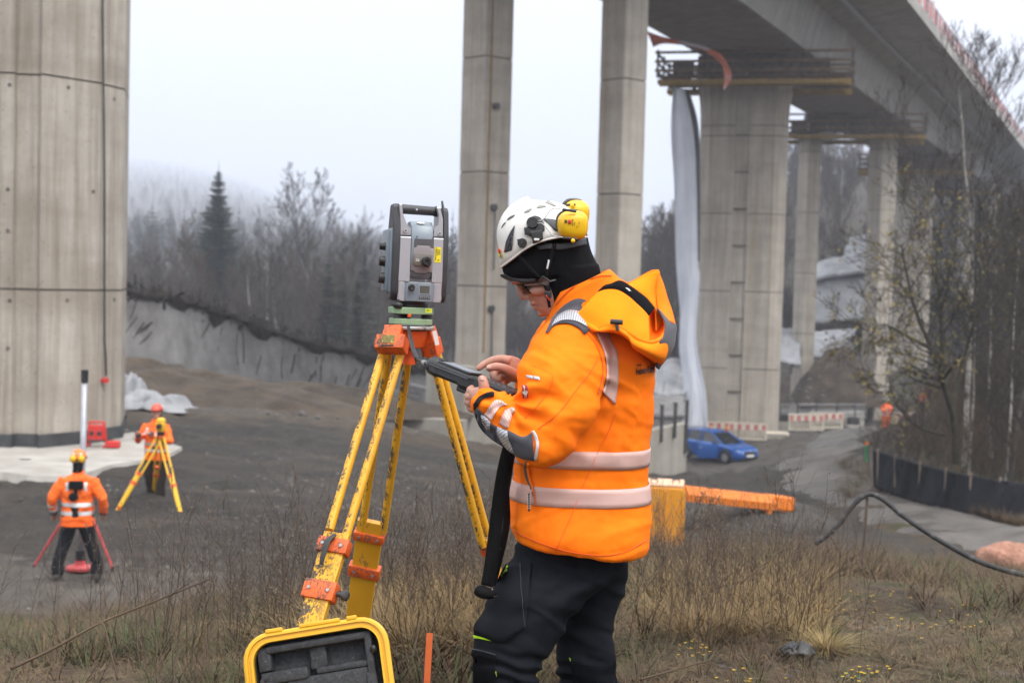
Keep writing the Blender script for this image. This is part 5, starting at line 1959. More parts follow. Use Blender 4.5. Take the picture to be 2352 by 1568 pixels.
# ------------------------------------------------------------------ striped barriers, lamps
def barrier():
	t = thing('traffic_barrier', 'cream plastic traffic barrier with red and white stripes behind the blue car', 'barrier', (0, 0, 0), 0, 'striped plastic barriers along the site road')
	for z in (.12, .98):
		MB().bbox((0, 0, z), (2.1, .06, .08), .01).build('frame_bar', CREAM, t, local=True)
	for x in (-1.02, 1.02):
		MB().bbox((x, 0, .55), (.07, .06, .95), .01).build('frame_bar', CREAM, t, local=True)
	for i in range(9):
		MB().box((-.9 + i * .225, 0, .78), (.21, .045, .30)).build('stripe_panel', REDF if i % 2 == 0 else CREAM, t, local=True)
	for i in range(12):
		MB().box((-.94 + i * .171, 0, .38), (.05, .04, .48)).build('slat', CREAM, t, local=True)
	for x in (-.8, .8):
		MB().bbox((x, 0, .04), (.16, .7, .08), .015).build('foot', RUBBER, t, local=True)
	return t

br = barrier()
def put(o, px, py, d, rz, label=None, s=1.0):
	q = P(px, py, d)
	q.z = tz(q.x, q.y) + .08
	o.location = q
	o.rotation_euler = (0, 0, rz)
	o.scale = (s, s, s)
	if label:
		o['label'] = label
put(br, 1716, 1026, 79, R(-6))
for px, py, d, rz, lb in ((1650, 1020, 82, -2, 'cream striped traffic barrier half hidden behind the roof of the blue car'), (1850, 1024, 82, 8, 'pinkish striped traffic barrier right of the concrete block'), (1896, 1020, 84, 12, 'rightmost striped traffic barrier with an orange end, beside the gravel heap'), (2075, 950, 100, 30, 'striped traffic barrier far back beside the shrub')):
	c = copy_tree(br)
	put(c, px, py, d, R(rz), lb)
for px, lb in ((1633, 'yellow warning lamp on the barrier, left one above the blue car'), (1669, 'yellow warning lamp on the barrier, right one above the blue car')):
	q = P(px, 990, 81.5)
	t = thing('warning_lamp', lb, 'lamp', tuple(q), 0, 'yellow warning lamps on the barriers')
	MB().bbox(q + Vector((0, 0, .02)), (.2, .14, .2), .02).build('battery_box', MATS['clean_orange'] if 'clean_orange' in MATS else BEAMY, t)
	MB().lathe([(.10, -.05), (.115, -.03), (.115, .03), (.10, .05)], q + Vector((0, 0, .22)), 14, None).build('lens', M('amber_lens', (.8, .42, .01), (.85, .46, .02), rough=.25) if 'amber_lens' not in MATS else MATS['amber_lens'], t)
q = P(1782, 1010, 80)
t = thing('concrete_block', 'cream concrete block with a dark pallet under it, between the striped barriers', 'concrete block', tuple(q))
MB().bbox(q + Vector((0, 0, .08)), (1.35, .8, .75), .05).build('block_body', CREAM, t)
for x in (-.5, 0, .5):
	MB().box(q + Vector((x, 0, -.38)), (.2, .8, .16)).build('pallet_runner', TIMBER_D, t)
MB().bbox(q + Vector((0, -.42, .3)), (1.1, .05, .12), .01).build('lifting_rib', CON_WALL, t)

# ------------------------------------------------------------------ cars
CARGLASS = M('car_glass', (.012, .014, .016), (.02, .022, .025), scale=3, rough=.06, spec=.8)
TYRE = M('tyre', (.016, .016, .016), (.026, .026, .025), scale=20, rough=.8)
LAMP = M('headlamp_glass', (.55, .58, .6), (.65, .68, .7), rough=.08, metal=.4)

def car(label, paint, q, rz, open_door=True, cat='car', plate=True):
	t = thing('parked_car', label, cat, tuple(q), rz)
	def lo(name, mb, mat, par=t, smooth='auto'):
		return mb.build(name, mat, par, smooth=smooth, local=True)
	# stations along x (front at +x): half width at sill, at waist, heights of sill, waist line
	st = [(-2.24, .62, .66, .46, .78), (-2.18, .74, .78, .32, .90), (-1.95, .82, .86, .24, .98), (-1.4, .86, .90, .22, 1.0), (-.6, .87, .905, .20, .98), (.3, .87, .905, .20, .97), (.95, .87, .90, .20, .96), (1.35, .86, .885, .22, .93), (1.75, .84, .85, .24, .86), (2.05, .78, .79, .24, .78), (2.2, .66, .68, .28, .68), (2.27, .50, .52, .36, .56)]
	rings = []
	for x, ws, ww, zs, zw in st:
		rings.append([(x, -ws * .9, zs), (x, -ws, zs + .08), (x, -ww, zs + (zw - zs) * .45), (x, -ww * .985, zw - .07), (x, -ww * .90, zw), (x, ww * .90, zw), (x, ww * .985, zw - .07), (x, ww, zs + (zw - zs) * .45), (x, ws, zs + .08), (x, ws * .9, zs)])
	mb = MB().loft([[Vector(p) for p in r] for r in rings])
	body = lo('body', mb, paint)
	# cabin: glass block with painted roof and pillars
	cab = [(-2.10, .62, .94, .56, 1.18), (-1.85, .70, .96, .58, 1.42), (-1.3, .75, .97, .60, 1.50), (-.5, .77, .97, .61, 1.52), (.15, .77, .96, .58, 1.46), (.95, .74, .94, .64, 1.02), (1.12, .70, .92, .66, .94)]
	rr = [[Vector(p) for p in ((x, -wb, zb), (x, -wt, zt), (x, wt, zt), (x, wb, zb))] for x, wb, zb, wt, zt in cab]
	lo('cabin_glass', MB().loft(rr), CARGLASS, t, False)
	roof = [(-2.06, .56, 1.20), (-1.85, .595, 1.435), (-1.3, .615, 1.515), (-.5, .625, 1.535), (.12, .595, 1.478), (.18, .59, 1.455)]
	lo('roof', MB().loft([[Vector(p) for p in ((x, -w_, z - .025), (x, -w_ * .8, z + .02), (x, w_ * .8, z + .02), (x, w_, z - .025))] for x, w_, z in roof]), paint, body)
	for s in (-1, 1):
		for a, b in (((.15, s * .60, 1.46), (1.10, s * .74, .95)), ((-.45, s * .635, 1.51), (-.40, s * .79, .97)), ((-1.75, s * .60, 1.44), (-2.08, s * .66, .96)), ((-1.35, s * .62, 1.50), (-1.5, s * .77, .97))):
			lo('roof_pillar', MB().tube([a, b], [.035, .045], 6), paint, body)
		hl = MB().loft([[Vector((2.02, s * .80, .74)), Vector((2.10, s * .74, .64)), Vector((2.10, s * .74, .76))], [Vector((2.235, s * .46, .66)), Vector((2.275, s * .44, .58)), Vector((2.22, s * .44, .68))]])
		lo('headlight', hl, LAMP)
		lo('wing_mirror', MB().bbox((.72, s * .98, 1.02), (.14, .2, .14), .03), paint)
		for x in (-1.36, 1.38):
			wh = MB()
			rot = Matrix.Rotation(R(90) * -s, 3, 'X')
			wh.lathe([(.20, -.10), (.33, -.10), (.345, -.06), (.345, .06), (.33, .10), (.21, .10), (.20, .06)], (0, 0, 0), 22)
			map_mesh(wh, lambda p: rot @ p + Vector((x, s * .82, .335)))
			w_ = lo('wheel', wh, TYRE)
			rm = MB().lathe([(.20, -.08), (.215, .07), (.17, .085), (.06, .07), (.01, .07)], (0, 0, 0), 20)
			map_mesh(rm, lambda p: rot @ p + Vector((x, s * .82, .335)))
			lo('rim', rm, STEEL, w_)
			ar = MB()
			for k in range(5):
				a = 2 * math.pi * k / 5
				ar.tube([rot @ Vector((.05 * math.cos(a), .05 * math.sin(a), .095)) + Vector((x, s * .82, .335)), rot @ Vector((.2 * math.cos(a), .2 * math.sin(a), .088)) + Vector((x, s * .82, .335))], .022, 5)
			lo('spokes', ar, ALU_, w_)
			arch = MB()
			arch.tube([(x + .40 * math.cos(R(d_)), s * .868, .335 + .40 * math.sin(R(d_))) for d_ in range(-8, 190, 18)], .04, 6)
			lo('wheel_arch', arch, BLACKP, body)
	lo('grille', MB().bbox((2.245, 0, .60), (.07, .86, .16), .02), BLACKP)
	lo('bumper_intake', MB().bbox((2.22, 0, .36), (.10, 1.1, .14), .03), BLACKP)
	lo('grille_badge', MB().cyl((2.27, 0, .70), (2.295, 0, .70), .045, 12), CHROME_)
	if plate:
		pl = lo('number_plate', MB().box((2.30, 0, .47), (.02, .52, .115)), WHITE)
		tm = text_mesh('J EN 208', .10, bold=.003) if 'text_mesh' in globals() else None
	lo('windscreen_wiper', MB().tube([(1.13, -.1, .965), (.8, .5, 1.12)], .012, 4), BLACKP)
	if open_door:
		# right front door swung open
		h = Vector((.92, -.90, 0))
		a = R(-62)
		dx, dy = math.cos(math.pi - a) , 0
		rm = Matrix.Rotation(R(58), 3, 'Z')
		dm = MB().bbox(h + rm @ Vector((-.52, 0, .60)), (1.05, .07, .72), .02, rm)
		d_ = lo('door', dm, paint)
		lo('door_window_frame', MB().tube([h + rm @ Vector((-.02, 0, .96)), h + rm @ Vector((-.55, .04, 1.40)), h + rm @ Vector((-1.02, .04, 1.44)), h + rm @ Vector((-1.03, 0, .96))], .025, 6), BLACKP, d_)
		lo('door_handle', MB().bbox(h + rm @ Vector((-.9, -.05, .8)), (.16, .03, .03), .01, rm), STEEL, d_)
	return t

ALU_ = M('alloy_rim', (.4, .4, .42), (.5, .5, .52), rough=.3, metal=.7)
CHROME_ = ALU_
BLUE = M('blue_car_paint', (.012, .085, .34), (.014, .10, .38), scale=2, rough=.22, metal=.25, spec=.6)
WCAR = M('white_car_paint', (.66, .67, .68), (.72, .73, .74), scale=2, rough=.25)
q = P(1646, 1058, 73)
q.z = tz(q.x, q.y) + .02
car('metallic blue car parked by the broad pier with its front side door open', BLUE, q, R(-52))
q = P(1125, 1032, 58)
car('white car half hidden between the tripod leg and the surveyor\'s arm', WCAR, q, R(150), False, plate=False)

# ------------------------------------------------------------------ orange steel box and beam below the bank
OSTL = worn('orange_steel', (.72, .17, .012), (.80, .22, .02), (.16, .06, .03), .12, 8) if 'worn' in globals() else M('orange_steel', (.72, .17, .012), (.80, .22, .02), scale=3, rough=.5, c3=(.2, .08, .04), scale3=10, lo3=.62, hi3=.7)
def orange_parts():
	d = 21
	a = P(1530, 1170, d)
	t = thing('steel_box', 'orange-yellow steel box with a pale top standing in the weeds behind the surveyor', 'steel box', tuple(P(1530, 1260, d)))
	mm = M('yellow_orange_steel', (.62, .24, .012), (.70, .30, .02), scale=3, rough=.5, c3=(.3, .12, .04), scale3=8, lo3=.62, hi3=.7)
	w_ = 92 / F * d
	h_ = 160 / F * d
	c = P(1524, 1190, d + .3)
	MB().bbox(c, (w_, .6, h_), .03, Matrix.Rotation(R(-8), 3, 'Z')).build('box_body', mm, t)
	MB().bbox(c + Vector((0, 0, h_ / 2 + .02)), (w_ * .98, .58, .05), .02, Matrix.Rotation(R(-8), 3, 'Z')).build('pale_lid', M('dusty_orange', (.68, .40, .25), (.75, .48, .32), rough=.7), t)
	for k in (-.42, 0, .42):
		MB().bbox(c + Vector((w_ * k, -.31 + w_ * k * -.14, 0)), (.05, .04, h_ * .9), .01).build('side_rib', mm, t)
	for k in (-.3, .25):
		MB().tube([c + Vector((w_ * k - .05, -.2, h_ / 2 + .03)), c + Vector((w_ * k - .05, -.2, h_ / 2 + .1)), c + Vector((w_ * k + .05, -.2, h_ / 2 + .1)), c + Vector((w_ * k + .05, -.2, h_ / 2 + .03))], .012, 6).build('lifting_eye', DSTEEL, t)
	t = thing('steel_beam', 'bright orange steel beam with a bracket lying on the gravel, right of the steel box', 'steel beam', tuple(P(1690, 1150, 24)))
	p0, p1 = P(1566, 1127, 23.2), P(1800, 1152, 24.4)
	ax = (p1 - p0).normalized()
	up = Vector((0, 0, 1))
	sd = ax.cross(up).normalized()
	prof = [(-.16, -.15), (.16, -.15), (.18, -.03), (.11, .09), (-.11, .09), (-.18, -.03)]
	MB().loft([[p + sd * x + up * z for x, z in prof] for p in (p0, p1)]).build('beam_body', OSTL, t)
	rm = Matrix((ax, sd, up)).transposed()
	MB().bbox(p1 + ax * -.12 + up * -.02, (.45, .36, .24), .03, rm).build('end_plate', OSTL, t)
	for k in (-.42, .0):
		MB().bbox(p1 + ax * (k - .02) + up * -.24, (.10, .30, .32), .02, rm).build('bracket', OSTL, t)
	MB().bbox(p1 + ax * .08 + up * -.2, (.16, .3, .36), .02, rm).build('dark_hook', DSTEEL, t)
	MB().cyl(p1 + ax * -.2 - sd * .22 + up * -.2, p1 + ax * -.2 + sd * .22 + up * -.2, .05, 12).build('pin', DSTEEL, t)

orange_parts()
p = P(1690, 1180, 24.6)
heap('gravel_heap', 'long dark gravel heap under the orange steel beam', Vector((p.x, p.y + .2, 0)), 1.9, 1.2, P(1690, 1150, 24.2).z - tz(p.x, p.y) + .12, GRAVH, 21, base=tz(p.x, p.y) - .1, power=.5)

# ------------------------------------------------------------------ black silt fence, hose, bundle, green post
SILT = M('black_silt_cloth', (.006, .0065, .008), (.016, .017, .021), scale=.9, rough=.85, spec=.12, coords='Position', bmp=.8, bscale=3.5, bdist=.08, stretch=(1, 1, .3))
def silt_fence():
	T_ = [(2004, 1034, 37), (2030, 1040, 36), (2100, 1062, 34), (2180, 1082, 32), (2260, 1098, 30.5), (2360, 1112, 29), (2460, 1122, 28)]
	B_ = [(2006, 1118, 36), (2030, 1128, 35.2), (2100, 1152, 33.4), (2180, 1170, 31.4), (2260, 1188, 29.8), (2360, 1218, 28.2), (2460, 1240, 27)]
	t = thing('silt_fence', 'black silt fence of creased cloth on posts along the right bank', 'fence', tuple(P(2180, 1170, 31.4)))
	nu, nv = 90, 14
	a, b = catmull(T_, nu), catmull(B_, nu)
	rows = []
	for i in range(nu):
		row = []
		for j in range(nv):
			f = j / (nv - 1)
			q = a[i] * (1 - f) + b[i] * f
			q[2] += .16 * noise.noise(Vector((i * .35 + f * 1.4, f * .7, 2))) + .10 * noise.noise(Vector((i * .9 - f * 2, f * 1.5, 7)))
			q[1] += 4 * noise.noise(Vector((i * .2, 5, f))) * (1 - f)
			row.append(P(*q))
		rows.append(row)
	o = MB().grid(rows).build('cloth', SILT, t, smooth=True)
	s = o.modifiers.new('s', 'SOLIDIFY')
	s.thickness = .015
	for i in range(0, nu, 11):
		p, q = P(*a[i]), P(*b[i])
		MB().tube([q + Vector((0, .14, -.2)), p + Vector((0, .14, .06))], .035, 6).build('fence_post', TIMBER_D, t)
	MB().tube([P(*q) + Vector((0, .03, 0)) for q in a[::3]], .02, 5).build('top_cord', RUBBER, t)

silt_fence()

def hose():
	pts = [(1872, 1248, 9.4), (1890, 1236, 9.4), (1925, 1206, 9.4), (1955, 1165, 9.4), (1982, 1140, 9.4), (2003, 1135, 9.4), (2030, 1148, 9.35), (2070, 1181, 9.3), (2120, 1216, 9.2), (2180, 1253, 9.1), (2240, 1285, 9.0), (2300, 1307, 8.9), (2380, 1326, 8.8), (2480, 1335, 8.7)]
	q = [P(*v_) for v_ in catmull(pts, 80)]
	t = thing('black_hose', 'black hose arching over the weeds at the right and running out of the picture', 'hose', tuple(q[0]))
	MB().tube(q, .0165, 10).build('hose_tube', RUBBER, t, smooth=True)
	for i in range(6, 80, 9):
		d_ = (q[i + 1] - q[i]).normalized() if i < 79 else Vector((1, 0, 0))
		MB().tube([q[i] - d_ * .012, q[i] + d_ * .012], .0185, 10).build('hose_band', DSTEEL, t)
	a = P(1992, 1142, 9.42)
	b = Vector((a.x - .02, a.y, tz(a.x, a.y) - .1))
	s = thing('hose_prop', 'thin wooden prop holding up the arch of the black hose', 'stake', tuple(b))
	MB().tube([b, a], [.012, .010], 6).build('prop_stick', TIMBER_D, s)

hose()

q = P(2322, 1288, 15.5)
bu = MB()
bu.ball((0, 0, 0), (.36, .26, .21), 36)
bu.v = [tuple(Vector(v_) * (1 + .16 * noise.fractal(Vector(v_) * 5, 1, 2, 4))) for v_ in bu.v]
o = bu.build('boulder', M('salmon_rock', (.26, .125, .085), (.42, .22, .15), scale=8, rough=.9, bmp=.8, bscale=26, bdist=.03, c3=(.26, .12, .08), scale3=22, lo3=.52, hi3=.62), None, smooth=True)
o.location = q
tag(o, 'salmon-coloured rough boulder at the edge of the road by the right margin', 'boulder')
q = P(1990, 1055, 44)
t = thing('marker_post', 'short green marker post with an orange tip beside the site road', 'post', tuple(q))
MB().box(q + Vector((0, 0, .2)), (.11, .09, .5)).build('post_body', M('green_plastic', (.02, .16, .07), (.03, .2, .09), rough=.5), t)
MB().box(q + Vector((0, 0, .5)), (.10, .08, .12)).build('orange_tip', OSTL, t)

# track of wet mud curving down to the bridge
def road():
	mid = [(2480, 1292, 20.5), (2352, 1254, 23.5), (2220, 1216, 27), (2090, 1176, 32), (1985, 1140, 37), (1912, 1106, 44), (1876, 1082, 53), (1885, 1056, 63), (1935, 1031, 74), (1990, 1007, 88), (2035, 988, 100)]
	n = 70
	c = [P(*q) for q in catmull(mid, n)]
	rows = []
	for i, p in enumerate(c):
		d = (c[min(i + 1, n - 1)] - c[max(i - 1, 0)])
		d.z = 0
		d.normalize()
		s = Vector((d.y, -d.x, 0))
		row = []
		for j in range(11):
			k = (j / 10 - .5) * 2
			q = p + s * (k * (.95 + i * .014) + .22 * noise.noise(Vector((i * .3, k, 3))))
			rut = -.05 * math.exp(-((abs(k) - .45) / .16) ** 2)
			q.z = tz(q.x, q.y) + .13 * (1 - abs(k) ** 4) - .02 + rut + .02 * noise.noise(q * .8)
			row.append(q)
		rows.append(row)
	m, n_, l_, b_ = new_mat('wet_road_mud')
	v_ = vec(n_, l_, 'Position')
	f_ = tex(n_, l_, v_, .8, 6, .6)
	l_.new(ramp(n_, l_, f_, .35, (.052, .046, .04), .65, (.12, .108, .096)), b_.inputs['Base Color'])
	l_.new(ramp(n_, l_, f_, .42, (.42, .42, .42), .6, (.85, .85, .85)), b_.inputs['Roughness'])
	bump(n_, l_, b_, tex(n_, l_, v_, 9, 5), .5, .03)
	tag(MB().grid(rows).build('road', m, None, smooth=True), kind='structure')

road()
# ------------------------------------------------------------------ the other people (built in their own frame, facing +y)
DUL_O = M('orange_workwear', (.95, .13, .006), (1.0, .17, .01), scale=5, rough=.75, bmp=.2, bscale=14, bdist=.02)
SILV = M('silver_tape', (.55, .53, .52), (.66, .64, .63), scale=12, rough=.4, metal=.2)
DNAVY = M('dark_trousers', (.010, .011, .015), (.02, .021, .026), scale=7, rough=.85, bmp=.3, bscale=12, bdist=.02, spec=.1)
BROWN = M('dark_brown_trousers', (.022, .016, .014), (.038, .028, .024), scale=7, rough=.85, bmp=.3, bscale=12, bdist=.02, spec=.1)
BOOTB = M('dusty_boots', (.05, .045, .045), (.09, .08, .078), scale=10, rough=.8)
BOOTT = M('tan_boots', (.20, .13, .09), (.28, .19, .14), scale=10, rough=.8)
SKIN2 = M('skin', (.42, .22, .16), (.5, .28, .21), scale=12, rough=.5)
HELR = M('red_helmet', (.55, .06, .03), (.62, .10, .05), scale=5, rough=.35)
HELO = M('orange_helmet', (.78, .16, .02), (.82, .2, .03), scale=5, rough=.35)
HELW = M('pale_helmet', (.66, .66, .64), (.72, .72, .7), scale=5, rough=.35)
MUF2 = M('yellow_earmuff', (.78, .48, .01), (.8, .5, .02), scale=5, rough=.4)

def worker(label, loc, rz, hand_l, hand_r, elb_l, elb_r, feet=((-.16, .02), (.16, -.02)), trousers=DNAVY, boots=BOOTB, helmet=HELO, muffs=True, look=(0, 0), vest_top=True, simple=False, braces=True, orange_legs=False):
	t = thing('person', label, 'person', loc, rz)
	V = Vector
	vox = .024 if simple else .016
	def lo(name, mb, mat, par=t, smooth=True):
		return mb.build(name, mat, par, smooth=smooth, local=True)
	# body: one skin from head to feet
	bd = MB()
	hx, hy = look
	bd.tube([V((0, -.01, 1.36)), V((0, .0, 1.50)), V((hx * .02, .02 + hy * .02, 1.60))], [.07, .06, .06], 12)
	hc_ = V((hx * .04, .035 + hy * .03, 1.685))
	bd.ball(hc_, (.078, .098, .125), 16)
	fd = V((hx, 1, 0)).normalized()
	bd.ball(hc_ + fd * .10 + V((0, 0, -.02)), (.016, .022, .024), 8)
	bd.ball(hc_ + fd * .07 + V((0, 0, -.095)), (.035, .035, .03), 8)
	sd_ = V((fd.y, -fd.x, 0))
	for s in (-1, 1):
		bd.ball(hc_ + sd_ * (s * .08) + V((0, 0, -.02)), (.018, .02, .03), 8)
	bd.tube([V((0, 0, 1.40)), V((0, 0, 1.1)), V((0, 0, .9))], [.11, .10, .11], 12)
	for s, h_, e_, f_ in ((-1, hand_l, elb_l, feet[0]), (1, hand_r, elb_r, feet[1])):
		sh = V((s * .185, 0, 1.43))
		h_, e_ = V(h_), V(e_)
		bd.tube([sh, e_, e_.lerp(h_, .6), h_], [.05, .042, .034, .028], 10)
		d_ = (h_ - e_).normalized()
		bd.tube([h_ - d_ * .01, h_ + d_ * .05, h_ + d_ * .085], [.03, .04, .03], 10, flat=[.026, .022, .018])
		for k in range(4):
			a = d_.orthogonal().normalized() * ((k - 1.5) * .017)
			bd.tube([h_ + d_ * .07 + a, h_ + d_ * .12 + a * 1.1, h_ + d_ * (.14 - abs(k - 1.4) * .008) + a * .8 - V((0, 0, .018))], [.011, .010, .007], 6)
		bd.tube([h_ + d_ * .02, h_ + d_ * .06 + d_.orthogonal() * .045, h_ + d_ * .09 + d_.orthogonal() * .05], [.014, .012, .008], 6)
		bd.tube([V((s * .1, 0, .9)), V((s * .12 + f_[0] * .2, .02, .5)), V((f_[0], f_[1], .09))], [.08, .055, .04], 10)
	bdm = remesh(bd, .011 if not simple else .016, 3)
	lo('body', bdm, SKIN2)
	# trousers
	tr = MB()
	for s, f_ in ((-1, feet[0]), (1, feet[1])):
		tr.tube([V((s * .085, 0, .98)), V((s * .105, .0, .80)), V((s * .09 + f_[0] * .35, .03, .50)), V((f_[0], f_[1] + .01, .24)), V((f_[0], f_[1], .07))], [.135, .115, .092, .085, .088], 14)
	tr.tube([V((0, 0, 1.04)), V((0, -.01, .88))], [.17, .16], 14, flat=[.13, .13])
	trm = remesh(tr, vox, 4)
	trm.v = [tuple(Vector(p) + Vector(n_) * (.010 * noise.noise(Vector((p[0] * 6, p[1] * 6, p[2] * 14))))) for p, n_ in zip(trm.v, trm.n)]
	lo('trousers', trm, trousers)
	if not simple:
		for s in (-1, 1):
			lo('thigh_pocket', MB().bbox((s * .195, 0, .66), (.03, .13, .18), .012, Matrix.Rotation(R(s * 6), 3, 'Y')), trousers)
	for s, f_ in ((-1, feet[0]), (1, feet[1])):
		bo = MB()
		bo.tube([V((f_[0], f_[1], .18)), V((f_[0], f_[1], .07))], [.062, .06], 12)
		bo.tube([V((f_[0], f_[1] - .085, .045)), V((f_[0], f_[1], .055)), V((f_[0] + s * .02, f_[1] + .12, .045)), V((f_[0] + s * .03, f_[1] + .19, .035))], [.045, .055, .05, .028], 12, flat=[.045, .055, .04, .025])
		b_ = lo('boot', remesh(bo, .014, 3), boots)
		lo('sole', MB().bbox((f_[0] + s * .012, f_[1] + .05, .012), (.10, .29, .025), .01), BLACKP, b_, False)
	# jacket
	jk = MB()
	prof = [(.78, .215, .155), (.86, .225, .16), (1.0, .215, .15), (1.12, .215, .148), (1.28, .225, .15), (1.38, .22, .14), (1.45, .165, .115), (1.50, .085, .085), (1.545, .08, .08)]
	jk.loft([[V((w_ * math.copysign(abs(math.cos(a)) ** .86, math.cos(a)), d_ * math.copysign(abs(math.sin(a)) ** .86, math.sin(a)), z)) for a in [2 * math.pi * j / 24 for j in range(24)]] for z, w_, d_ in prof])
	for s, h_, e_ in ((-1, hand_l, elb_l), (1, hand_r, elb_r)):
		sh = V((s * .17, 0, 1.41))
		h_, e_ = V(h_), V(e_)
		jk.tube([sh, sh.lerp(e_, .35), e_, e_.lerp(h_, .5), h_], [.10, .092, .074, .062, .052], 14)
	jkm = remesh(jk, vox, 5)
	jkm.v = [tuple(Vector(p) + Vector(n_) * ((.020 * noise.noise(Vector((p[0] * 7, p[1] * 7, p[2] * 11)))) + .010 * noise.noise(Vector((p[0] * 17, p[1] * 17, p[2] * 25))))) for p, n_ in zip(jkm.v, jkm.n)]
	J = lo('jacket', jkm, DUL_O)
	K = bvh_of(jkm)
	def ring_band(z0, z1, name='reflective_band'):
		rows = []
		for j in range(49):
			a = 2 * math.pi * j / 48
			dv = V((math.cos(a), math.sin(a), 0))
			row = []
			for z in (z0, (z0 + z1) / 2, z1):
				h = K.ray_cast(V((0, 0, z)) + V((dv.x * .27, dv.y * .2, 0)), -dv)
				row.append((h[0] if h[0] is not None else V((0, 0, z)) + dv * .2) + dv * .006)
			rows.append(row)
		lo(name, MB().grid(rows), SILV, J)
	ring_band(.93, .985)
	ring_band(1.05, 1.105)
	if braces:
		for s in (-1, 1):
			for fr in (-1, 1):
				rows = []
				for z in np.linspace(1.27, 1.39, 6):
					row = []
					for x in (.105, .145):
						h = K.ray_cast(V((s * x, fr * .4, z)), V((0, -fr, 0)))
						row.append((h[0] if h[0] is not None else V((s * x, fr * .14, z))) + V((0, fr * .006, 0)))
					rows.append(row)
				lo('shoulder_tape', MB().grid(rows), SILV, J)
	for s, h_, e_ in ((-1, V(hand_l), V(elb_l)), (1, V(hand_r), V(elb_r))):
		for f0 in (.35, .68):
			p, q = e_.lerp(h_, f0), e_.lerp(h_, f0 + .14)
			lo('sleeve_tape', MB().tube([p, q], [.072 - f0 * .022, .068 - f0 * .022], 14), SILV, J)
		p, q = e_.lerp(h_, .55), h_
		lo('charcoal_cuff', MB().tube([h_ - (h_ - e_).normalized() * .05, h_ + (h_ - e_).normalized() * .01], [.058, .054], 14), CHAR_, J)
	lo('hem', MB().grid([[V((.232 * math.copysign(abs(math.cos(a)) ** .86, math.cos(a)), .168 * math.copysign(abs(math.sin(a)) ** .86, math.sin(a)), z)) for z in (.775, .81)] for a in [2 * math.pi * j / 32 for j in range(33)]]), DUL_O, J)
	# helmet and muffs
	hm = MB()
	rows = []
	for i in range(8):
		ph = math.pi / 2 * (1 - i / 7 * 1.05)
		rows.append([hc_ + V((.112 * math.cos(ph) * math.cos(a), .135 * math.cos(ph) * math.sin(a) + (.02 if i == 7 and math.sin(a) > .3 else 0) - .005, .03 + .125 * math.sin(ph))) for a in [2 * math.pi * j / 24 for j in range(24)]])
	hm.loft(rows)
	H = lo('helmet', hm, helmet)
	lo('headband', MB().tube([hc_ + V((.085 * math.cos(a), .105 * math.sin(a), .02)) for a in [2 * math.pi * j / 20 for j in range(21)]], .018, 6), BLACKP, H)
	if not simple:
		lo('neck_cover', MB().tube([hc_ + V((0, -.045, -.03)), hc_ + V((0, -.05, -.10)), V((0, -.02, 1.52))], [.075, .07, .075], 12), BLKF_, H)
	for s in (-1, 1):
		if muffs:
			c = hc_ + V((s * .058, -.125, .03))
			mf = MB().ball((0, 0, 0), (.046, .03, .052), 14)
			map_mesh(mf, lambda p: p + c)
			lo('earmuff', mf, MUF2, H)
			lo('muff_arm', MB().tube([hc_ + V((s * .115, 0, .04)), hc_ + V((s * .105, -.08, .05)), c], .008, 5), BLACKP, H)
	if not simple:
		for s in (-1, 1):
			lo('helmet_stripe', MB().box(hc_ + V((s * .05, -.118, .085)), (.03, .02, .05), Matrix.Rotation(R(25), 3, 'X')), HELW if helmet is not HELW else HELR, H)
	return t

CHAR_ = M('charcoal_cloth', (.045, .045, .055), (.06, .06, .07), scale=8, rough=.8)
BLKF_ = M('black_cloth', (.008, .008, .009), (.014, .014, .015), scale=8, rough=.9, spec=.1)

# worker seen from behind, holding the red legs of the staff
pA = GZ(176, 1330, -2.8)
pA.z = tz(pA.x, pA.y)
wA = worker('worker in orange jacket and dark trousers seen from behind at the red-legged staff tripod', tuple(pA), R(8), (-.335, .10, .93), (.335, .12, .93), (-.35, -.05, 1.15), (.35, -.05, 1.15), ((-.26, .0), (.26, .06)))
hd = MB().bbox((0, -.165, 1.36), (.2, .05, .12), .02).build('hood_lining', BLKF_, wA, local=True)
MB().ball((-.03, -.19, 1.20), (.07, .035, .06), 12).build('radio_pouch', BLKF_, wA, smooth=True, local=True)
MB().bbox((.0, -.17, 1.27), (.045, .04, .14), .012).build('pouch_strap', BLKF_, wA, local=True)

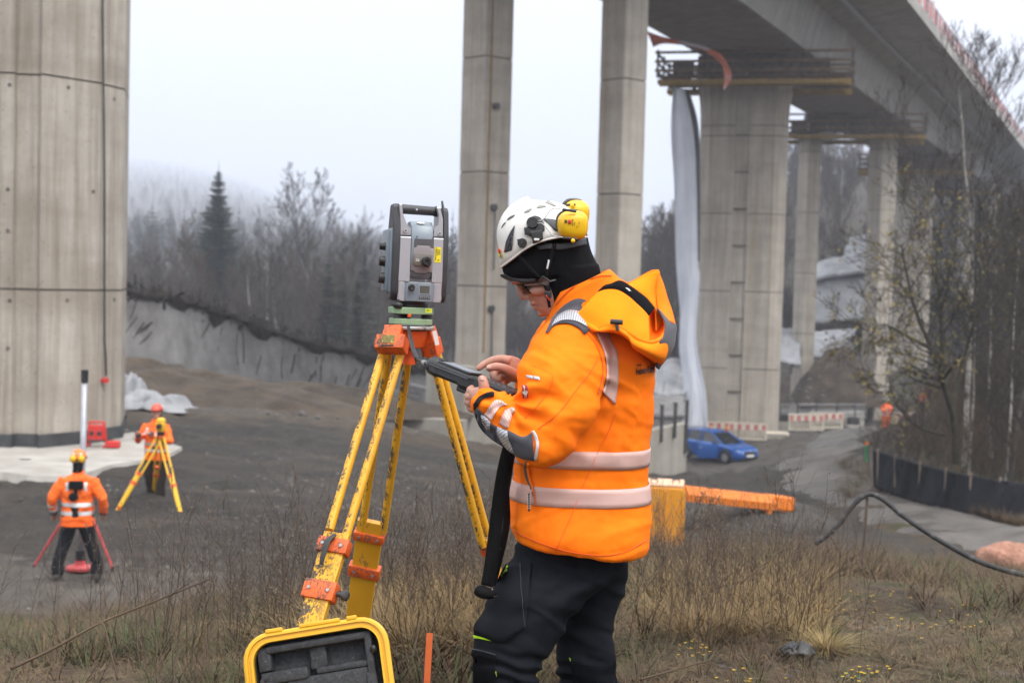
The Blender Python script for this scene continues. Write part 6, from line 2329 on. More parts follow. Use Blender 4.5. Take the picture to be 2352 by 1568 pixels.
def staff():
	b = GZ(184, 1308, -2.8)
	z = tz(b.x, b.y)
	top = P(192, 848, 21.7)
	t = thing('staff_tripod', 'tall grey telescopic pole on a red-legged stand in front of the worker seen from behind', 'staff', (b.x, b.y, z))
	bx, by = b.x, b.y
	MB().tube([(bx, by, z + .05), (bx + .03, by, top.z - .02)], .042, 12).build('pole', M('grey_pole', (.33, .34, .37), (.42, .43, .46), scale=6, rough=.4, metal=.4), t, smooth=True)
	MB().tube([(bx + .03, by, top.z - .10), (bx + .03, by, top.z + .08)], .052, 12).build('pole_cap', BLACKP, t)
	MB().lathe([(.12, 0), (.20, .02), (.20, .06), (.08, .09), (.06, .2), (.05, .2)], (bx, by, z), 18).build('foot_plate', M('pinkish_red', (.50, .06, .06), (.58, .1, .1), rough=.5), t, smooth='auto')
	MB().tube([(bx, by, z + .15), (bx, by, z + .30)], .07, 12).build('joint', BLACKP, t)
	hub = Vector((bx, by + .02, z + 1.18))
	for px, py, dd, br in ((78, 1330, 20.6, True), (258, 1326, 20.6, False), (190, 1285, 23.0, False)):
		f = P(px, py, dd)
		f.z = tz(f.x, f.y)
		a = hub.lerp(f, .18)
		MB().tube([a, f + Vector((0, 0, .05))], [.022, .018], 8).build('leg', RED2, t)
		MB().tube([f + Vector((0, 0, .08)), f - Vector((0, 0, .03))], [.022, .006], 8).build('leg_tip', BLACKP, t)
		MB().tube([hub, a], .016, 8).build('leg_hinge', BLACKP, t)
		if br:
			q = a.lerp(f, .10)
			MB().bbox(q, (.13, .12, .16), .03).build('blue_clamp', M('blue_clamp_plastic', (.05, .10, .2), (.07, .14, .26), rough=.45), t)

RED2 = M('pink_red_tube', (.55, .05, .06), (.62, .09, .10), scale=6, rough=.45)
staff()

# worker behind the small yellow instrument, facing the camera
pB = GZ(357, 1148, -2.8)
pB.z = tz(pB.x, pB.y)
wB = worker('worker in an orange jacket and brown trousers standing behind the small yellow instrument', tuple(pB), R(180 - 12), (-.07, .40, 1.30), (.17, .40, 1.28), (-.33, .12, 1.14), (.34, .10, 1.12), ((-.13, .05), (.13, -.08)), BROWN, BOOTT, HELR, False, (-.5, .2))

def small_tripod():
	h = P(369, 1000, 26.0)
	t = thing('surveying_tripod', 'small bright yellow tripod with an instrument standing in front of the brown-trousered worker', 'tripod', tuple(h))
	YB = M('bright_yellow_paint', (.75, .42, .01), (.8, .47, .015), scale=5, rough=.45)
	MB().lathe([(.06, -.04), (.09, -.03), (.09, 0), (.03, 0)], h, 16).build('head_plate', MATS['clean_orange'], t)
	for px, py, dd in ((268, 1143, 25.6), (418, 1156, 25.2), (352, 1120, 27.2)):
		f = P(px, py, dd)
		f.z = tz(f.x, f.y)
		ax = (f - h).normalized()
		s = ax.cross(Vector((0, 1, .2))).normalized()
		m_ = h.lerp(f, .52)
		for k in (-1, 1):
			MB().tube([h + s * (k * .05) + ax * .03, m_ + s * (k * .045)], .018, 8).build('leg_tube', YB, t)
		MB().tube([m_ - ax * .05, f], [.05, .035], 8, flat=[.022, .02], up=Vector((0, 1, 0))).build('leg_extension', YB, t)
		for q in (.5, .62):
			MB().tube([h.lerp(f, q) - ax * .03, h.lerp(f, q) + ax * .03], [.062, .06], 8, flat=[.03, .03], up=Vector((0, 1, 0))).build('clamp', MATS['clean_orange'], t)
		MB().tube([f - ax * .12, f + Vector((0, 0, -.05))], [.04, .008], 8).build('leg_tip', MATS['clean_orange'], t)
	q = h + Vector((0, 0, .12))
	i = thing('levelling_instrument', 'small yellow instrument with a dark eyepiece on the bright yellow tripod', 'instrument', tuple(h + Vector((0, 0, .0))))
	MB().bbox(q + Vector((0, 0, .05)), (.16, .17, .2), .04).build('housing', YB, i, smooth='auto')
	MB().ball(q + Vector((0, 0, .15)), (.09, .09, .06), 14).build('top_cover', YB, i, smooth=True)
	MB().cyl(q + Vector((0, -.08, .06)), q + Vector((0, -.16, .06)), .05, 16).build('eyepiece', BLACKP, i, smooth='auto')
	MB().lathe([(.07, -.12), (.07, -.06), (.09, -.06)], q, 14).build('base', BLACKP, i)

small_tripod()
# distant workers under the bridge
q = ground_at(2034, 996, 60, 120)
worker('distant worker all in orange with a white helmet by the road under the bridge', tuple(q), R(200), (-.12, .36, 1.2), (.1, .36, 1.25), (-.3, .1, 1.15), (.3, .1, 1.15), trousers=DUL_O, helmet=HELW, muffs=False, simple=True)
q = P(2117, 968, 112)
q.z = tz(q.x, q.y) + .05
worker('farther worker in an orange jacket half hidden behind the shrub under the bridge', tuple(q), R(150), (-.25, .1, .9), (.25, .1, .9), (-.3, 0, 1.15), (.3, 0, 1.15), helmet=HELO, muffs=False, simple=True)
# ------------------------------------------------------------------ the surveyor in front
def fabric(name, c1, c2, weave=900, rough=.75, bmp=.12, sheen=.15, coords='Position', big=6, spec=.25):
	m, n, l, b = new_mat(name)
	v = vec(n, l, coords)
	l.new(ramp(n, l, tex(n, l, v, big, 5), .35, c1, .65, c2), b.inputs['Base Color'])
	b.inputs['Roughness'].default_value = rough
	b.inputs['Sheen Weight'].default_value = sheen
	b.inputs['Specular IOR Level'].default_value = spec
	h = math_n(n, l, 'ADD', tex(n, l, v, weave, 2), math_n(n, l, 'MULTIPLY', tex(n, l, v, 55, 3), 2.0))
	bump(n, l, b, h, bmp, .004)
	return m

HV = fabric('fluorescent_orange_softshell', (1.0, .175, .003), (1.0, .215, .005), rough=.75, sheen=0, spec=.15)
HVY = fabric('fluorescent_orange_fleece', (1.0, .235, .008), (1.0, .27, .010), weave=500, bmp=.3, rough=.9, sheen=0, spec=.1)
HVS = fabric('orange_seam', (.80, .10, .006), (.85, .12, .008))
CHAR = fabric('charcoal_softshell', (.050, .050, .062), (.066, .066, .08))
BLKF = fabric('black_fleece', (.005, .005, .006), (.009, .009, .011), weave=600, bmp=.25, sheen=.0, spec=.06)
NAVY = fabric('black_stretch_trousers', (.0075, .0085, .012), (.0125, .0145, .019), weave=1100, rough=.8, bmp=.12, sheen=.0, spec=.08)
NAVYD = fabric('black_knee_cloth', (.004, .0045, .006), (.007, .0075, .010), weave=700, rough=.85, bmp=.2, sheen=0, spec=.05)
LIME = fabric('lime_piping', (.42, .80, .01), (.46, .85, .02))
WEB = fabric('black_webbing', (.006, .006, .007), (.010, .010, .011), weave=300, bmp=.4, rough=.6, sheen=0, spec=.1)

def tape(name, base, line, px=.0078, w=.2, slope=.75, rough=.35):
	"""Segmented reflective tape: fine slanted lines of the cloth below show between the silver."""
	m, n, l, b = new_mat(name)
	t = n.new('ShaderNodeUVMap')
	s = n.new('ShaderNodeSeparateXYZ')
	l.new(t.outputs[0], s.inputs[0])
	q = math_n(n, l, 'ADD', s.outputs[0], math_n(n, l, 'MULTIPLY', s.outputs[1], slope))
	q = math_n(n, l, 'FRACT', math_n(n, l, 'MULTIPLY', q, 1 / px))
	k = math_n(n, l, 'LESS_THAN', q, w)
	v = vec(n, l, 'Position')
	bs = ramp(n, l, tex(n, l, v, 9, 4), .3, base, .7, tuple(x * 1.18 for x in base))
	l.new(mixc(n, l, k, bs, line), b.inputs['Base Color'])
	b.inputs['Roughness'].default_value = rough
	b.inputs['Metallic'].default_value = .1
	return m

TAPE = tape('reflective_tape', (.50, .43, .41), (.95, .17, .03), rough=.55)
TAPED = tape('reflective_tape_on_charcoal', (.44, .45, .48), (.06, .06, .075))
PIPE = M('reflective_piping', (.50, .52, .56), (.58, .60, .64), scale=20, rough=.35, metal=.3)

SKIN, _n, _l, _b = new_mat('weathered_skin')
_v = vec(_n, _l, 'Position')
_c = ramp(_n, _l, tex(_n, _l, _v, 22, 5), .35, (.40, .195, .14), .68, (.50, .275, .205))
_c = mixc(_n, _l, ramp(_n, _l, tex(_n, _l, _v, 45, 4), .5, (0, 0, 0), .7, (.55, .55, .55)), _c, (.44, .145, .105))
_l.new(_c, _b.inputs['Base Color'])
_b.inputs['Roughness'].default_value = .5
_b.inputs['Subsurface Weight'].default_value = .12
_b.inputs['Subsurface Radius'].default_value = (.008, .003, .0015)
_b.inputs['Subsurface Scale'].default_value = .5
bump(_n, _l, _b, tex(_n, _l, _v, 260, 4), .25, .002)

def ring4(l_, r_, dc, hd, n=28, e=2.3):
	return ellipse_ring(P(l_[0], l_[1], dc), P(r_[0], r_[1], dc), hd, n, e)

def px_tube(mb, pts, n=16, up=None):
	"""pts rows of (px, py, depth, radius in px, depth radius in m)"""
	sp = catmull(pts, max(8, len(pts) * 5))
	rings = []
	c3 = [P(q[0], q[1], q[2]) for q in sp]
	view = ROT @ Vector((0, 0, -1))
	for i, q in enumerate(sp):
		tdir = (c3[min(i + 1, len(sp) - 1)] - c3[max(i - 1, 0)]).normalized()
		a = tdir.cross(view)
		if a.length < 1e-3:
			a = Vector((1, 0, 0))
		a.normalize()
		b_ = a.cross(tdir).normalized()
		ra = q[3] * q[2] / F
		rings.append([c3[i] + a * (ra * math.cos(2 * math.pi * j / n)) + b_ * (q[4] * math.sin(2 * math.pi * j / n)) for j in range(n)])
	return mb.loft(rings)

def to_px(p):
	q = ROT.inverted() @ (Vector(p) - CAM)
	return (1176 + F * q.x / -q.z, 784 - F * q.y / -q.z, -q.z)

def folds(mb, fn, amp=1.0):
	"""Push a fused skin along its normals by fn(px, py, depth, point)."""
	V = np.array(mb.v)
	N = mb.n
	Ri = np.array(ROT.inverted())
	Q = (V - np.array(CAM)) @ Ri.T
	D = -Q[:, 2]
	X = 1176 + F * Q[:, 0] / D
	Y = 784 - F * Q[:, 1] / D
	h = np.array([fn(x, y, d, v) for x, y, d, v in zip(X, Y, D, V)])
	mb.v = [tuple(q) for q in V + N * h[:, None] * amp]
	return mb

def ridge(x):
	return 1 - abs(x) * 2

def nz(a, b, c=0.0):
	return noise.noise(Vector((a, b, c)))

# --- jacket: torso and near sleeve, then the far sleeve
TORSO = [((1190, 1236), (1483, 1268), 4.41, .215), ((1180, 1226), (1487, 1260), 4.41, .225), ((1171, 1190), (1491, 1226), 4.41, .225), ((1172, 1140), (1492, 1160), 4.42, .205), ((1179, 1090), (1486, 1095), 4.42, .20), ((1178, 1040), (1488, 1040), 4.42, .20), ((1184, 985), (1494, 985), 4.42, .205),
		 ((1190, 930), (1499, 925), 4.42, .212), ((1196, 880), (1503, 865), 4.42, .22), ((1208, 835), (1504, 812), 4.42, .222), ((1226, 800), (1492, 765), 4.42, .21), ((1242, 772), (1462, 725), 4.42, .19), ((1254, 742), (1432, 684), 4.40, .155), ((1262, 716), (1412, 656), 4.37, .118), ((1266, 700), (1400, 640), 4.36, .10)]

def torso_mb():
	mb = MB()
	rr = []
	arr = np.array([[a[0], a[1], b[0], b[1], d, h] for a, b, d, h in TORSO])
	for q in catmull(arr, 44):
		rr.append(ring4((q[0], q[1]), (q[2], q[3]), q[4], q[5], 36, 2.5))
	return mb.loft(rr), rr

tor, TOR_RINGS = torso_mb()
near_arm = [(1338, 752, 4.28, 50, .07), (1322, 785, 4.23, 80, .085), (1303, 835, 4.17, 96, .092), (1288, 885, 4.12, 98, .092), (1276, 935, 4.09, 94, .085), (1262, 980, 4.075, 80, .078), (1243, 1016, 4.07, 62, .072), (1216, 1010, 4.07, 52, .066), (1180, 975, 4.09, 50, .062), (1148, 946, 4.11, 44, .055), (1122, 925, 4.14, 35, .046), (1108, 915, 4.155, 30, .042)]
sle = MB()
px_tube(sle, near_arm[:7], 24)
px_tube(sle, [(1262, 975, 4.08, 72, .074)] + near_arm[6:], 24)
far_arm = [(1300, 770, 4.56, 60, .07), (1262, 830, 4.60, 58, .07), (1235, 880, 4.58, 55, .06), (1222, 880, 4.5, 40, .05), (1210, 862, 4.44, 30, .038), (1196, 854, 4.41, 25, .034)]
sle2 = MB()
px_tube(sle2, far_arm, 18)
coat = MB()
for m_ in (tor, sle, sle2):
	coat.add(m_.v, m_.f)
coat = remesh(coat, .0065, 10, .55)

def coat_fold(x, y, d, v):
	h = 0.0
	# drapes running from the shoulder blade to the waist
	h += .0055 * nz(x * .012 + y * .010, y * .0035 - x * .003, 1.3)
	h += .0035 * nz(x * .03, y * .012, 4.0)
	# creases fanning out from the bent elbow
	k = math.exp(-((x - 1200) / 95) ** 2 - ((y - 930) / 75) ** 2)
	if k > .01 and d < 4.22:
		a = math.atan2(y - 925, x - 1165)
		h += k * .012 * math.sin(a * 9 + .6 * nz(x * .03, y * .03)) * min(1, math.hypot(x - 1165, y - 925) / 50)
	# sleeve folds
	if d < 4.25 and y < 1070:
		h += .006 * nz((x + y * .55) * .013, (y - x * .5) * .030, 7.7)
		r1 = 1 - 2 * abs(nz((x * .85 + y * .5) * .0075, (y * .85 - x * .5) * .026, 2.2))
		h += .010 * max(0, r1 - .35) * (1 - math.exp(-((y - 760) / 50) ** 2))
	else:
		r2 = 1 - 2 * abs(nz((x * .9 - y * .25) * .006, (y + x * .3) * .017, 8.4))
		h += .0075 * max(0, r2 - .45)
	h += .0016 * nz(x * .07, y * .07, 5.0)
	# pull lines over the back between the bands and the hem
	if d > 4.15 and y > 760:
		h += .0045 * nz(x * .008 + y * .004, y * .022, 9.1)
		h += -.006 * math.exp(-((y - 1100 - (x - 1300) * .05) / 14) ** 2) * .6
	# hem channel
	e = y - (1240 + 34 * math.sin(max(0, min(1, (x - 1180) / 300)) * 3.0) + (x - 1330) * .06)
	h += -.0022 * math.exp(-(e / 6) ** 2)
	return h

coat = folds(coat, coat_fold)
COAT_K = bvh_of(coat)

ME = thing('person', 'surveyor in orange jacket, white helmet and black trousers looking down at a field controller', 'person', (P(1250, 1850, 4.4).x, P(1250, 1850, 4.4).y, 0.0))
JK = coat.build('jacket', HV, ME, smooth=True)

def lay(name, A, B, mat, off=.0028, nu=24, nv=6, par=None, k=None):
	o = strip(A, B, k or COAT_K, off, nu, nv).build(name, mat, par or JK, smooth=True)
	s = o.modifiers.new('s', 'SOLIDIFY')
	s.thickness = .0014
	s.offset = 0
	return o

def band_round(name, z0, z1, mat, off=.003, skip=None, par=None):
	"""Band all round the body between two heights, laid on the jacket from every side."""
	n, m_ = 96, 5
	zs = np.linspace(z0, z1, m_)
	mb = MB()
	mb.uv = []
	rows = []
	ln = 0
	prev = None
	c = (TOR_RINGS[16][0] + TOR_RINGS[16][18]) / 2
	for j in range(n + 1):
		th = 2 * math.pi * j / n
		row = []
		for z in zs:
			dirv = Vector((math.cos(th), math.sin(th), 0))
			ctr = Vector((c.x + (z - 1.0) * .0, c.y, z))
			st = ctr + dirv * .31 if dirv.y > -.3 else ctr + Vector((dirv.x * .31, dirv.y * .265, 0))
			h = COAT_K.ray_cast(st, -dirv)
			p = h[0] + dirv * off if h[0] is not None else ctr + dirv * .2
			row.append(p)
		if prev is not None:
			ln += (row[2] - prev).length
		prev = row[2]
		for q, z in enumerate(zs):
			mb.uv.append((ln, (z - z0)))
		rows.append(row)
	mb.loft(rows, cap=False, closed=False)
	o = mb.build(name, mat, par or JK, smooth=True)
	s = o.modifiers.new('s', 'SOLIDIFY')
	s.thickness = .0014
	s.offset = 0
	return o

band_round('reflective_band', 1.010, 1.064, TAPE)
band_round('reflective_band', .897, .953, TAPE)
# shoulder brace band down the back
lay('reflective_band', [(1362, 752), (1372, 775), (1387, 810), (1393, 851), (1389, 880), (1383, 900)], [(1394, 750), (1404, 782), (1417, 808), (1420, 851), (1418, 890), (1412, 929)], TAPE, nu=30)
# charcoal shoulder yoke with its silver strip
lay('shoulder_yoke', [(1254, 766), (1270, 732), (1288, 710), (1308, 694), (1330, 686), (1346, 690)], [(1258, 768), (1276, 748), (1306, 745), (1330, 756), (1342, 768), (1356, 756)], CHAR, off=.004, nu=30, nv=8)
lay('shoulder_tape', [(1268, 752), (1280, 732), (1296, 720), (1312, 716), (1330, 719), (1345, 728)], [(1272, 748), (1288, 740), (1306, 738), (1326, 742), (1345, 752), (1360, 760)], TAPED, off=.0062, nu=30)
# forearm: charcoal underside, tapes, elbow edge
lay('sleeve_panel', [(1092, 930), (1112, 950), (1136, 976), (1168, 988), (1200, 1004), (1222, 993)], [(1090, 955), (1104, 985), (1130, 1010), (1163, 1030), (1195, 1050), (1228, 1057)], CHAR, off=.0035, nu=34, nv=8)
lay('sleeve_panel', [(1090, 928), (1093, 924), (1100, 914), (1112, 906), (1128, 902), (1136, 904)], [(1091, 942), (1099, 932), (1106, 922), (1118, 914), (1130, 912), (1136, 912)], WEB, off=.0045, nu=20)
for A, B in (([(1113, 952), (1122, 938), (1137, 921), (1152, 921)], [(1130, 966), (1138, 950), (1152, 934), (1166, 930)]),
			 ([(1146, 972), (1153, 957), (1164, 940), (1178, 935)], [(1167, 984), (1171, 967), (1178, 950), (1184, 944)])):
	lay('sleeve_tape', A, B, TAPE, nu=14)
for A, B in (([(1108, 950), (1106, 962), (1110, 976), (1122, 996)], [(1128, 968), (1128, 980), (1130, 996), (1136, 1010)]),
			 ([(1143, 980), (1146, 996), (1156, 1014), (1172, 1034)], [(1166, 989), (1168, 1004), (1176, 1020), (1184, 1040)])):
	lay('sleeve_tape', A, B, TAPED, off=.0055, nu=14)
lay('elbow_piping', [(1220, 990), (1227, 1000), (1231, 1022), (1228, 1056)], [(1227, 988), (1235, 1002), (1238, 1024), (1233, 1057)], PIPE, off=.005, nu=16, nv=4)
# seams
def seam(pts, w_=1.5, mat=HVS, off=.0022, name='seam'):
	p = np.array(pts, float)
	lay(name, [(a - w_ * .5, b) for a, b in pts], [(a + w_ * .5, b + .6) for a, b in pts], mat, off, 30, 2)

seam([(1372, 826), (1350, 862), (1318, 902), (1290, 940), (1262, 965), (1236, 985)])
seam([(1415, 945), (1400, 985), (1372, 1040), (1355, 1080), (1335, 1125), (1310, 1190), (1282, 1250), (1276, 1266)])
seam([(1408, 930), (1386, 900), (1374, 890)], 1.6)
seam([(1220, 838), (1252, 850), (1270, 866), (1258, 900), (1236, 930), (1205, 962)], 1.0)
seam([(1345, 760), (1368, 790), (1380, 820), (1385, 850), (1380, 880), (1372, 905)], 1.6)
lay('hem_seam', [(1180, 1214), (1210, 1232), (1260, 1252), (1320, 1268), (1390, 1274), (1440, 1264), (1484, 1238)], [(1180, 1216), (1210, 1234), (1260, 1254), (1320, 1270), (1390, 1276), (1440, 1266), (1484, 1240)], HVS, .0018, 40, 2)
# pocket opening with zip and pull tag
lay('pocket_zip', [(1207, 1058), (1205, 1080), (1211, 1105), (1222, 1130), (1229, 1160)], [(1212, 1058), (1212, 1082), (1218, 1106), (1227, 1130), (1232, 1160)], MATS['dark_joint'], .002, 20, 3)
lay('zip_edge', [(1212, 1060), (1213, 1082), (1219, 1106), (1227, 1130), (1232, 1160)], [(1217, 1060), (1218, 1082), (1223, 1106), (1230, 1130), (1234, 1160)], HV, .006, 20, 3)
tg = proj(1221, 1132, COAT_K, .012)[0]
tg2 = proj(1222, 1176, COAT_K, .018)[0]
MB().tube([tg, tg2], .0062, 8, flat=.003).build('pull_tag', BLACKP, JK)
for i in range(6):
	q = tg.lerp(tg2, .12 + i * .14)
	MB().box(q + Vector((0, -.0045, 0)), (.010, .002, .0022), Matrix.Rotation(R(-20), 3, 'Y')).build('tag_stripe', WHITE, JK)
# sleeve badge and two silver tabs
lay('sleeve_badge', [(1200, 886), (1213, 887)], [(1202, 912), (1214, 912)], M('dark_red_badge', (.30, .008, .014), (.34, .012, .02), rough=.5), .0045, 6, 5)
def flat_print(mb, cx, cy, sc, rot, mat, name, par=JK, k=COAT_K, off=.0062, bend=0):
	c, s = math.cos(rot), math.sin(rot)
	mb.v = [tuple(proj(cx + (p[0] * c - p[1] * s) * sc, cy - (p[0] * s + p[1] * c) * sc, k, off)[0]) for p in mb.v]
	return mb.build(name, mat, par)
bird = MB()
bl = [(-.5, -3.8), (-.2, -3.8), (0, -1.6), (.5, -1.6), (.6, -3.8), (.9, -3.8), (.9, -1.4), (1.7, -.4), (1.9, .6), (1.1, 1.2), (.1, .9), (-.1, 2.2), (.1, 3.2), (-.3, 3.8), (-.9, 3.6), (-.8, 3.2), (-.5, 3.1), (-.7, 2.2), (-.8, .8), (-1.6, .6), (-2.0, -.3), (-1.3, -.9), (-.4, -1.4)]
bird.add([(x, y, 0) for x, y in bl], [tuple(range(len(bl)))])
flat_print(bird, 1207.5, 899.5, 3.0, .03, WHITE, 'ostrich_emblem')
for x0 in (1210, 1226):
	lay('sleeve_tab', [(x0, 861 + (x0 - 1210) * .2), (x0 + 14, 863 + (x0 - 1210) * .2)], [(x0 + 2, 868 + (x0 - 1210) * .2), (x0 + 16, 871 + (x0 - 1210) * .2)], PIPE, .004, 6, 4)
# lettering on the back, the end hidden by the hood
for s_, x0, y0, sz in (('www.', 1461, 838, 10), ('Heinen-Fischer', 1459, 853, 23)):
	tm = text_mesh(s_, 1, bold=.03, align='LEFT')
	mx_ = []
	for p in tm.v:
		x = x0 + p[0] * sz * (.36 if sz > 12 else .5)
		mx_.append((x, y0 - p[1] * sz - (x - x0) * .15))
	keep = [i for i, (x, y) in enumerate(mx_) if x < 1502]
	ks = set(keep)
	tm.f = [f for f in tm.f if all(i in ks for i in f)]
	tm.v = [tuple(proj(x, y, COAT_K, .0035)[0]) if i in ks else tuple(P(1470, 860, 4.45)) for i, (x, y) in enumerate(mx_)]
	tm.build('lettering', INK, JK)

# --- collar
col_ = MB()
cr_ = []
for (l_, r_, d, h) in (((1254, 748), (1442, 652), 4.37, .135), ((1258, 722), (1424, 640), 4.36, .115), ((1264, 700), (1410, 626), 4.355, .108), ((1272, 676), (1400, 618), 4.35, .104), ((1276, 678), (1394, 619), 4.35, .097), ((1280, 700), (1396, 640), 4.35, .09)):
	cr_.append(ring4(l_, r_, d, h, 32, 2.2))
col_.loft(cr_, cap=False)
co = col_.build('collar', HV, JK, smooth=True)
kc = bvh_of(col_)
lay('collar_seam', [(1276, 700), (1300, 672), (1330, 648), (1370, 634), (1404, 632)], [(1277, 702), (1301, 674), (1331, 650), (1371, 636), (1404, 634)], HVS, .002, 24, 2, par=co, k=kc)

# --- hood lying open on the back
RIM = [(1330, 716, 4.24), (1320, 727, 4.19), (1340, 745, 4.165), (1363, 759, 4.15), (1388, 750, 4.14), (1414, 748, 4.13), (1442, 764, 4.135), (1468, 781, 4.145), (1494, 787, 4.17), (1517, 778, 4.22), (1529, 757, 4.28), (1527, 730, 4.36), (1514, 705, 4.43), (1506, 678, 4.47), (1500, 652, 4.49), (1514, 626, 4.47),
	   (1500, 624, 4.465), (1484, 632, 4.46), (1464, 643, 4.45), (1442, 654, 4.43), (1424, 645, 4.40), (1402, 646, 4.36), (1376, 668, 4.31), (1350, 692, 4.27)]
BOT = []
for x, y, d in RIM:
	k = max(0, min(1, (x - 1340) / 170))
	BOT.append((1402 + k * 108, 752 + 92 * k ** 1.3, 4.33 + .03 * k))
def hood_surface():
	n = 96
	a = catmull(RIM + [RIM[0]], n)[:-1]
	b = catmull(BOT + [BOT[0]], n)[:-1]
	rows = []
	for f in np.linspace(0, 1, 14):
		row = []
		for i in range(len(a)):
			q = a[i] * (1 - f) + b[i] * f
			bl_ = math.sin(f * math.pi) * (14 if a[i][0] > 1440 else 5)
			cx, cy = 1450, 735
			dx, dy = a[i][0] - cx, a[i][1] - cy
			ln = math.hypot(dx, dy) + 1e-6
			x = q[0] + dx / ln * bl_ * (1.0 if dx > 0 else .3)
			y = q[1] + max(0, dy) / ln * bl_
			d = q[2] + (a[i][2] - 4.31) * .55 * math.sin(f * math.pi)
			d += .010 * nz(x * .03, y * .03, f * 2)
			row.append(P(x, y, d))
		rows.append(row)
	return MB().loft(rows, cap=False)
hm = hood_surface()
ho_ = hm.build('hood', HVY, JK, smooth=True)
so = ho_.modifiers.new('s', 'SOLIDIFY')
so.thickness = .006
so.offset = 0
HOOD_K = bvh_of(hm)
def lay_h(name, A, B, mat, off=.006, nu=24, nv=6):
	return lay(name, A, B, mat, off, nu, nv, par=ho_, k=HOOD_K)
def patch(name, A, B, mat, nu=40, nv=14, bulge=.02, par=None, wr=.004):
	"""Free piece of cloth between two edges given as (px, py, depth)."""
	a_, b_ = catmull(A, nu), catmull(B, nu)
	rows = []
	for i in range(nu):
		row = []
		for j in range(nv):
			t_ = j / (nv - 1)
			q_ = a_[i] * (1 - t_) + b_[i] * t_
			q_[2] += -bulge * math.sin(t_ * math.pi) + wr * nz(q_[0] * .025, q_[1] * .03, 3.3)
			row.append(P(*q_))
		rows.append(row)
	mb_ = MB().grid(rows)
	ob_ = mb_.build(name, mat, par or ho_, smooth=True)
	s_ = ob_.modifiers.new('s', 'SOLIDIFY')
	s_.thickness = .005
	s_.offset = 0
	return mb_
NEAR = [(1320, 727, 4.185), (1340, 744, 4.165), (1363, 758, 4.15), (1388, 750, 4.14), (1414, 748, 4.135), (1442, 764, 4.14), (1468, 780, 4.15), (1492, 787, 4.175)]
BTOP = [(1378, 666, 4.235), (1390, 656, 4.235), (1404, 652, 4.24), (1424, 645, 4.26), (1447, 657, 4.285), (1466, 671, 4.30), (1484, 685, 4.31), (1503, 708, 4.33)]
BLOW = [(1372, 672, 4.225), (1386, 666, 4.225), (1400, 664, 4.23), (1422, 668, 4.235), (1444, 682, 4.25), (1462, 698, 4.265), (1477, 712, 4.275), (1489, 726, 4.29)]
patch('fleece_lining', NEAR, BLOW, HVY, bulge=.018)
NB_ = patch('neck_band', BLOW, BTOP, BLKF, nv=8, bulge=.006)
NB_K = bvh_of(NB_)
# upper lobe of the hood, standing up behind the band, and the inside of the far wall
patch('hood_lobe', [(1440, 655, 4.33), (1460, 666, 4.335), (1482, 684, 4.345), (1503, 707, 4.36), (1506, 730, 4.37), (1507, 760, 4.34)], [(1462, 644, 4.40), (1486, 630, 4.41), (1514, 624, 4.43), (1504, 650, 4.44), (1513, 690, 4.44), (1527, 735, 4.40)], HVY, bulge=-.012)
patch('hood_wall', [(1488, 724, 4.36), (1488, 745, 4.36), (1490, 770, 4.33), (1494, 786, 4.24)], [(1512, 700, 4.44), (1522, 722, 4.43), (1527, 748, 4.38), (1517, 778, 4.25)], HV, nu=24, bulge=-.03)
leaf = MB()
leaf.add([(x, y, 0) for x, y in ((-6, 3), (-1, 2), (3, -1), (6, -5), (4, -3), (1, -3.4), (0, -1), (-2, 0))], [tuple(range(8))])
flat_print(leaf, 1440, 666, 1.25, 0, WHITE, 'white_emblem', par=ho_, k=NB_K, off=.006)
patch('hood_lobe', [(1502, 655, 4.44), (1507, 680, 4.42), (1510, 706, 4.40), (1521, 720, 4.37), (1538, 738, 4.33)], [(1513, 627, 4.47), (1524, 655, 4.47), (1533, 686, 4.46), (1543, 714, 4.44), (1551, 746, 4.40)], HV, nu=26, bulge=.012)
patch('hood_panel', [(1509, 708, 4.36), (1519, 724, 4.33), (1528, 744, 4.27), (1525, 772, 4.22), (1513, 792, 4.20), (1506, 843, 4.28)], [(1513, 712, 4.40), (1532, 728, 4.39), (1551, 746, 4.39), (1551, 770, 4.37), (1544, 802, 4.34), (1512, 848, 4.33)], CHAR, nu=30, bulge=.012)
def edge_roll(a, b, r_, mat, name, par):
	pts = catmull([RIM[i % len(RIM)] for i in range(a, b)], 40)
	MB().tube([P(*q) for q in pts], r_, 8).build(name, mat, par, smooth=True)
edge_roll(0, 25, .0065, HV, 'hood_hem', ho_)
seamp = [(1330, 738), (1352, 748), (1376, 740), (1412, 737), (1444, 752), (1470, 768)]
tg = proj(1414, 750, HOOD_K, .012)[0]
MB().tube([tg + Vector((-.018, 0, .004)), tg + Vector((.018, -.004, .002))], .008, 10).build('cord_lock', BLACKP, ho_, smooth='auto')
MB().tube([tg, tg + Vector((.004, -.006, -.022))], .005, 8).build('cord_end', BLACKP, ho_, smooth='auto')

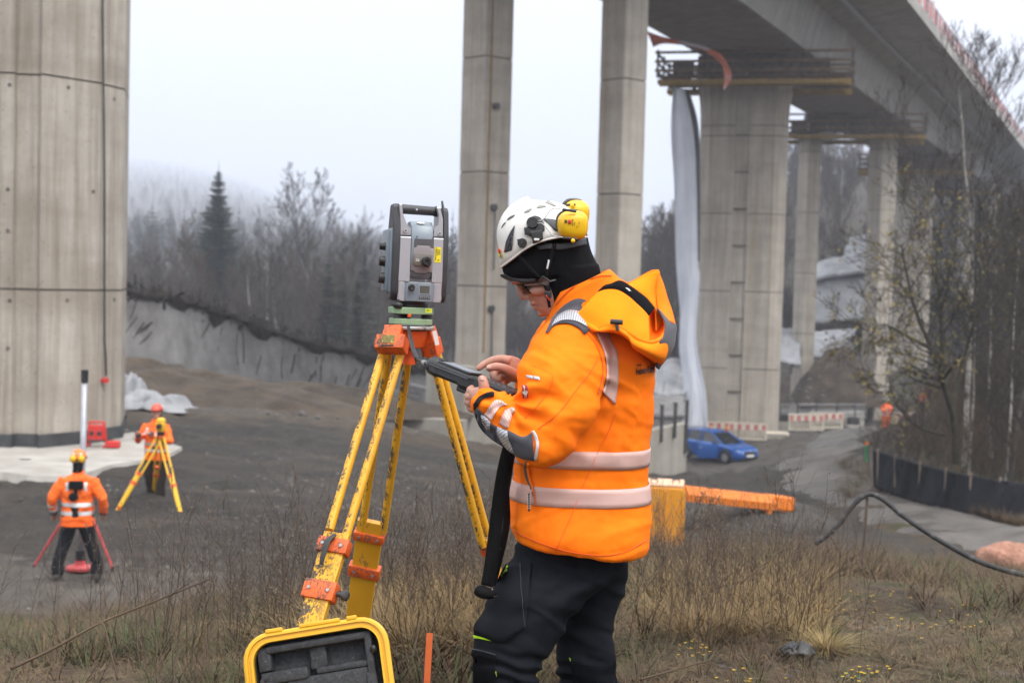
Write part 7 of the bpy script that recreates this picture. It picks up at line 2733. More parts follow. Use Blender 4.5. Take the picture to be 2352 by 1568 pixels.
# --- trousers
tr = MB()
nleg = [((1196, 1215), (1430, 1250), 4.42, .14), ((1172, 1290), (1438, 1292), 4.40, .15), ((1138, 1350), (1368, 1360), 4.35, .135), ((1112, 1400), (1330, 1400), 4.33, .115), ((1096, 1432), (1300, 1432), 4.32, .108), ((1088, 1470), (1280, 1478), 4.31, .098), ((1087, 1505), (1250, 1515), 4.31, .09), ((1088, 1540), (1234, 1550), 4.31, .084), ((1096, 1600), (1236, 1600), 4.33, .08), ((1120, 1690), (1244, 1690), 4.36, .074), ((1140, 1790), (1246, 1790), 4.38, .066), ((1146, 1850), (1250, 1850), 4.39, .062)]
fleg = [((1240, 1215), (1446, 1250), 4.47, .13), ((1290, 1290), (1444, 1290), 4.50, .14), ((1288, 1350), (1434, 1350), 4.52, .115), ((1282, 1410), (1414, 1420), 4.53, .10), ((1275, 1475), (1408, 1478), 4.53, .092), ((1278, 1515), (1412, 1518), 4.53, .088), ((1283, 1550), (1416, 1550), 4.54, .085), ((1296, 1620), (1424, 1620), 4.56, .08), ((1318, 1720), (1424, 1720), 4.58, .07), ((1330, 1830), (1424, 1830), 4.6, .062)]
for leg_ in (nleg, fleg):
	arr = np.array([[a[0], a[1], b[0], b[1], d, h] for a, b, d, h in leg_])
	tr.loft([ring4((q[0], q[1]), (q[2], q[3]), q[4], q[5], 30, 2.15) for q in catmull(arr, 40)])
tr = remesh(tr, .0068, 8, .5)
def tr_fold(x, y, d, v):
	h = .007 * nz((x + y * .35) * .010, (y - x * .45) * .026, 3.1)
	h += .009 * max(0, .5 - 2 * abs(nz((x + y * .4) * .006, (y - x * .5) * .020, 6.6)))
	h += .0030 * nz(x * .02, y * .045, 5.5)
	# pulls from the crotch down over the thigh
	a = (y - 1290) + (x - 1410) * .62
	h += .0045 * math.sin(a * .085 + nz(x * .01, y * .01) * 2) * math.exp(-((x - 1310) / 110) ** 2 - ((y - 1370) / 90) ** 2)
	# bunching above the knee
	k = math.exp(-((y - 1535 - (x - 1160) * .18) / 36) ** 2)
	h += .008 * k * math.sin((y - (x - 1160) * .22) * .20 + nz(x * .02, y * .01) * 2)
	return h
tr = folds(tr, tr_fold)
TR_K = bvh_of(tr)
TRO = tr.build('trousers', NAVY, ME, smooth=True)
def lay_t(name, A, B, mat, off=.003, nu=20, nv=5):
	return lay(name, A, B, mat, off, nu, nv, par=TRO, k=TR_K)
lay_t('thigh_pocket', [(1155, 1304), (1172, 1294), (1196, 1293), (1222, 1292)], [(1088, 1455), (1110, 1462), (1152, 1474), (1208, 1440)], NAVY, .0055, 24, 14)
lay_t('lime_tab', [(1152, 1322), (1160, 1310), (1171, 1300)], [(1154, 1325), (1162, 1315), (1171, 1304)], LIME, .0085, 10, 3)
lay_t('lime_tab', [(1154, 1322), (1164, 1313), (1170, 1310)], [(1156, 1325), (1165, 1317), (1170, 1314)], LIME, .010, 10, 3)
lay_t('lime_piping', [(1086, 1457), (1100, 1459), (1122, 1464), (1144, 1472)], [(1089, 1466), (1102, 1466), (1122, 1470), (1142, 1473)], LIME, .004, 16, 3)
lay_t('knee_patch', [(1087, 1492), (1105, 1494), (1122, 1498), (1138, 1502)], [(1090, 1600), (1106, 1604), (1122, 1604), (1142, 1600)], NAVYD, .004, 16, 10)
lay_t('knee_patch', [(1312, 1520), (1345, 1526), (1380, 1527), (1412, 1518)], [(1322, 1620), (1350, 1622), (1385, 1622), (1420, 1618)], NAVYD, .004, 16, 10)
lay_t('lime_stitch', [(1139, 1541), (1141, 1549)], [(1140, 1541), (1142, 1549)], LIME, .005, 4, 2)
lay_t('lime_stitch', [(1309, 1510), (1311, 1516)], [(1310.5, 1510), (1312.5, 1516)], LIME, .005, 4, 2)
lay_t('pocket_seam', [(1197, 1296), (1198, 1350), (1202, 1400), (1206, 1440)], [(1198, 1296), (1199, 1350), (1203, 1400), (1207, 1440)], CHAR, .0075, 24, 2)
lay_t('knee_seam', [(1087, 1490), (1110, 1494), (1138, 1503)], [(1087, 1492), (1110, 1496), (1138, 1505)], CHAR, .005, 14, 2)
q = P(1431, 1358, 4.5)
MB().bbox(q, (.012, .004, .028), .001).build('back_tag', NAVYD, TRO)

# --- boots (below the picture edge)
for px, py, d in ((1198, 1850, 4.38), (1378, 1836, 4.58)):
	b0 = P(px, py, d)
	z = tz(b0.x, b0.y)
	bt = MB()
	bt.tube([(b0.x, b0.y, b0.z + .06), (b0.x, b0.y, z + .12), (b0.x - .01, b0.y, z + .055)], [.058, .056, .052], 14)
	bt.tube([(b0.x + .075, b0.y, z + .045), (b0.x + .03, b0.y, z + .05), (b0.x - .08, b0.y - .01, z + .05), (b0.x - .17, b0.y - .015, z + .04), (b0.x - .195, b0.y - .015, z + .035)], [.035, .046, .05, .045, .02], 14, flat=[.042, .048, .048, .038, .02])
	bt = remesh(bt, .008, 4)
	bo = bt.build('boot', RUBBER, ME, smooth=True)
	MB().bbox((b0.x - .06, b0.y - .008, z + .012), (.29, .10, .024), .01).build('sole', BLACKP, bo)

# --- body: head, neck, hands and the figure under the clothes, one skin
bd = MB()
HEAD = [((1170, 618), (1352, 590), 4.36, .062), ((1174, 638), (1350, 610), 4.36, .064), ((1183, 648), (1345, 625), 4.36, .065), ((1193, 656), (1340, 640), 4.36, .064), ((1200, 665), (1338, 652), 4.36, .063), ((1207, 675), (1335, 668), 4.36, .062), ((1214, 687), (1330, 682), 4.36, .060), ((1220, 697), (1328, 694), 4.36, .056), ((1229, 708), (1326, 706), 4.36, .052), ((1239, 717), (1326, 716), 4.36, .047), ((1252, 725), (1326, 726), 4.36, .040)]
arr = np.array([[a[0], a[1], b[0], b[1], d, h] for a, b, d, h in HEAD])
bd.loft([ring4((q[0], q[1]), (q[2], q[3]), q[4], q[5], 26, 2.0) for q in catmull(arr, 26)])
bd.ball(P(1258, 575, 4.36), (.115, .078, .115), 20)
# nose, nostrils, lips, chin, brow, ear
px_tube(bd, [(1188, 650, 4.36, 4, .007), (1192, 660, 4.36, 6, .008), (1196, 670, 4.36, 7.5, .010), (1201, 679, 4.36, 8.5, .0125), (1208, 685, 4.36, 8, .014)], 12)
bd.ball(P(1201, 680, 4.36), (.0078, .010, .0078), 12)
bd.ball(P(1213, 683, 4.346), (.0095, .007, .0075), 10)
bd.ball(P(1213, 683, 4.374), (.0095, .007, .0075), 10)
px_tube(bd, [(1227, 697, 4.33, 3, .006), (1222, 698, 4.36, 4.5, .008), (1227, 697, 4.39, 3, .006)], 8)
px_tube(bd, [(1234, 706, 4.335, 3, .006), (1229, 706, 4.36, 4.5, .008), (1234, 706, 4.385, 3, .006)], 8)
bd.ball(P(1245, 718, 4.36), (.015, .020, .013), 12)
px_tube(bd, [(1200, 645, 4.30, 5, .008), (1186, 646, 4.33, 6, .010), (1180, 647, 4.36, 7, .010), (1186, 646, 4.39, 6, .010)], 10)
px_tube(bd, [(1212, 668, 4.318, 8, .010), (1236, 668, 4.305, 11, .012), (1262, 664, 4.30, 10, .010)], 10)
bd.ball(P(1296, 640, 4.285), (.018, .010, .030), 12)
px_tube(bd, [(1300, 660, 4.37, 60, .06), (1340, 720, 4.40, 55, .06), (1360, 780, 4.42, 70, .08)], 16)
px_tube(bd, [(1350, 780, 4.42, 100, .14), (1340, 900, 4.42, 110, .14), (1330, 1100, 4.42, 110, .14), (1320, 1250, 4.42, 100, .13)], 16)
px_tube(bd, [(1310, 1240, 4.36, 60, .08), (1190, 1480, 4.31, 45, .055), (1165, 1560, 4.32, 40, .05), (1196, 1840, 4.38, 28, .035)], 12)
px_tube(bd, [(1370, 1250, 4.5, 55, .07), (1342, 1480, 4.53, 42, .05), (1352, 1580, 4.54, 38, .05), (1378, 1830, 4.6, 28, .035)], 12)
px_tube(bd, [(1320, 800, 4.24, 50, .05), (1285, 900, 4.12, 45, .045), (1245, 1000, 4.08, 36, .04), (1160, 955, 4.1, 30, .035), (1116, 922, 4.15, 23, .026)], 12)
px_tube(bd, [(1300, 790, 4.54, 40, .05), (1240, 868, 4.57, 36, .04), (1205, 858, 4.42, 22, .026)], 12)
HANDS = MB()
def finger(pts):
	px_tube(HANDS, pts, 12)
# far hand: index pointing at the screen, thumb below it, the rest curled
px_tube(HANDS, [(1212, 860, 4.42, 20, .026), (1194, 856, 4.40, 24, .025), (1178, 848, 4.385, 29, .022), (1164, 840, 4.375, 26, .018), (1156, 838, 4.37, 18, .014)], 16)
finger([(1172, 828, 4.365, 11, .013), (1152, 824, 4.36, 10, .0115), (1132, 827, 4.355, 9, .0105), (1114, 835, 4.35, 8.2, .0095), (1100, 845, 4.345, 7, .0085), (1096, 849, 4.345, 4.5, .006)])
finger([(1186, 862, 4.36, 13, .015), (1166, 850, 4.335, 11.5, .013), (1150, 843, 4.325, 10, .0115), (1136, 842, 4.32, 9.6, .011), (1122, 846, 4.318, 8.5, .010), (1117, 848, 4.318, 5, .006)])
finger([(1166, 838, 4.38, 11, .013), (1146, 846, 4.375, 10, .012), (1133, 858, 4.365, 9.4, .011), (1139, 869, 4.35, 8.6, .010), (1152, 870, 4.345, 7, .009)])
finger([(1168, 850, 4.39, 11, .013), (1150, 862, 4.385, 10, .012), (1139, 873, 4.375, 9, .011), (1147, 881, 4.36, 8.2, .010), (1160, 880, 4.355, 6.5, .008)])
finger([(1176, 862, 4.395, 10.5, .012), (1160, 876, 4.39, 9, .011), (1150, 886, 4.38, 8.4, .010), (1158, 892, 4.37, 7.4, .009), (1168, 889, 4.365, 6, .007)])
# near hand: thumb up along the controller, fingers wrapped under it
px_tube(HANDS, [(1126, 925, 4.15, 23, .028), (1111, 916, 4.16, 24, .026), (1098, 912, 4.175, 24, .024), (1088, 912, 4.19, 20, .02)], 16)
finger([(1112, 904, 4.15, 14, .016), (1112, 890, 4.14, 13, .014), (1110, 878, 4.14, 11.5, .0125), (1107, 868, 4.145, 10, .011), (1106, 863, 4.148, 6, .007)])
for i, (x, y) in enumerate(((1086, 898), (1081, 910), (1081, 923), (1087, 936))):
	k = (1.0, 1.05, .98, .8)[i]
	finger([(x + 12, y + 2, 4.18, 10.5, .0125), (x - 2, y + 2, 4.20, 10, .012), (x - 6, y - 2, 4.235, 9.4, .0115), (x + 2, y - 8, 4.265 , 8.6, .0105), (x + 16 * k, y - 12, 4.278, 7.5, .009)])
bd.add(HANDS.v, HANDS.f)
bd = remesh(bd, .0023, 4, .5)
def skin_fold(x, y, d, v):
	h = 0
	for cx, cy in ((1152, 824), (1132, 827), (1114, 835), (1133, 858), (1139, 873), (1150, 843)):
		h += -.0007 * math.exp(-((x - cx) / 2.2) ** 2 - ((y - cy) / 9) ** 2)
	# eye socket
	h += -.007 * math.exp(-((x - 1206) / 9) ** 2 - ((y - 659) / 5) ** 2)
	# line between the lips
	h += -.003 * math.exp(-((y - 701) / 1.6) ** 2) * (1 if 1215 < x < 1240 else 0)
	# fold from nose to mouth corner
	h += -.0022 * math.exp(-(((x - 1226) - (y - 688) * .55) / 2.6) ** 2) * (1 if 680 < y < 706 else 0)
	return h
bd = folds(bd, skin_fold)
BODY = bd.build('body', SKIN, ME, smooth=True)
BODY_K = bvh_of(bd)
# thumbnail and fingernail
NAIL = M('fingernail', (.50, .285, .225), (.54, .32, .26), rough=.35)
lay('fingernail', [(1118, 841), (1128, 839)], [(1119, 848), (1129, 847)], NAIL, .0008, 6, 4, par=BODY, k=BODY_K)
lay('fingernail', [(1103, 864), (1110, 864)], [(1104, 874), (1112, 874)], NAIL, .0008, 6, 4, par=BODY, k=BODY_K)
lay('lip', [(1222, 697), (1228, 699), (1236, 702)], [(1226, 703), (1231, 704), (1237, 703)], M('lip_skin', (.42, .15, .13), (.46, .18, .15), rough=.45), .0006, 8, 4, par=BODY, k=BODY_K)
eye = proj(1206, 660, BODY_K, -.0045)[0]
MB().ball(eye, (.009, .008, .007), 12).build('eye', M('eye_white', (.45, .42, .40), (.5, .46, .44), rough=.15), BODY, smooth=True)
MB().ball(eye + Vector((-.006, -.003, -.003)), .0042, 10).build('iris', INK, BODY, smooth=True)
px_tube_m = MB()
px_tube(px_tube_m, [(1192, 652, 4.325, 2.6, .004), (1201, 650, 4.30, 3.0, .004), (1212, 651, 4.29, 2.2, .003)], 8)
px_tube_m.build('eyebrow', M('brown_hair', (.05, .032, .02), (.08, .05, .03), rough=.8), BODY, smooth=True)

# --- clear safety glasses
gl = thing('x', None, None) if False else None
LENS, n_, l_, b_ = new_mat('clear_lens')
b_.inputs['Base Color'].default_value = (.9, .93, .95, 1)
b_.inputs['Roughness'].default_value = .03
b_.inputs['Transmission Weight'].default_value = 1.0
b_.inputs['IOR'].default_value = 1.15
b_.inputs['Specular IOR Level'].default_value = .9
for sgn in (-1, 1):
	g = MB()
	rows = []
	for i in range(7):
		f = i / 6
		row = []
		for j in range(5):
			y = 650 + j * 5.2
			x = 1186 + j * 3.6 + f * f * 20
			row.append(P(x, y + f * 3, 4.36 + sgn * (.006 + f * .056)))
		rows.append(row)
	g.grid(rows)
	o = g.build('spectacle_lens', LENS, BODY, smooth=True)
	s = o.modifiers.new('s', 'SOLIDIFY')
	s.thickness = .0015
tm_ = MB()
tm_.tube([P(1205, 655, 4.297), P(1240, 652, 4.285), P(1285, 640, 4.28)], .0022, 6)
tm_.build('spectacle_arm', STEEL, BODY)

# --- black balaclava
bc = MB()
BAL = [((1172, 548), (1348, 530), 4.36, .090), ((1164, 572), (1352, 552), 4.36, .094), ((1158, 598), (1360, 578), 4.36, .096), ((1155, 620), (1368, 596), 4.36, .096), ((1163, 636), (1374, 610), 4.36, .095), ((1178, 646), (1378, 622), 4.36, .093)]
arr = np.array([[a[0], a[1], b[0], b[1], d, h] for a, b, d, h in BAL])
bc.loft([ring4((q[0], q[1]), (q[2], q[3]), q[4], q[5], 30, 2.2) for q in catmull(arr, 16)])
BAL2 = [((1236, 628), (1376, 606), 4.36, .092), ((1240, 648), (1380, 626), 4.36, .091), ((1250, 676), (1384, 650), 4.36, .088), ((1258, 706), (1390, 678), 4.365, .087), ((1264, 730), (1398, 700), 4.37, .092), ((1268, 760), (1410, 740), 4.37, .10)]
arr = np.array([[a[0], a[1], b[0], b[1], d, h] for a, b, d, h in BAL2])
bc.loft([ring4((q[0], q[1]), (q[2], q[3]), q[4], q[5], 30, 2.2) for q in catmull(arr, 16)])
bc = remesh(bc, .0045, 4, .5)
def bal_fold(x, y, d, v):
	h = .004 * math.sin((x * .06 + y * .12)) * math.exp(-((y - 625) / 34) ** 2) * nz(x * .01, y * .01, 1)
	h += .004 * nz((x - y * .5) * .02, (y + x * .5) * .012, 6)
	return h
bc = folds(bc, bal_fold)
BC = bc.build('balaclava', BLKF, ME, smooth=True)
BC_K = bvh_of(bc)
wl_ = MB()
px_tube(wl_, [(1178, 641, 4.36, 7, .05), (1192, 644, 4.33, 6.5, .03), (1210, 646, 4.30, 6, .02), (1232, 644, 4.285, 5, .015)], 12)
wl_.build('knitted_edge', fabric('dark_knit', (.018, .017, .017), (.03, .028, .028), weave=260, bmp=.8), BC, smooth=True)
# --- helmet
SHELL = M('white_helmet_shell', (.70, .69, .655), (.76, .75, .72), scale=7, rough=.28, c3=(.48, .45, .40), scale3=46, lo3=.67, hi3=.74)
hc = P(1250, 566, 4.36)
ax = (P(1352, 538, 4.36) - P(1148, 598, 4.36)).normalized()           # towards the back of the head
vw = Vector((0, 1, 0))
vw = (vw - ax * vw.dot(ax)).normalized()
uz = vw.cross(ax)
if uz.z < 0:
	uz = -uz
PXM = 4.36 / F
def dome(th, ph, k=1.0):
	"""th = turn round the head from the front (0) by the near side (90) to the back; ph = height angle."""
	front = math.cos(th)
	a = (104 if front > 0 else 101) * PXM * k
	b = .118 * k
	c = (112 if True else 0) * PXM * k
	e = 2.28
	cp, sp = math.cos(ph), math.sin(ph)
	r_ = max(0, cp) ** (2 / e) if cp > 0 else 0
	zc = math.copysign(abs(sp) ** (2 / e), sp)
	if sp < 0:
		r_ = 1 - .05 * abs(sp)
	return hc - ax * (a * r_ * front) - vw * (b * r_ * math.sin(th)) + uz * (c * zc + (.012 * front if zc > .3 else 0))
hm_ = MB()
rows = []
NT = 64
for i in range(15):
	row = []
	for j in range(NT):
		th = 2 * math.pi * j / NT
		side_ = abs(math.sin(th)) ** 3
		frt = max(0, math.cos(th)) ** 2
		bck = max(0, -math.cos(th)) ** 2
		low = -.10 * frt - .02 * bck + .10 * side_
		ph = math.pi / 2 * .985 + (low - math.pi / 2) * (i / 14)
		p = dome(th, ph)
		if i >= 13:
			p = p - ax * (.008 * frt * (i - 12) / 2)
		row.append(p)
	rows.append(row)
hm_.loft(rows, cap=False)
hm_.f.append(tuple(range(NT)))
HEL = hm_.build('helmet', SHELL, ME, smooth=True)
so = HEL.modifiers.new('s', 'SOLIDIFY')
so.thickness = .006
so.offset = -1
HEL_K = bvh_of(hm_)
rim = MB().tube([rows[-1][j] for j in range(NT)] + [rows[-1][0]], .0032, 6)
rim.build('helmet_rim', SHELL, HEL, smooth=True)
def lay_hm(name, A, B, mat, off=.0015, nu=14, nv=5):
	return lay(name, A, B, mat, off, nu, nv, par=HEL, k=HEL_K)
VENT = M('vent_shadow_mesh', (.22, .215, .20), (.30, .29, .275), rough=.6)  # flat grey insets laid on the shell as vents
SLOT = M('vent_slot', (.10, .10, .10), (.14, .14, .135), rough=.7)
for A, B, mt in (([(1253, 466), (1258, 462), (1270, 467)], [(1275, 475), (1276, 474), (1277, 474)], VENT), ([(1232, 478), (1238, 472), (1250, 472)], [(1233, 479), (1246, 477), (1256, 475)], VENT),
				 ([(1203, 488), (1212, 482), (1222, 478)], [(1205, 489), (1214, 487), (1221, 482)], VENT), ([(1165, 505), (1172, 498), (1183, 493)], [(1166, 506), (1175, 501), (1182, 496)], SLOT), ([(1152, 524), (1156, 516), (1162, 510)], [(1154, 522), (1158, 516), (1161, 513)], SLOT)):
	lay_hm('vent', A, B, mt)
lay_hm('front_badge', [(1159, 580), (1163, 556), (1172, 535), (1182, 519)], [(1176, 574), (1178, 556), (1180, 538), (1183, 519)], M('anthracite_badge', (.028, .032, .04), (.04, .044, .055), rough=.35), .002, 16, 6)
for seg in ([(1166, 569), (1171, 548), (1177, 541)], [(1177, 541), (1176, 566)], [(1167, 560), (1176, 554)]):
	lay_hm('badge_letter', seg, [(x + 2.2, y + 1.2) for x, y in seg], MATS['mid_grey_cover'], .004, 8, 2)
lay_hm('orange_label', [(1143, 572), (1148, 571)], [(1144, 582), (1149, 581)], M('orange_sticker', (.82, .12, .03), (.86, .16, .04), rough=.5), .0015, 5, 4)
lay_hm('lime_mark', [(1146, 583), (1148, 583)], [(1147, 591), (1149, 590)], STICKG, .0015, 4, 3)
lay_hm('grey_inlay', [(1246, 503), (1262, 503), (1276, 506), (1280, 512)], [(1258, 512), (1266, 520), (1274, 530), (1284, 532)], M('grey_rubber_inlay', (.045, .05, .06), (.06, .065, .075), rough=.5), .002, 14, 5)
# side fittings
def stud(px, py, r_, h_, name, mat=BLACKP, par=HEL, k=HEL_K, n=20):
	p, ok = proj(px, py, k, 0.0)
	dn = ray(px, py).normalized()
	hit = k.ray_cast(CAM, dn)
	nn = hit[1] if hit[0] is not None else -dn
	if nn.dot(dn) > 0:
		nn = -nn
	nn = (nn * .5 - dn * .5).normalized()
	q = nn.to_track_quat('Z', 'Y').to_matrix()
	mb = MB().lathe([(r_, -.004), (r_, h_ * .7), (r_ * .88, h_), (.001, h_)], (0, 0, 0), n)
	map_mesh(mb, lambda a: q @ a + p)
	return mb.build(name, mat, par, smooth='auto'), p, nn, q
pl = lay_hm('muff_bracket', [(1205, 524), (1212, 522), (1222, 500), (1238, 500), (1248, 512), (1251, 526)], [(1207, 540), (1216, 540), (1222, 545), (1240, 540), (1246, 532), (1250, 530)], BLACKP, .006, 20, 6)
st1, p1, n1, q1 = stud(1224, 513, .0185, .020, 'pivot_disc')
lay_hm('lower_plate', [(1219, 532), (1234, 530), (1245, 528)], [(1226, 560), (1238, 556), (1248, 550)], BLACKP, .010, 10, 6)
MB().bbox(proj(1234, 551, HEL_K, .017)[0], (.016, .006, .007), .002).build('white_tab', WHITE, HEL)
for x, y in ((1212, 538), (1247, 527)):
	stud(x, y, .006, .008, 'bracket_eye', STEEL)
stud(1200, 558, .014, .010, 'lamp_clip')
stud(1201, 557, .005, .014, 'clip_pin', MATS['charcoal_rubber_cover'])
lay_hm('lamp_clip', [(1189, 550), (1200, 548)], [(1196, 568), (1206, 569)], BLACKP, .006, 8, 5)
# headband and chin straps on the balaclava
KB = bvh_of(bc, hm_)
lay('headband', [(1232, 566), (1256, 560), (1284, 560), (1312, 556), (1344, 546)], [(1240, 574), (1260, 572), (1288, 574), (1316, 569), (1346, 562)], MATS['charcoal_rubber_cover'], .004, 24, 5, par=HEL, k=BC_K)
for A, B in (([(1186, 588), (1208, 612), (1226, 632), (1240, 646)], [(1196, 585), (1216, 608), (1234, 627), (1246, 639)]), ([(1270, 556), (1262, 585), (1252, 616), (1248, 636)], [(1280, 557), (1272, 588), (1262, 620), (1258, 640)])):
	lay('chin_strap', A, B, WEB, .004, 24, 4, par=HEL, k=BC_K)
lay('strap_label', [(1255, 617), (1259, 596)], [(1259, 618), (1263, 598)], WHITE, .007, 8, 3, par=HEL, k=BC_K)
tri_ = [P(1237, 650, 4.262), P(1247, 635, 4.262), P(1262, 645, 4.262), P(1258, 656, 4.262), P(1237, 650, 4.262)]
MB().tube(tri_, .0038, 8).build('strap_buckle', BLACKP, HEL, smooth=True)
lay('chin_strap', [(1248, 652), (1252, 668), (1256, 686), (1260, 705)], [(1262, 654), (1263, 668), (1264, 686), (1266, 705)], WEB, .004, 14, 4, par=HEL, k=bvh_of(bc, bd))
MB().bbox(P(1259, 676, 4.268), (.022, .008, .02), .003).build('side_release_buckle', BLACKP, HEL)
MB().tube([P(1253, 668, 4.27), P(1255, 680, 4.265), P(1263, 690, 4.27)], .0022, 6).build('red_buckle_edge', RED, HEL)
# earmuffs folded back on wire arms
MUFF = M('yellow_muff_plastic', (.80, .47, .006), (.83, .50, .01), scale=14, rough=.4)
def muff(cx, cy, d, rx, ry, yaw, pitch, near):
	mb = MB()
	prof = [(.62, -.030), (.98, -.028), (1.0, -.02), (1.0, -.010), (.97, .002), (.90, .013), (.74, .022), (.48, .0265), (.2, .0278), (.01, .028)]
	n = 32
	rings = []
	q = Matrix.Rotation(yaw, 3, 'Z') @ Matrix.Rotation(R(90) + pitch, 3, 'X')
	c = P(cx, cy, d)
	for s, h in prof:
		ring = []
		for j in range(n):
			t = 2 * math.pi * j / n
			ct, st_ = math.cos(t), math.sin(t)
			e = 2.7
			x = math.copysign(abs(ct) ** (2 / e), ct) * rx * s
			y = math.copysign(abs(st_) ** (2 / e), st_) * ry * s * (1 + .10 * ct)
			ring.append(c + q @ Vector((x, y, h)))
		rings.append(ring)
	cup = MB().loft(rings)
	o = cup.build('earmuff', MUFF, HEL, smooth='auto')
	ring = []
	rr_ = []
	for s, h in ((.9, -.046), (1.03, -.044), (1.06, -.036), (1.03, -.027), (.9, -.026)):
		rr_.append([c + q @ Vector((math.copysign(abs(math.cos(2 * math.pi * j / n)) ** (2 / 2.7), math.cos(2 * math.pi * j / n)) * rx * s, math.copysign(abs(math.sin(2 * math.pi * j / n)) ** (2 / 2.7), math.sin(2 * math.pi * j / n)) * ry * s, h)) for j in range(n)])
	MB().loft(rr_).build('ear_cushion', BLACKP, o, smooth='auto')
	return o, cup, c, q
e2, cup2, c2_, q2_ = muff(1326, 494, 4.50, .040, .044, R(20), R(14), False)
e1, cup1, c1_, q1_ = muff(1317, 518, 4.235, .046, .043, R(8), R(8), True)
K1 = bvh_of(cup1)
def muff_text(s, cx, cy, sz, mat=INK, rot=math.pi / 2, bold=.02, wd=.7):
	tm = text_mesh(s, 1, bold=bold)
	tm.v = [(p[0] * wd, p[1], 0) for p in tm.v]
	flat_print(tm, cx, cy, sz, rot, mat, 'lettering', par=e1, k=K1, off=.0012)
muff_text('3M', 1300, 509, 8.5, bold=.05)
muff_text('PELTOR', 1315.5, 511, 4.6, wd=.95)
muff_text('OPTIME I', 1320, 514, 3.2)
muff_text('CE', 1326, 521, 5)
muff_text('UK EN', 1330, 512, 3.2)
muff_text('L', 1285, 506, 5)
lay('red_emblem', [(1305, 505), (1312, 505)], [(1305, 514), (1312, 514)], RED, .0012, 4, 4, par=e1, k=K1)
def wire(pts, r_=.0016, mat=STEEL, name='wire_arm', par=HEL):
	q = catmull(pts, 24)
	MB().tube([P(*v_) for v_ in q], r_, 6).build(name, mat, par, smooth=True)
wire([(1236, 508, 4.215), (1250, 502, 4.215), (1268, 480, 4.21), (1292, 481, 4.205), (1310, 484, 4.205)])
wire([(1234, 513, 4.215), (1246, 514, 4.21), (1262, 532, 4.205), (1270, 541, 4.20), (1292, 545, 4.20), (1308, 549, 4.20)])
wire([(1292, 481, 4.205), (1324, 486, 4.205)], .0045, BLACKP, 'wire_sleeve')
wire([(1293, 546, 4.20), (1326, 550, 4.20)], .0045, BLACKP, 'wire_sleeve')
wire([(1300, 471, 4.46), (1322, 470, 4.46)], .0045, BLACKP, 'wire_sleeve')
wire([(1280, 472, 4.42), (1300, 471, 4.46)])
MB().ball(P(1314, 472, 4.45), .007, 10).build('pivot_cap', MUFF, HEL, smooth=True)
MB().ball(P(1316, 553, 4.195), .0065, 10).build('pivot_cap', MUFF, HEL, smooth=True)

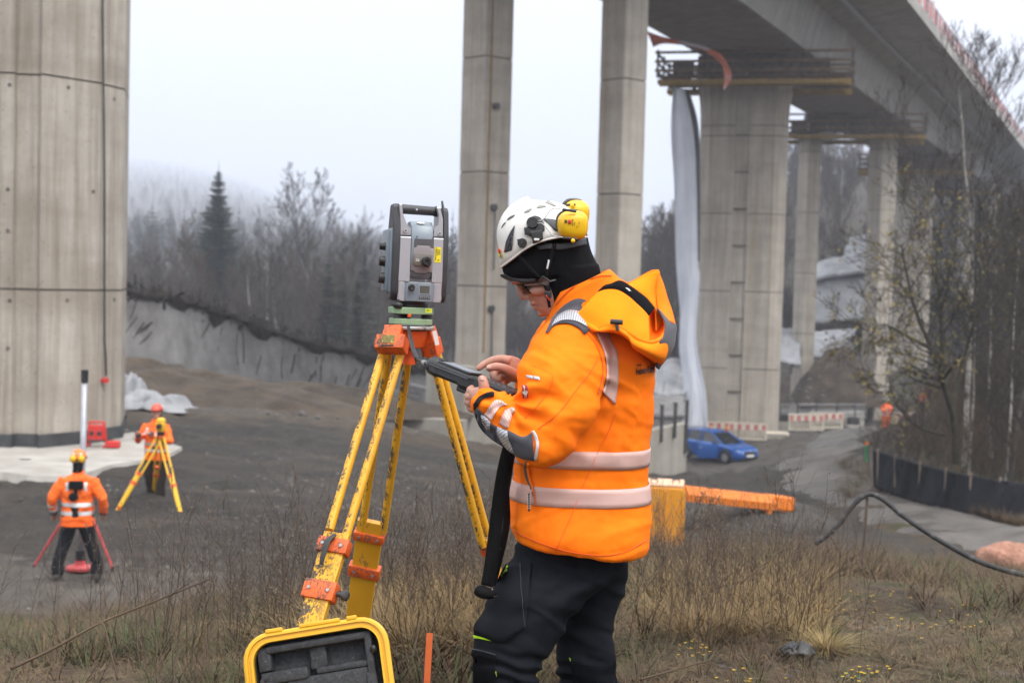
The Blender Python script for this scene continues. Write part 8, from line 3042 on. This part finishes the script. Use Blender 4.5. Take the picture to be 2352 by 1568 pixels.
# ------------------------------------------------------------------ field controller held in both hands
def controller():
	o = P(1100, 880, 4.25)
	t = thing('field_controller', 'black handheld field controller with a stub antenna and hanging strap, held in the surveyor\'s hands', 'controller', tuple(o))
	a, b = P(988, 836, 4.42), P(1192, 915, 4.20)
	ax_ = (b - a).normalized()
	up_ = (Vector((.40, -.16, .9)))
	up_ = (up_ - ax_ * up_.dot(ax_)).normalized()
	sd_ = ax_.cross(up_).normalized()
	L_ = (b - a).length
	def sect(f, w_, up0, dn):
		c = a.lerp(b, f)
		pts = []
		for x, y in ((-1, -.6), (-.88, -1), (.88, -1), (1, -.6), (1, .6), (.92, 1), (-.92, 1), (-1, .6)):
			pts.append(c + sd_ * (x * w_) + up_ * (up0 if y > 0 else dn) * abs(y) * (1 if y > 0 else -1))
		return pts
	body = MB().loft([sect(.07, .030, .016, .020), sect(.11, .046, .018, .020), sect(.17, .05, .020, .022), sect(.44, .05, .018, .022), sect(.47, .05, .018, .030), sect(.56, .048, .018, .030), sect(.60, .044, .020, .014), sect(.97, .043, .018, .010), sect(1.0, .038, .014, .008)])
	bo = body.build('housing', M('controller_black', (.010, .010, .011), (.018, .018, .019), scale=14, rough=.4, bmp=.1, bscale=300), t)
	for y_ in (-1, 1):
		MB().tube([a.lerp(b, .12) + sd_ * (.051 * y_) + up_ * .006, a.lerp(b, .55) + sd_ * (.051 * y_) + up_ * .006], .003, 6).build('grip_rib', MATS['charcoal_rubber_cover'], bo)
	MB().bbox(a.lerp(b, .50) - up_ * .03, (.05, .085, .022), .006, Matrix((ax_, sd_, up_)).transposed()).build('battery_door', BLACKP, bo)
	# cap at the far end, screen, keyboard field
	MB().tube([a + ax_ * .004, a + ax_ * .012, a + ax_ * .04, a + ax_ * .046], [.024, .030, .031, .026], 16).build('antenna_cap', BLACKP, bo, smooth='auto')
	rm = Matrix((ax_, sd_, up_)).transposed()
	MB().bbox(a.lerp(b, .34) + up_ * .0215, (L_ * .36, .078, .006), .002, rm).build('screen_frame', BLACKP, bo)
	MB().box(a.lerp(b, .34) + up_ * .0235, (L_ * .31, .066, .004), rm).build('screen', M('dark_screen', (.02, .024, .03), (.03, .034, .04), rough=.12), bo)
	for i in range(5):
		for j in range(3):
			MB().bbox(a.lerp(b, .66 + i * .055) + up_ * .0185 + sd_ * ((j - 1) * .024), (.009, .016, .004), .001, rm).build('key', MATS['mid_grey_cover'], bo)
	# stub antenna on its joint
	MB().tube([P(938, 750, 4.78), P(943, 778, 4.7), P(950, 806, 4.62), P(957, 822, 4.58), P(959, 826, 4.575)], [.0045, .0072, .0074, .0085, .008], 10).build('antenna', BLACKP, t, smooth=True)
	MB().tube([P(959, 824, 4.575), P(968, 829, 4.53), P(976, 834, 4.48), P(990, 840, 4.42)], [.007, .0078, .0068, .006], 10).build('antenna_joint', BLACKP, t, smooth=True)
	MB().tube([P(973, 832, 4.497), P(978, 835, 4.47)], .0085, 12).build('joint_ring', STEEL, t)
	# hanging strap: two falls of webbing joined at a padded loop
	def web(pts, w_, name):
		q = catmull(pts, 40)
		rows = []
		for i, v_ in enumerate(q):
			t_ = q[min(i + 1, 39)] - q[max(i - 1, 0)]
			n_ = np.array([t_[1], -t_[0]])
			n_ = n_ / (np.linalg.norm(n_) + 1e-6)
			k = v_[3] / 2
			A_, B_ = P(v_[0] - n_[0] * k, v_[1] - n_[1] * k, v_[2]), P(v_[0] + n_[0] * k, v_[1] + n_[1] * k, v_[2] + w_)
			rows.append([A_, A_.lerp(B_, .5), B_])
		m_ = MB().grid(rows)
		ob = m_.build(name, WEB, t, smooth=True)
		s_ = ob.modifiers.new('s', 'SOLIDIFY')
		s_.thickness = .0024
	web([(1190, 905, 4.21, 22), (1184, 960, 4.22, 24), (1174, 1010, 4.23, 28), (1164, 1050, 4.24, 31), (1152, 1110, 4.25, 31), (1142, 1180, 4.26, 30), (1134, 1250, 4.26, 31), (1126, 1310, 4.26, 31), (1118, 1345, 4.26, 28)], .004, 'strap')
	web([(1186, 960, 4.26, 14), (1179, 1030, 4.27, 13), (1172, 1080, 4.275, 11), (1164, 1130, 4.28, 13), (1165, 1190, 4.28, 15), (1158, 1240, 4.28, 14), (1146, 1280, 4.28, 18), (1137, 1310, 4.27, 22), (1126, 1342, 4.265, 24)], .02, 'strap')
	pad = MB()
	px_tube(pad, [(1097, 1352, 4.25, 12, .018), (1104, 1357, 4.245, 15, .022), (1120, 1362, 4.245, 14, .022), (1132, 1361, 4.25, 11, .018), (1138, 1356, 4.255, 6, .012)], 14)
	pad.build('strap_pad', WEB, t, smooth=True)
	MB().tube([P(1131, 1352, 4.24), P(1129, 1362, 4.23), P(1135, 1369, 4.235), P(1141, 1366, 4.25)], .0022, 6).build('ring', STEEL, t, smooth=True)
	MB().tube([P(1146, 1246, 4.29), P(1143, 1252, 4.285), P(1144, 1262, 4.285)], .008, 8).build('swivel_hook', MATS['dark_steel'], t, smooth=True)

controller()
# ------------------------------------------------------------------ dry plants of the bank in front
STRAW = M('dry_straw', (.088, .056, .022), (.19, .124, .053), scale=3, rough=.8, coords='Position')
STRAWD = M('brown_stalks', (.05, .031, .018), (.105, .068, .04), scale=3, rough=.85, coords='Position')
WEEDD = M('dark_weed_stalks', (.045, .029, .018), (.09, .062, .042), scale=3, rough=.9, coords='Position')
GREENG = M('dull_green_grass', (.034, .048, .012), (.07, .08, .024), scale=3, rough=.8, coords='Position')
SEEDH = M('grey_brown_seedheads', (.07, .054, .042), (.15, .12, .095), scale=5, rough=.95, coords='Position')

def blade(mb, p, d, ln, w_, bend, n=3):
	s = Vector((d.y, -d.x, 0))
	if s.length < 1e-3:
		s = Vector((1, 0, 0))
	s.normalize()
	q = Vector(p)
	v0 = len(mb.v)
	dirv = Vector(d)
	for i in range(n + 1):
		ww = w_ * (1 - i / n) ** .7 * .5
		if i == n:
			mb.v.append(tuple(q))
		else:
			mb.v.append(tuple(q - s * ww))
			mb.v.append(tuple(q + s * ww))
		dirv = (dirv + bend / n).normalized()
		q = q + dirv * (ln / n)
	for i in range(n - 1):
		a = v0 + i * 2
		mb.f.append((a, a + 1, a + 3, a + 2))
	a = v0 + (n - 1) * 2
	mb.f.append((a, a + 1, a + 2))

def tuft_proto(seed, n, h, spread, w_, lean=.5):
	random.seed(seed)
	mb = MB()
	for i in range(n):
		a = rnd(0, 6.28)
		u = Vector((math.cos(a), math.sin(a), 0))
		p = u * rnd(0, spread)
		d = (u * rnd(.1, lean) + Vector((0, 0, 1))).normalized()
		blade(mb, p, d, h * rnd(.5, 1.15), w_ * rnd(.7, 1.3), u * rnd(.2, 1.4) + Vector((0, 0, rnd(-1.0, -.1))))
	return mb

def litter_proto(seed, n, r_, w_):
	random.seed(seed)
	mb = MB()
	for i in range(n):
		a = rnd(0, 6.28)
		u = Vector((math.cos(a), math.sin(a), rnd(-.05, .28))).normalized()
		blade(mb, Vector((rnd(-r_, r_), rnd(-r_, r_), rnd(.0, .03))), u, rnd(.06, .22), w_ * rnd(.7, 1.5), Vector((rnd(-.4, .4), rnd(-.4, .4), rnd(-.5, .1))), 2)
	return mb

def weed_proto(seed, h, heads=True, side=10, droop=0.0):
	"""Dead perennial: stalk, ascending twigs and crumbly seed heads."""
	random.seed(seed)
	st, hd = MB(), MB()
	pts = [Vector((0, 0, -.03))]
	d = Vector((rnd(-.12, .12), rnd(-.12, .12), 1)).normalized()
	n = 7
	for i in range(n):
		d = (d + perp(d) * rnd(0, .12)).normalized()
		pts.append(pts[-1] + d * (h / n))
	st.tube(pts, list(np.linspace(.0034, .0012, n + 1)), 4, cap=False)
	def head(q, k):
		for i in range(k):
			c = q + Vector((rnd(-.012, .012), rnd(-.012, .012), rnd(-.012, .016)))
			r_ = rnd(.0025, .006)
			e = [c + perp(Vector((0, 0, 1))) * r_ for _ in range(3)] + [c + Vector((0, 0, r_ * 1.8))]
			hd.add(e, [(0, 1, 2), (0, 1, 3), (1, 2, 3), (2, 0, 3)])
	for i in range(side):
		t = rnd(.35, 1)
		k = min(int(t * n), n - 1)
		q = pts[k].lerp(pts[k + 1], t * n - k)
		dd = (pts[k + 1] - pts[k]).normalized()
		nd = (dd * rnd(.5, 1) + perp(dd) * rnd(.4, .9)).normalized()
		ln = h * rnd(.10, .26)
		e = q + nd * ln * .6 + Vector((0, 0, .1 * ln))
		f = e + (nd + Vector((0, 0, .6))).normalized() * ln * .5
		st.tube([q, e, f], [.0016, .0012, .0008], 3, cap=False)
		if heads:
			head(f, 4)
			head(e, 2)
			head(q.lerp(e, .6), 1)
	if heads:
		head(pts[-1], 7)
	return st, hd

def grass_stalk(seed, h):
	random.seed(seed)
	st, hd = MB(), MB()
	pts = [Vector((0, 0, -.02))]
	d = Vector((rnd(-.15, .15), rnd(-.15, .15), 1)).normalized()
	n = 8
	b = Vector((rnd(-.10, .10), rnd(-.10, .10), -.01))
	for i in range(n):
		d = (d + b * (i / n)).normalized()
		pts.append(pts[-1] + d * (h / n))
	st.tube(pts, list(np.linspace(.0022, .0008, n + 1)), 4, cap=False)
	for i in range(26):
		t = rnd(.82, 1.0)
		k = min(int(t * n), n - 1)
		q = pts[k].lerp(pts[k + 1], t * n - k)
		blade(hd, q, (d + perp(d) * .5).normalized(), rnd(.010, .03), .004, Vector((0, 0, -.2)), 2)
	return st, hd

def ground_pts(n, fn):
	"""n random ground points under the photograph's lower part, kept by fn(px, py, d, x, y)."""
	out = []
	while len(out) < n:
		az = rnd(-21.5, 21.5)
		d = 3.6 + 12 * random.random() ** 1.5
		x, y = d * math.tan(R(az)), d
		if fn(x, y, az):
			out.append((x, y))
	return out

def clear(x, y):
	"""keep plants out of the surveyor, the case and the tripod feet"""
	a = (x - P(1270, 1850, 4.4).x, y - 4.4)
	if abs(a[0]) < .32 and abs(a[1]) < .33:
		return False
	if -1.05 < x < -.28 and 3.5 < y < 4.35:
		return False
	return True

def plants():
	random.seed(3)
	tp = [tuft_proto(i, 26, (.20, .30, .16, .24)[i], .06, .0045) for i in range(4)] + [litter_proto(10 + i, 26, .14, .005) for i in range(2)]
	mats_ = [STRAW, STRAWD, STRAW, GREENG, STRAWD, STRAW]
	xf = []
	for x, y in ground_pts(5200, lambda x, y, a: clear(x, y) and y < 13.5):
		patch_ = noise.noise(Vector((x * .9, y * .9, 2)))
		az = math.degrees(math.atan2(x, y))
		k = random.choice((0, 1, 1, 1, 2, 3, 3, 4, 4, 5))
		if patch_ < -.12 and k < 4 and random.random() < .65:
			k = random.choice((4, 5))
		s = rnd(.55, 1.2) * (1 + .35 * patch_)
		if az > 6 and y < 7.5:
			s *= .62
		if -6 < az < 4 and y > 5:
			s *= 1.25
		if y < 5.2:
			s *= .7
		xf.append((k, x, y, tz(x, y) - .01, s, rnd(0, 6.28), rnd(-.25, .25), rnd(-.25, .25)))
	joined('dry_grass', tp, xf, mats_)
	LIT = M('pale_straw_litter', (.06, .041, .02), (.15, .105, .054), scale=4, rough=.85, coords='Position')
	lp = [litter_proto(20 + i, 24, .13, .0042) for i in range(4)]
	xf = []
	while len(xf) < 2300:
		az, d = rnd(-20, 21), rnd(4.2, 10)
		x, y = d * math.tan(R(az)), d
		if not clear(x, y) or random.random() > (.25 if az < 3 else 1) * (.55 + noise.noise(Vector((x * 1.3, y * 1.3, 8)))):
			continue
		xf.append((random.choice((0, 0, 1, 2, 3)), x, y, tz(x, y) + .0, rnd(.45, 1.1), rnd(0, 6.28), 0, 0))
	joined('straw_litter', lp, xf, [LIT, STRAWD, STRAW, LIT])
	# straw leaning in front of the ridge, one flattened mass near the middle
	xf = []
	for i in range(900):
		px = random.gauss(1010, 120)
		q = ground_at(px, rnd(1430, 1560), 4.5, 14)
		if clear(q.x, q.y):
			xf.append((random.randint(0, 2), q.x, q.y, q.z - .01, rnd(.9, 1.9), rnd(0, 6.28), rnd(-.5, .2), rnd(-.3, .3)))
	for i in range(420):
		q = ground_at(rnd(1480, 1900), rnd(1330, 1480), 4.5, 14)
		xf.append((random.randint(0, 2), q.x, q.y, q.z - .01, rnd(.7, 1.4), rnd(0, 6.28), rnd(-.4, .4), rnd(-.3, .3)))
	GOLD = M('golden_straw', (.145, .092, .033), (.27, .18, .072), scale=3, rough=.8, coords='Position')
	joined('long_straw', [tuft_proto(40 + i, 16, .26, .05, .0042, .7) for i in range(3)], xf, [GOLD, GOLD, STRAW])
	# weeds: small ones as one mass
	ws = [weed_proto(100 + i, 1.0, True, (12, 16, 9)[i]) for i in range(3)]
	comb = []
	for a, b in ws:
		comb += [a, b]
	xf = []
	n = 0
	while n < 520:
		px = rnd(-60, 2000)
		dens = math.exp(-((px - 900) / 420) ** 2) + .75 * math.exp(-((px - 1660) / 230) ** 2) + .12
		if random.random() > dens:
			continue
		d = rnd(5.6, 9.5)
		x = (px - 1176) / F * d
		y = d
		if not clear(x, y) or (abs(px - 1230) < 170 and d < 5.4):
			continue
		k = random.randint(0, 2)
		h = rnd(.34, .78) * (1.0 if px < 1200 else .78)
		a = rnd(0, 6.28)
		lx, ly = rnd(-.2, .28), rnd(-.2, .2)
		z = tz(x, y)
		xf.append((2 * k, x, y, z, h, a, lx, ly))
		xf.append((2 * k + 1, x, y, z, h, a, lx, ly))
		n += 1
	joined('dead_weeds', comb, xf, [WEEDD, SEEDH])
	# the tall ones stand singly
	G3 = 'tall dead weed stalks on the bank'
	prot = []
	for i in range(4):
		a, b = weed_proto(140 + i, 1.0, True, (14, 18, 10, 12)[i])
		t = thing('weed_stalk', ('tall dark dead weed with branching seed heads in front of the gravel', 'bushy dark dead weed with many crumbly heads', 'slim dark dead weed with few twigs', 'brown dead weed leaning over the bank')[i], 'weed', (0, 0, 0), 0, G3)
		a.build('stem', WEEDD if i < 3 else STRAWD, t, fix=False)
		b.build('seed_heads', SEEDH, t, fix=False)['kind'] = 'stuff'
		prot.append(t)
	gp = []
	G4 = 'tall dry grass stalks on the bank'
	for i in range(3):
		a, b = grass_stalk(160 + i, 1.0)
		t = thing('grass_stalk', ('tall dry grass stalk with a drooping brown ear', 'straight dry grass stalk with a thin ear', 'bent dry grass stalk with a feathery ear')[i], 'grass stalk', (0, 0, 0), 0, G4)
		a.build('stem', STRAWD, t, fix=False)
		b.build('ear', SEEDH, t, fix=False)['kind'] = 'stuff'
		gp.append(t)
	used = set()
	def put1(proto, px, ytop, d, lean, rz):
		x = (px - 1176) / F * d
		q = P(px, 1400, d)
		x, y = q.x, q.y
		z = tz(x, y)
		h = P(px, ytop, d).z - z
		if h < .12:
			return
		o = proto if proto.name not in used else copy_tree(proto)
		used.add(proto.name)
		o.location = (x, y, z - .02)
		o['label'] = ' '.join(o['label'].split(' by the ')[0].split()[:9]) + (' by the lower left corner' if px < 420 else ' by the tripod legs' if px < 1000 else ' by the surveyor\'s knees' if px < 1560 else ' by the orange beam' if px < 1850 else ' by the black hose')
		o.rotation_euler = (rnd(-.06, .06), lean, rz)
		o.scale = (h * 1.02, h * 1.02, h * 1.02)
	random.seed(71)
	# grass stalks the photograph shows standing clear of the rest (top pixel)
	for px, yt, d, ln in ((30, 1285, 6.0, .1), (45, 1255, 6.2, -.25), (105, 1270, 5.6, .3), (140, 1240, 6.4, .05), (245, 1180, 6.2, .12), (295, 1200, 5.9, -.1), (330, 1195, 6.0, .2), (400, 1110, 6.4, .12), (430, 1150, 6.2, .15), (375, 1060, 6.6, .1), (470, 1200, 6.0, .1), (505, 1130, 6.6, .12), (600, 1160, 6.7, .25), (655, 1155, 6.6, .2), (700, 1050, 7.0, .1), (690, 1180, 6.8, .1), (560, 1240, 6.2, .2), (165, 1330, 5.6, -.2),
						  (1560, 1190, 7.2, .35), (1600, 1150, 7.2, .4), (1660, 1210, 7.0, .3), (1780, 1060, 7.4, .15), (1805, 1080, 7.2, .2), (1830, 1180, 6.8, .3), (1870, 1200, 7, .25), (1930, 1110, 7.4, .2), (1965, 1290, 6.4, .25), (2060, 1270, 6.6, .3), (2210, 1265, 6.6, .35), (2260, 1310, 6.4, .2), (2330, 1180, 6.6, .4), (1490, 1280, 6.6, .4), (1640, 1270, 6.4, .3), (1700, 1240, 6.8, .25), (2000, 1340, 6.0, .2), (2130, 1380, 5.8, .3), (1880, 1300, 5.9, .2)):
		put1(gp[random.randint(0, 2)], px, yt, d, ln, rnd(-.4, .4))
	for i in range(105):
		if i < 62:
			px = random.gauss(920, 240)
			yt = rnd(1105, 1300) + abs(px - 930) * .10
		else:
			px = rnd(1500, 1990)
			yt = rnd(1120, 1290)
		d = rnd(5.9, 8.6)
		if 1080 < px < 1440 and d < 5.6 or px < 420:
			continue
		put1(prot[random.randint(0, 3)], px, yt, d, rnd(-.1, .3), rnd(0, 6.28))
	for px, yt, d in ((1790, 1065, 7.6), (1808, 1090, 7.4), (1765, 1110, 7.8), (1990, 1150, 8.2), (1945, 1180, 7.9), (880, 1090, 7.4), (1040, 1120, 7.2), (700, 1150, 7.2), (1100, 1180, 7.0), (620, 1210, 7.0)):
		put1(prot[random.randint(0, 2)], px, yt, d, rnd(0, .12), rnd(0, 6.28))
	# long bramble stem across the left corner, thin twigs on the ground at the right
	def twig(label, pts, r0, r1, knots=4):
		q = [P(*v_) for v_ in catmull(pts, 26)]
		t = thing('bramble_stem', label, 'stem', tuple(q[0]))
		MB().tube(q, list(np.linspace(r0, r1, 26)), 6).build('stem', STRAWD, t, smooth=True)
		for i in range(knots):
			k = random.randint(5, 24)
			dd = (q[k + 1] - q[k]).normalized() if k < 25 else Vector((1, 0, 0))
			nd = (dd + perp(dd) * .7).normalized()
			MB().tube([q[k], q[k] + nd * rnd(.05, .12)], [r1, r1 * .5], 4).build('side_twig', STRAWD, t)
	twig('long bare bramble stem slanting across the lower left corner', [(25, 1535, 4.9), (120, 1490, 5.0), (230, 1430, 5.1), (330, 1390, 5.2), (430, 1350, 5.3), (485, 1328, 5.35)], .0055, .002, 6)
	twig('dark twig bending up from the grass left of the bramble stem', [(270, 1560, 4.8), (255, 1500, 4.85), (240, 1440, 4.9), (215, 1405, 4.95)], .004, .0018)
	twig('dark bare twig lying on the ground right of the trousers', [(1470, 1560, 5.0), (1560, 1535, 5.05), (1640, 1512, 5.1)], .004, .002)
	twig('thin dark twig rising slantwise over the dry grass behind the trousers', [(1440, 1400, 6.2), (1500, 1330, 6.3), (1570, 1240, 6.4), (1650, 1165, 6.5)], .0035, .0012)
	twig('long thin dark stem leaning right across the hose', [(1700, 1340, 6.6), (1790, 1265, 6.7), (1880, 1190, 6.8), (1925, 1160, 6.8)], .0035, .0014)
	# grass tussock
	q = ground_at(1895, 1500, 4.5, 9)
	random.seed(17)
	mb = MB()
	for i in range(420):
		a = rnd(0, 6.28)
		u = Vector((math.cos(a), math.sin(a), 0))
		d = (u * rnd(.15, 1.2) + Vector((0, 0, 1))).normalized()
		blade(mb, q + u * rnd(0, .06), d, rnd(.12, .24), .0035, u * rnd(.3, 1.2) + Vector((0, 0, rnd(-1.3, -.3))), 4)
	o = mb.build('grass_tussock', M('tussock_grass', (.20, .145, .05), (.36, .26, .11), scale=9, rough=.8, coords='Position', c3=(.13, .12, .03), scale3=6, lo3=.5, hi3=.65), None, fix=False)
	o.data.transform(Matrix.Translation(-q))
	o.location = q
	tag(o, 'round yellowish grass tussock at the lower right, behind the black plastic scrap', 'grass tussock')
	# black plastic scrap, slate shards
	q = ground_at(1832, 1520, 4.2, 9)
	crumple('plastic_scrap', 'crumpled scrap of black plastic lying in front of the grass tussock', 'plastic scrap', q + Vector((0, 0, .0)), .055, .045, .04, M('black_sheet_scrap', (.016, .016, .018), (.032, .032, .035), scale=9, rough=.45), 3.1, n=22)
	SHARD = []
	for i in range(6):
		m_ = MB()
		ps = [(math.cos(a) * rnd(.5, 1.2), math.sin(a) * rnd(.3, .9)) for a in (0, 1.1, 2.2, 3.4, 4.5, 5.5)]
		m_.loft([[(x, y, 0) for x, y in ps], [(x * .9 + .05, y * .9, rnd(.2, .45)) for x, y in ps]])
		SHARD.append(m_)
	xf = []
	for i in range(240):
		px, py = rnd(1480, 2352), rnd(1380, 1568)
		if random.random() < .35:
			px, py = random.gauss(1950, 130), random.gauss(1425, 14) + (px - 1900) * .02
		g = ground_at(px, py, 4, 10)
		xf.append((random.randint(0, 5), g.x, g.y, g.z - .012, rnd(.012, .045), rnd(0, 6), rnd(-.3, .3), rnd(-.3, .3)))
	joined('slate_shards', SHARD, xf, [M('dark_slate', (.035, .033, .036), (.085, .08, .085), scale=12, rough=.7)])
	# little yellow flowers on grey-green plants
	st, hd, lf = MB(), MB(), MB()
	random.seed(23)
	spots = [(rnd(1800, 2060), random.gauss(1382, 20)) for _ in range(36)] + [(rnd(2020, 2270), random.gauss(1418, 22)) for _ in range(22)] + [(random.gauss(1598, 24), random.gauss(1482, 12)) for _ in range(16)] + [(random.gauss(1985, 34), random.gauss(1545, 14)) for _ in range(18)] + [(random.gauss(1470, 20), random.gauss(1345, 10)) for _ in range(16)]+ [(random.gauss(1690, 40), random.gauss(1565, 8)) for _ in range(10)]
	for px, py in spots:
		g = ground_at(px, py + 22, 4, 11)
		h = rnd(.02, .065)
		top_ = g + Vector((rnd(-.02, .02), rnd(-.02, .02), h))
		st.tube([g, top_], .0012, 3)
		for k in range(7):
			a = 6.28 * k / 7
			hd.add([top_, top_ + Vector((math.cos(a) * .0075, math.sin(a) * .0075, .003)), top_ + Vector((math.cos(a + .9) * .0075, math.sin(a + .9) * .0075, .003))], [(0, 1, 2)])
			hd.add([top_ + Vector((0, 0, -.002)), top_ + Vector((math.cos(a) * .0065, math.sin(a) * .0065, .002)), top_ + Vector((math.cos(a + .9) * .0065, math.sin(a + .9) * .0065, .002))], [(0, 1, 2)])
		for k in range(5):
			u = Vector((rnd(-1, 1), rnd(-1, 1), rnd(.2, 1.2))).normalized()
			blade(lf, g + Vector((rnd(-.03, .03), rnd(-.03, .03), 0)), u, rnd(.03, .07), .009, u * .3 + Vector((0, 0, -.5)), 2)
	o = st.build('flower_stems', GREENG, None, fix=False)
	tag(o, kind='stuff')
	o = hd.build('yellow_flowers', M('yellow_petals', (.42, .25, .008), (.55, .35, .012), rough=.7), None, fix=False)
	tag(o, kind='stuff')
	o = lf.build('flower_leaves', M('grey_green_leaves', (.075, .09, .05), (.14, .155, .095), scale=6, rough=.8), None, fix=False)
	tag(o, kind='stuff')
	# plants on the slope and bank beyond the ridge
	xf = []
	random.seed(91)
	while len(xf) < 1100:
		az = rnd(5, 22)
		d = rnd(9, 12.5) if random.random() < .6 else rnd(12, 34)
		if d > 13 and az < 16.5 or az < 18.5 and d > 24 and d < 30:
			continue
		x, y = d * math.sin(R(az)), d * math.cos(R(az))
		if noise.noise(Vector((x * .4, y * .4, 4))) < -.15:
			continue
		# off the muddy road
		pxx = 1176 + F * x / y
		k = random.choice((0, 1, 1, 2, 4))
		if d > 22 and pxx < 2352 and (39 - (az - 14.2) * 1.7 - 6.5) < y < (39 - (az - 14.2) * 1.7 - .8):
			continue
		xf.append((k, x, y, tz(x, y) - .02, rnd(.5, 1.1), rnd(0, 6.28), rnd(-.2, .2), rnd(-.2, .2)))
	for i in range(420):          # verge between the road and the silt fence, and the near edge of the road
		f = random.random()
		q = P(2000 + 400 * f, 1125 + 95 * f + rnd(-2, 18), 36.5 - 10 * f)
		xf.append((random.choice((0, 1, 1, 4)), q.x, q.y - .5, tz(q.x, q.y - .5) - .02, rnd(.7, 1.6), rnd(0, 6.28), 0, 0))
	for i in range(260):
		q = ground_at(rnd(1925, 2040), rnd(1062, 1150), 20, 80)
		xf.append((random.choice((0, 1, 1, 3, 4)), q.x, q.y, q.z - .02, rnd(.8, 2.2), rnd(0, 6.28), 0, 0))
	joined('bank_grass', tp, xf, mats_)

plants()
# ------------------------------------------------------------------ misty air
def haze():
	mb = MB().box((0, 1950, 155), (6400, 4800, 350))
	m = bpy.data.materials.new('mist')
	m.use_nodes = True
	n = m.node_tree.nodes
	n.clear()
	out = n.new('ShaderNodeOutputMaterial')
	pv = n.new('ShaderNodeVolumePrincipled')
	pv.inputs['Color'].default_value = (.77, .82, .92, 1)
	pv.inputs['Density'].default_value = HAZE
	pv.inputs['Anisotropy'].default_value = 0.15
	m.node_tree.links.new(pv.outputs[0], out.inputs['Volume'])
	o = mb.build('haze', m)
	tag(o, kind='stuff')

HAZE = 0.00085
haze()
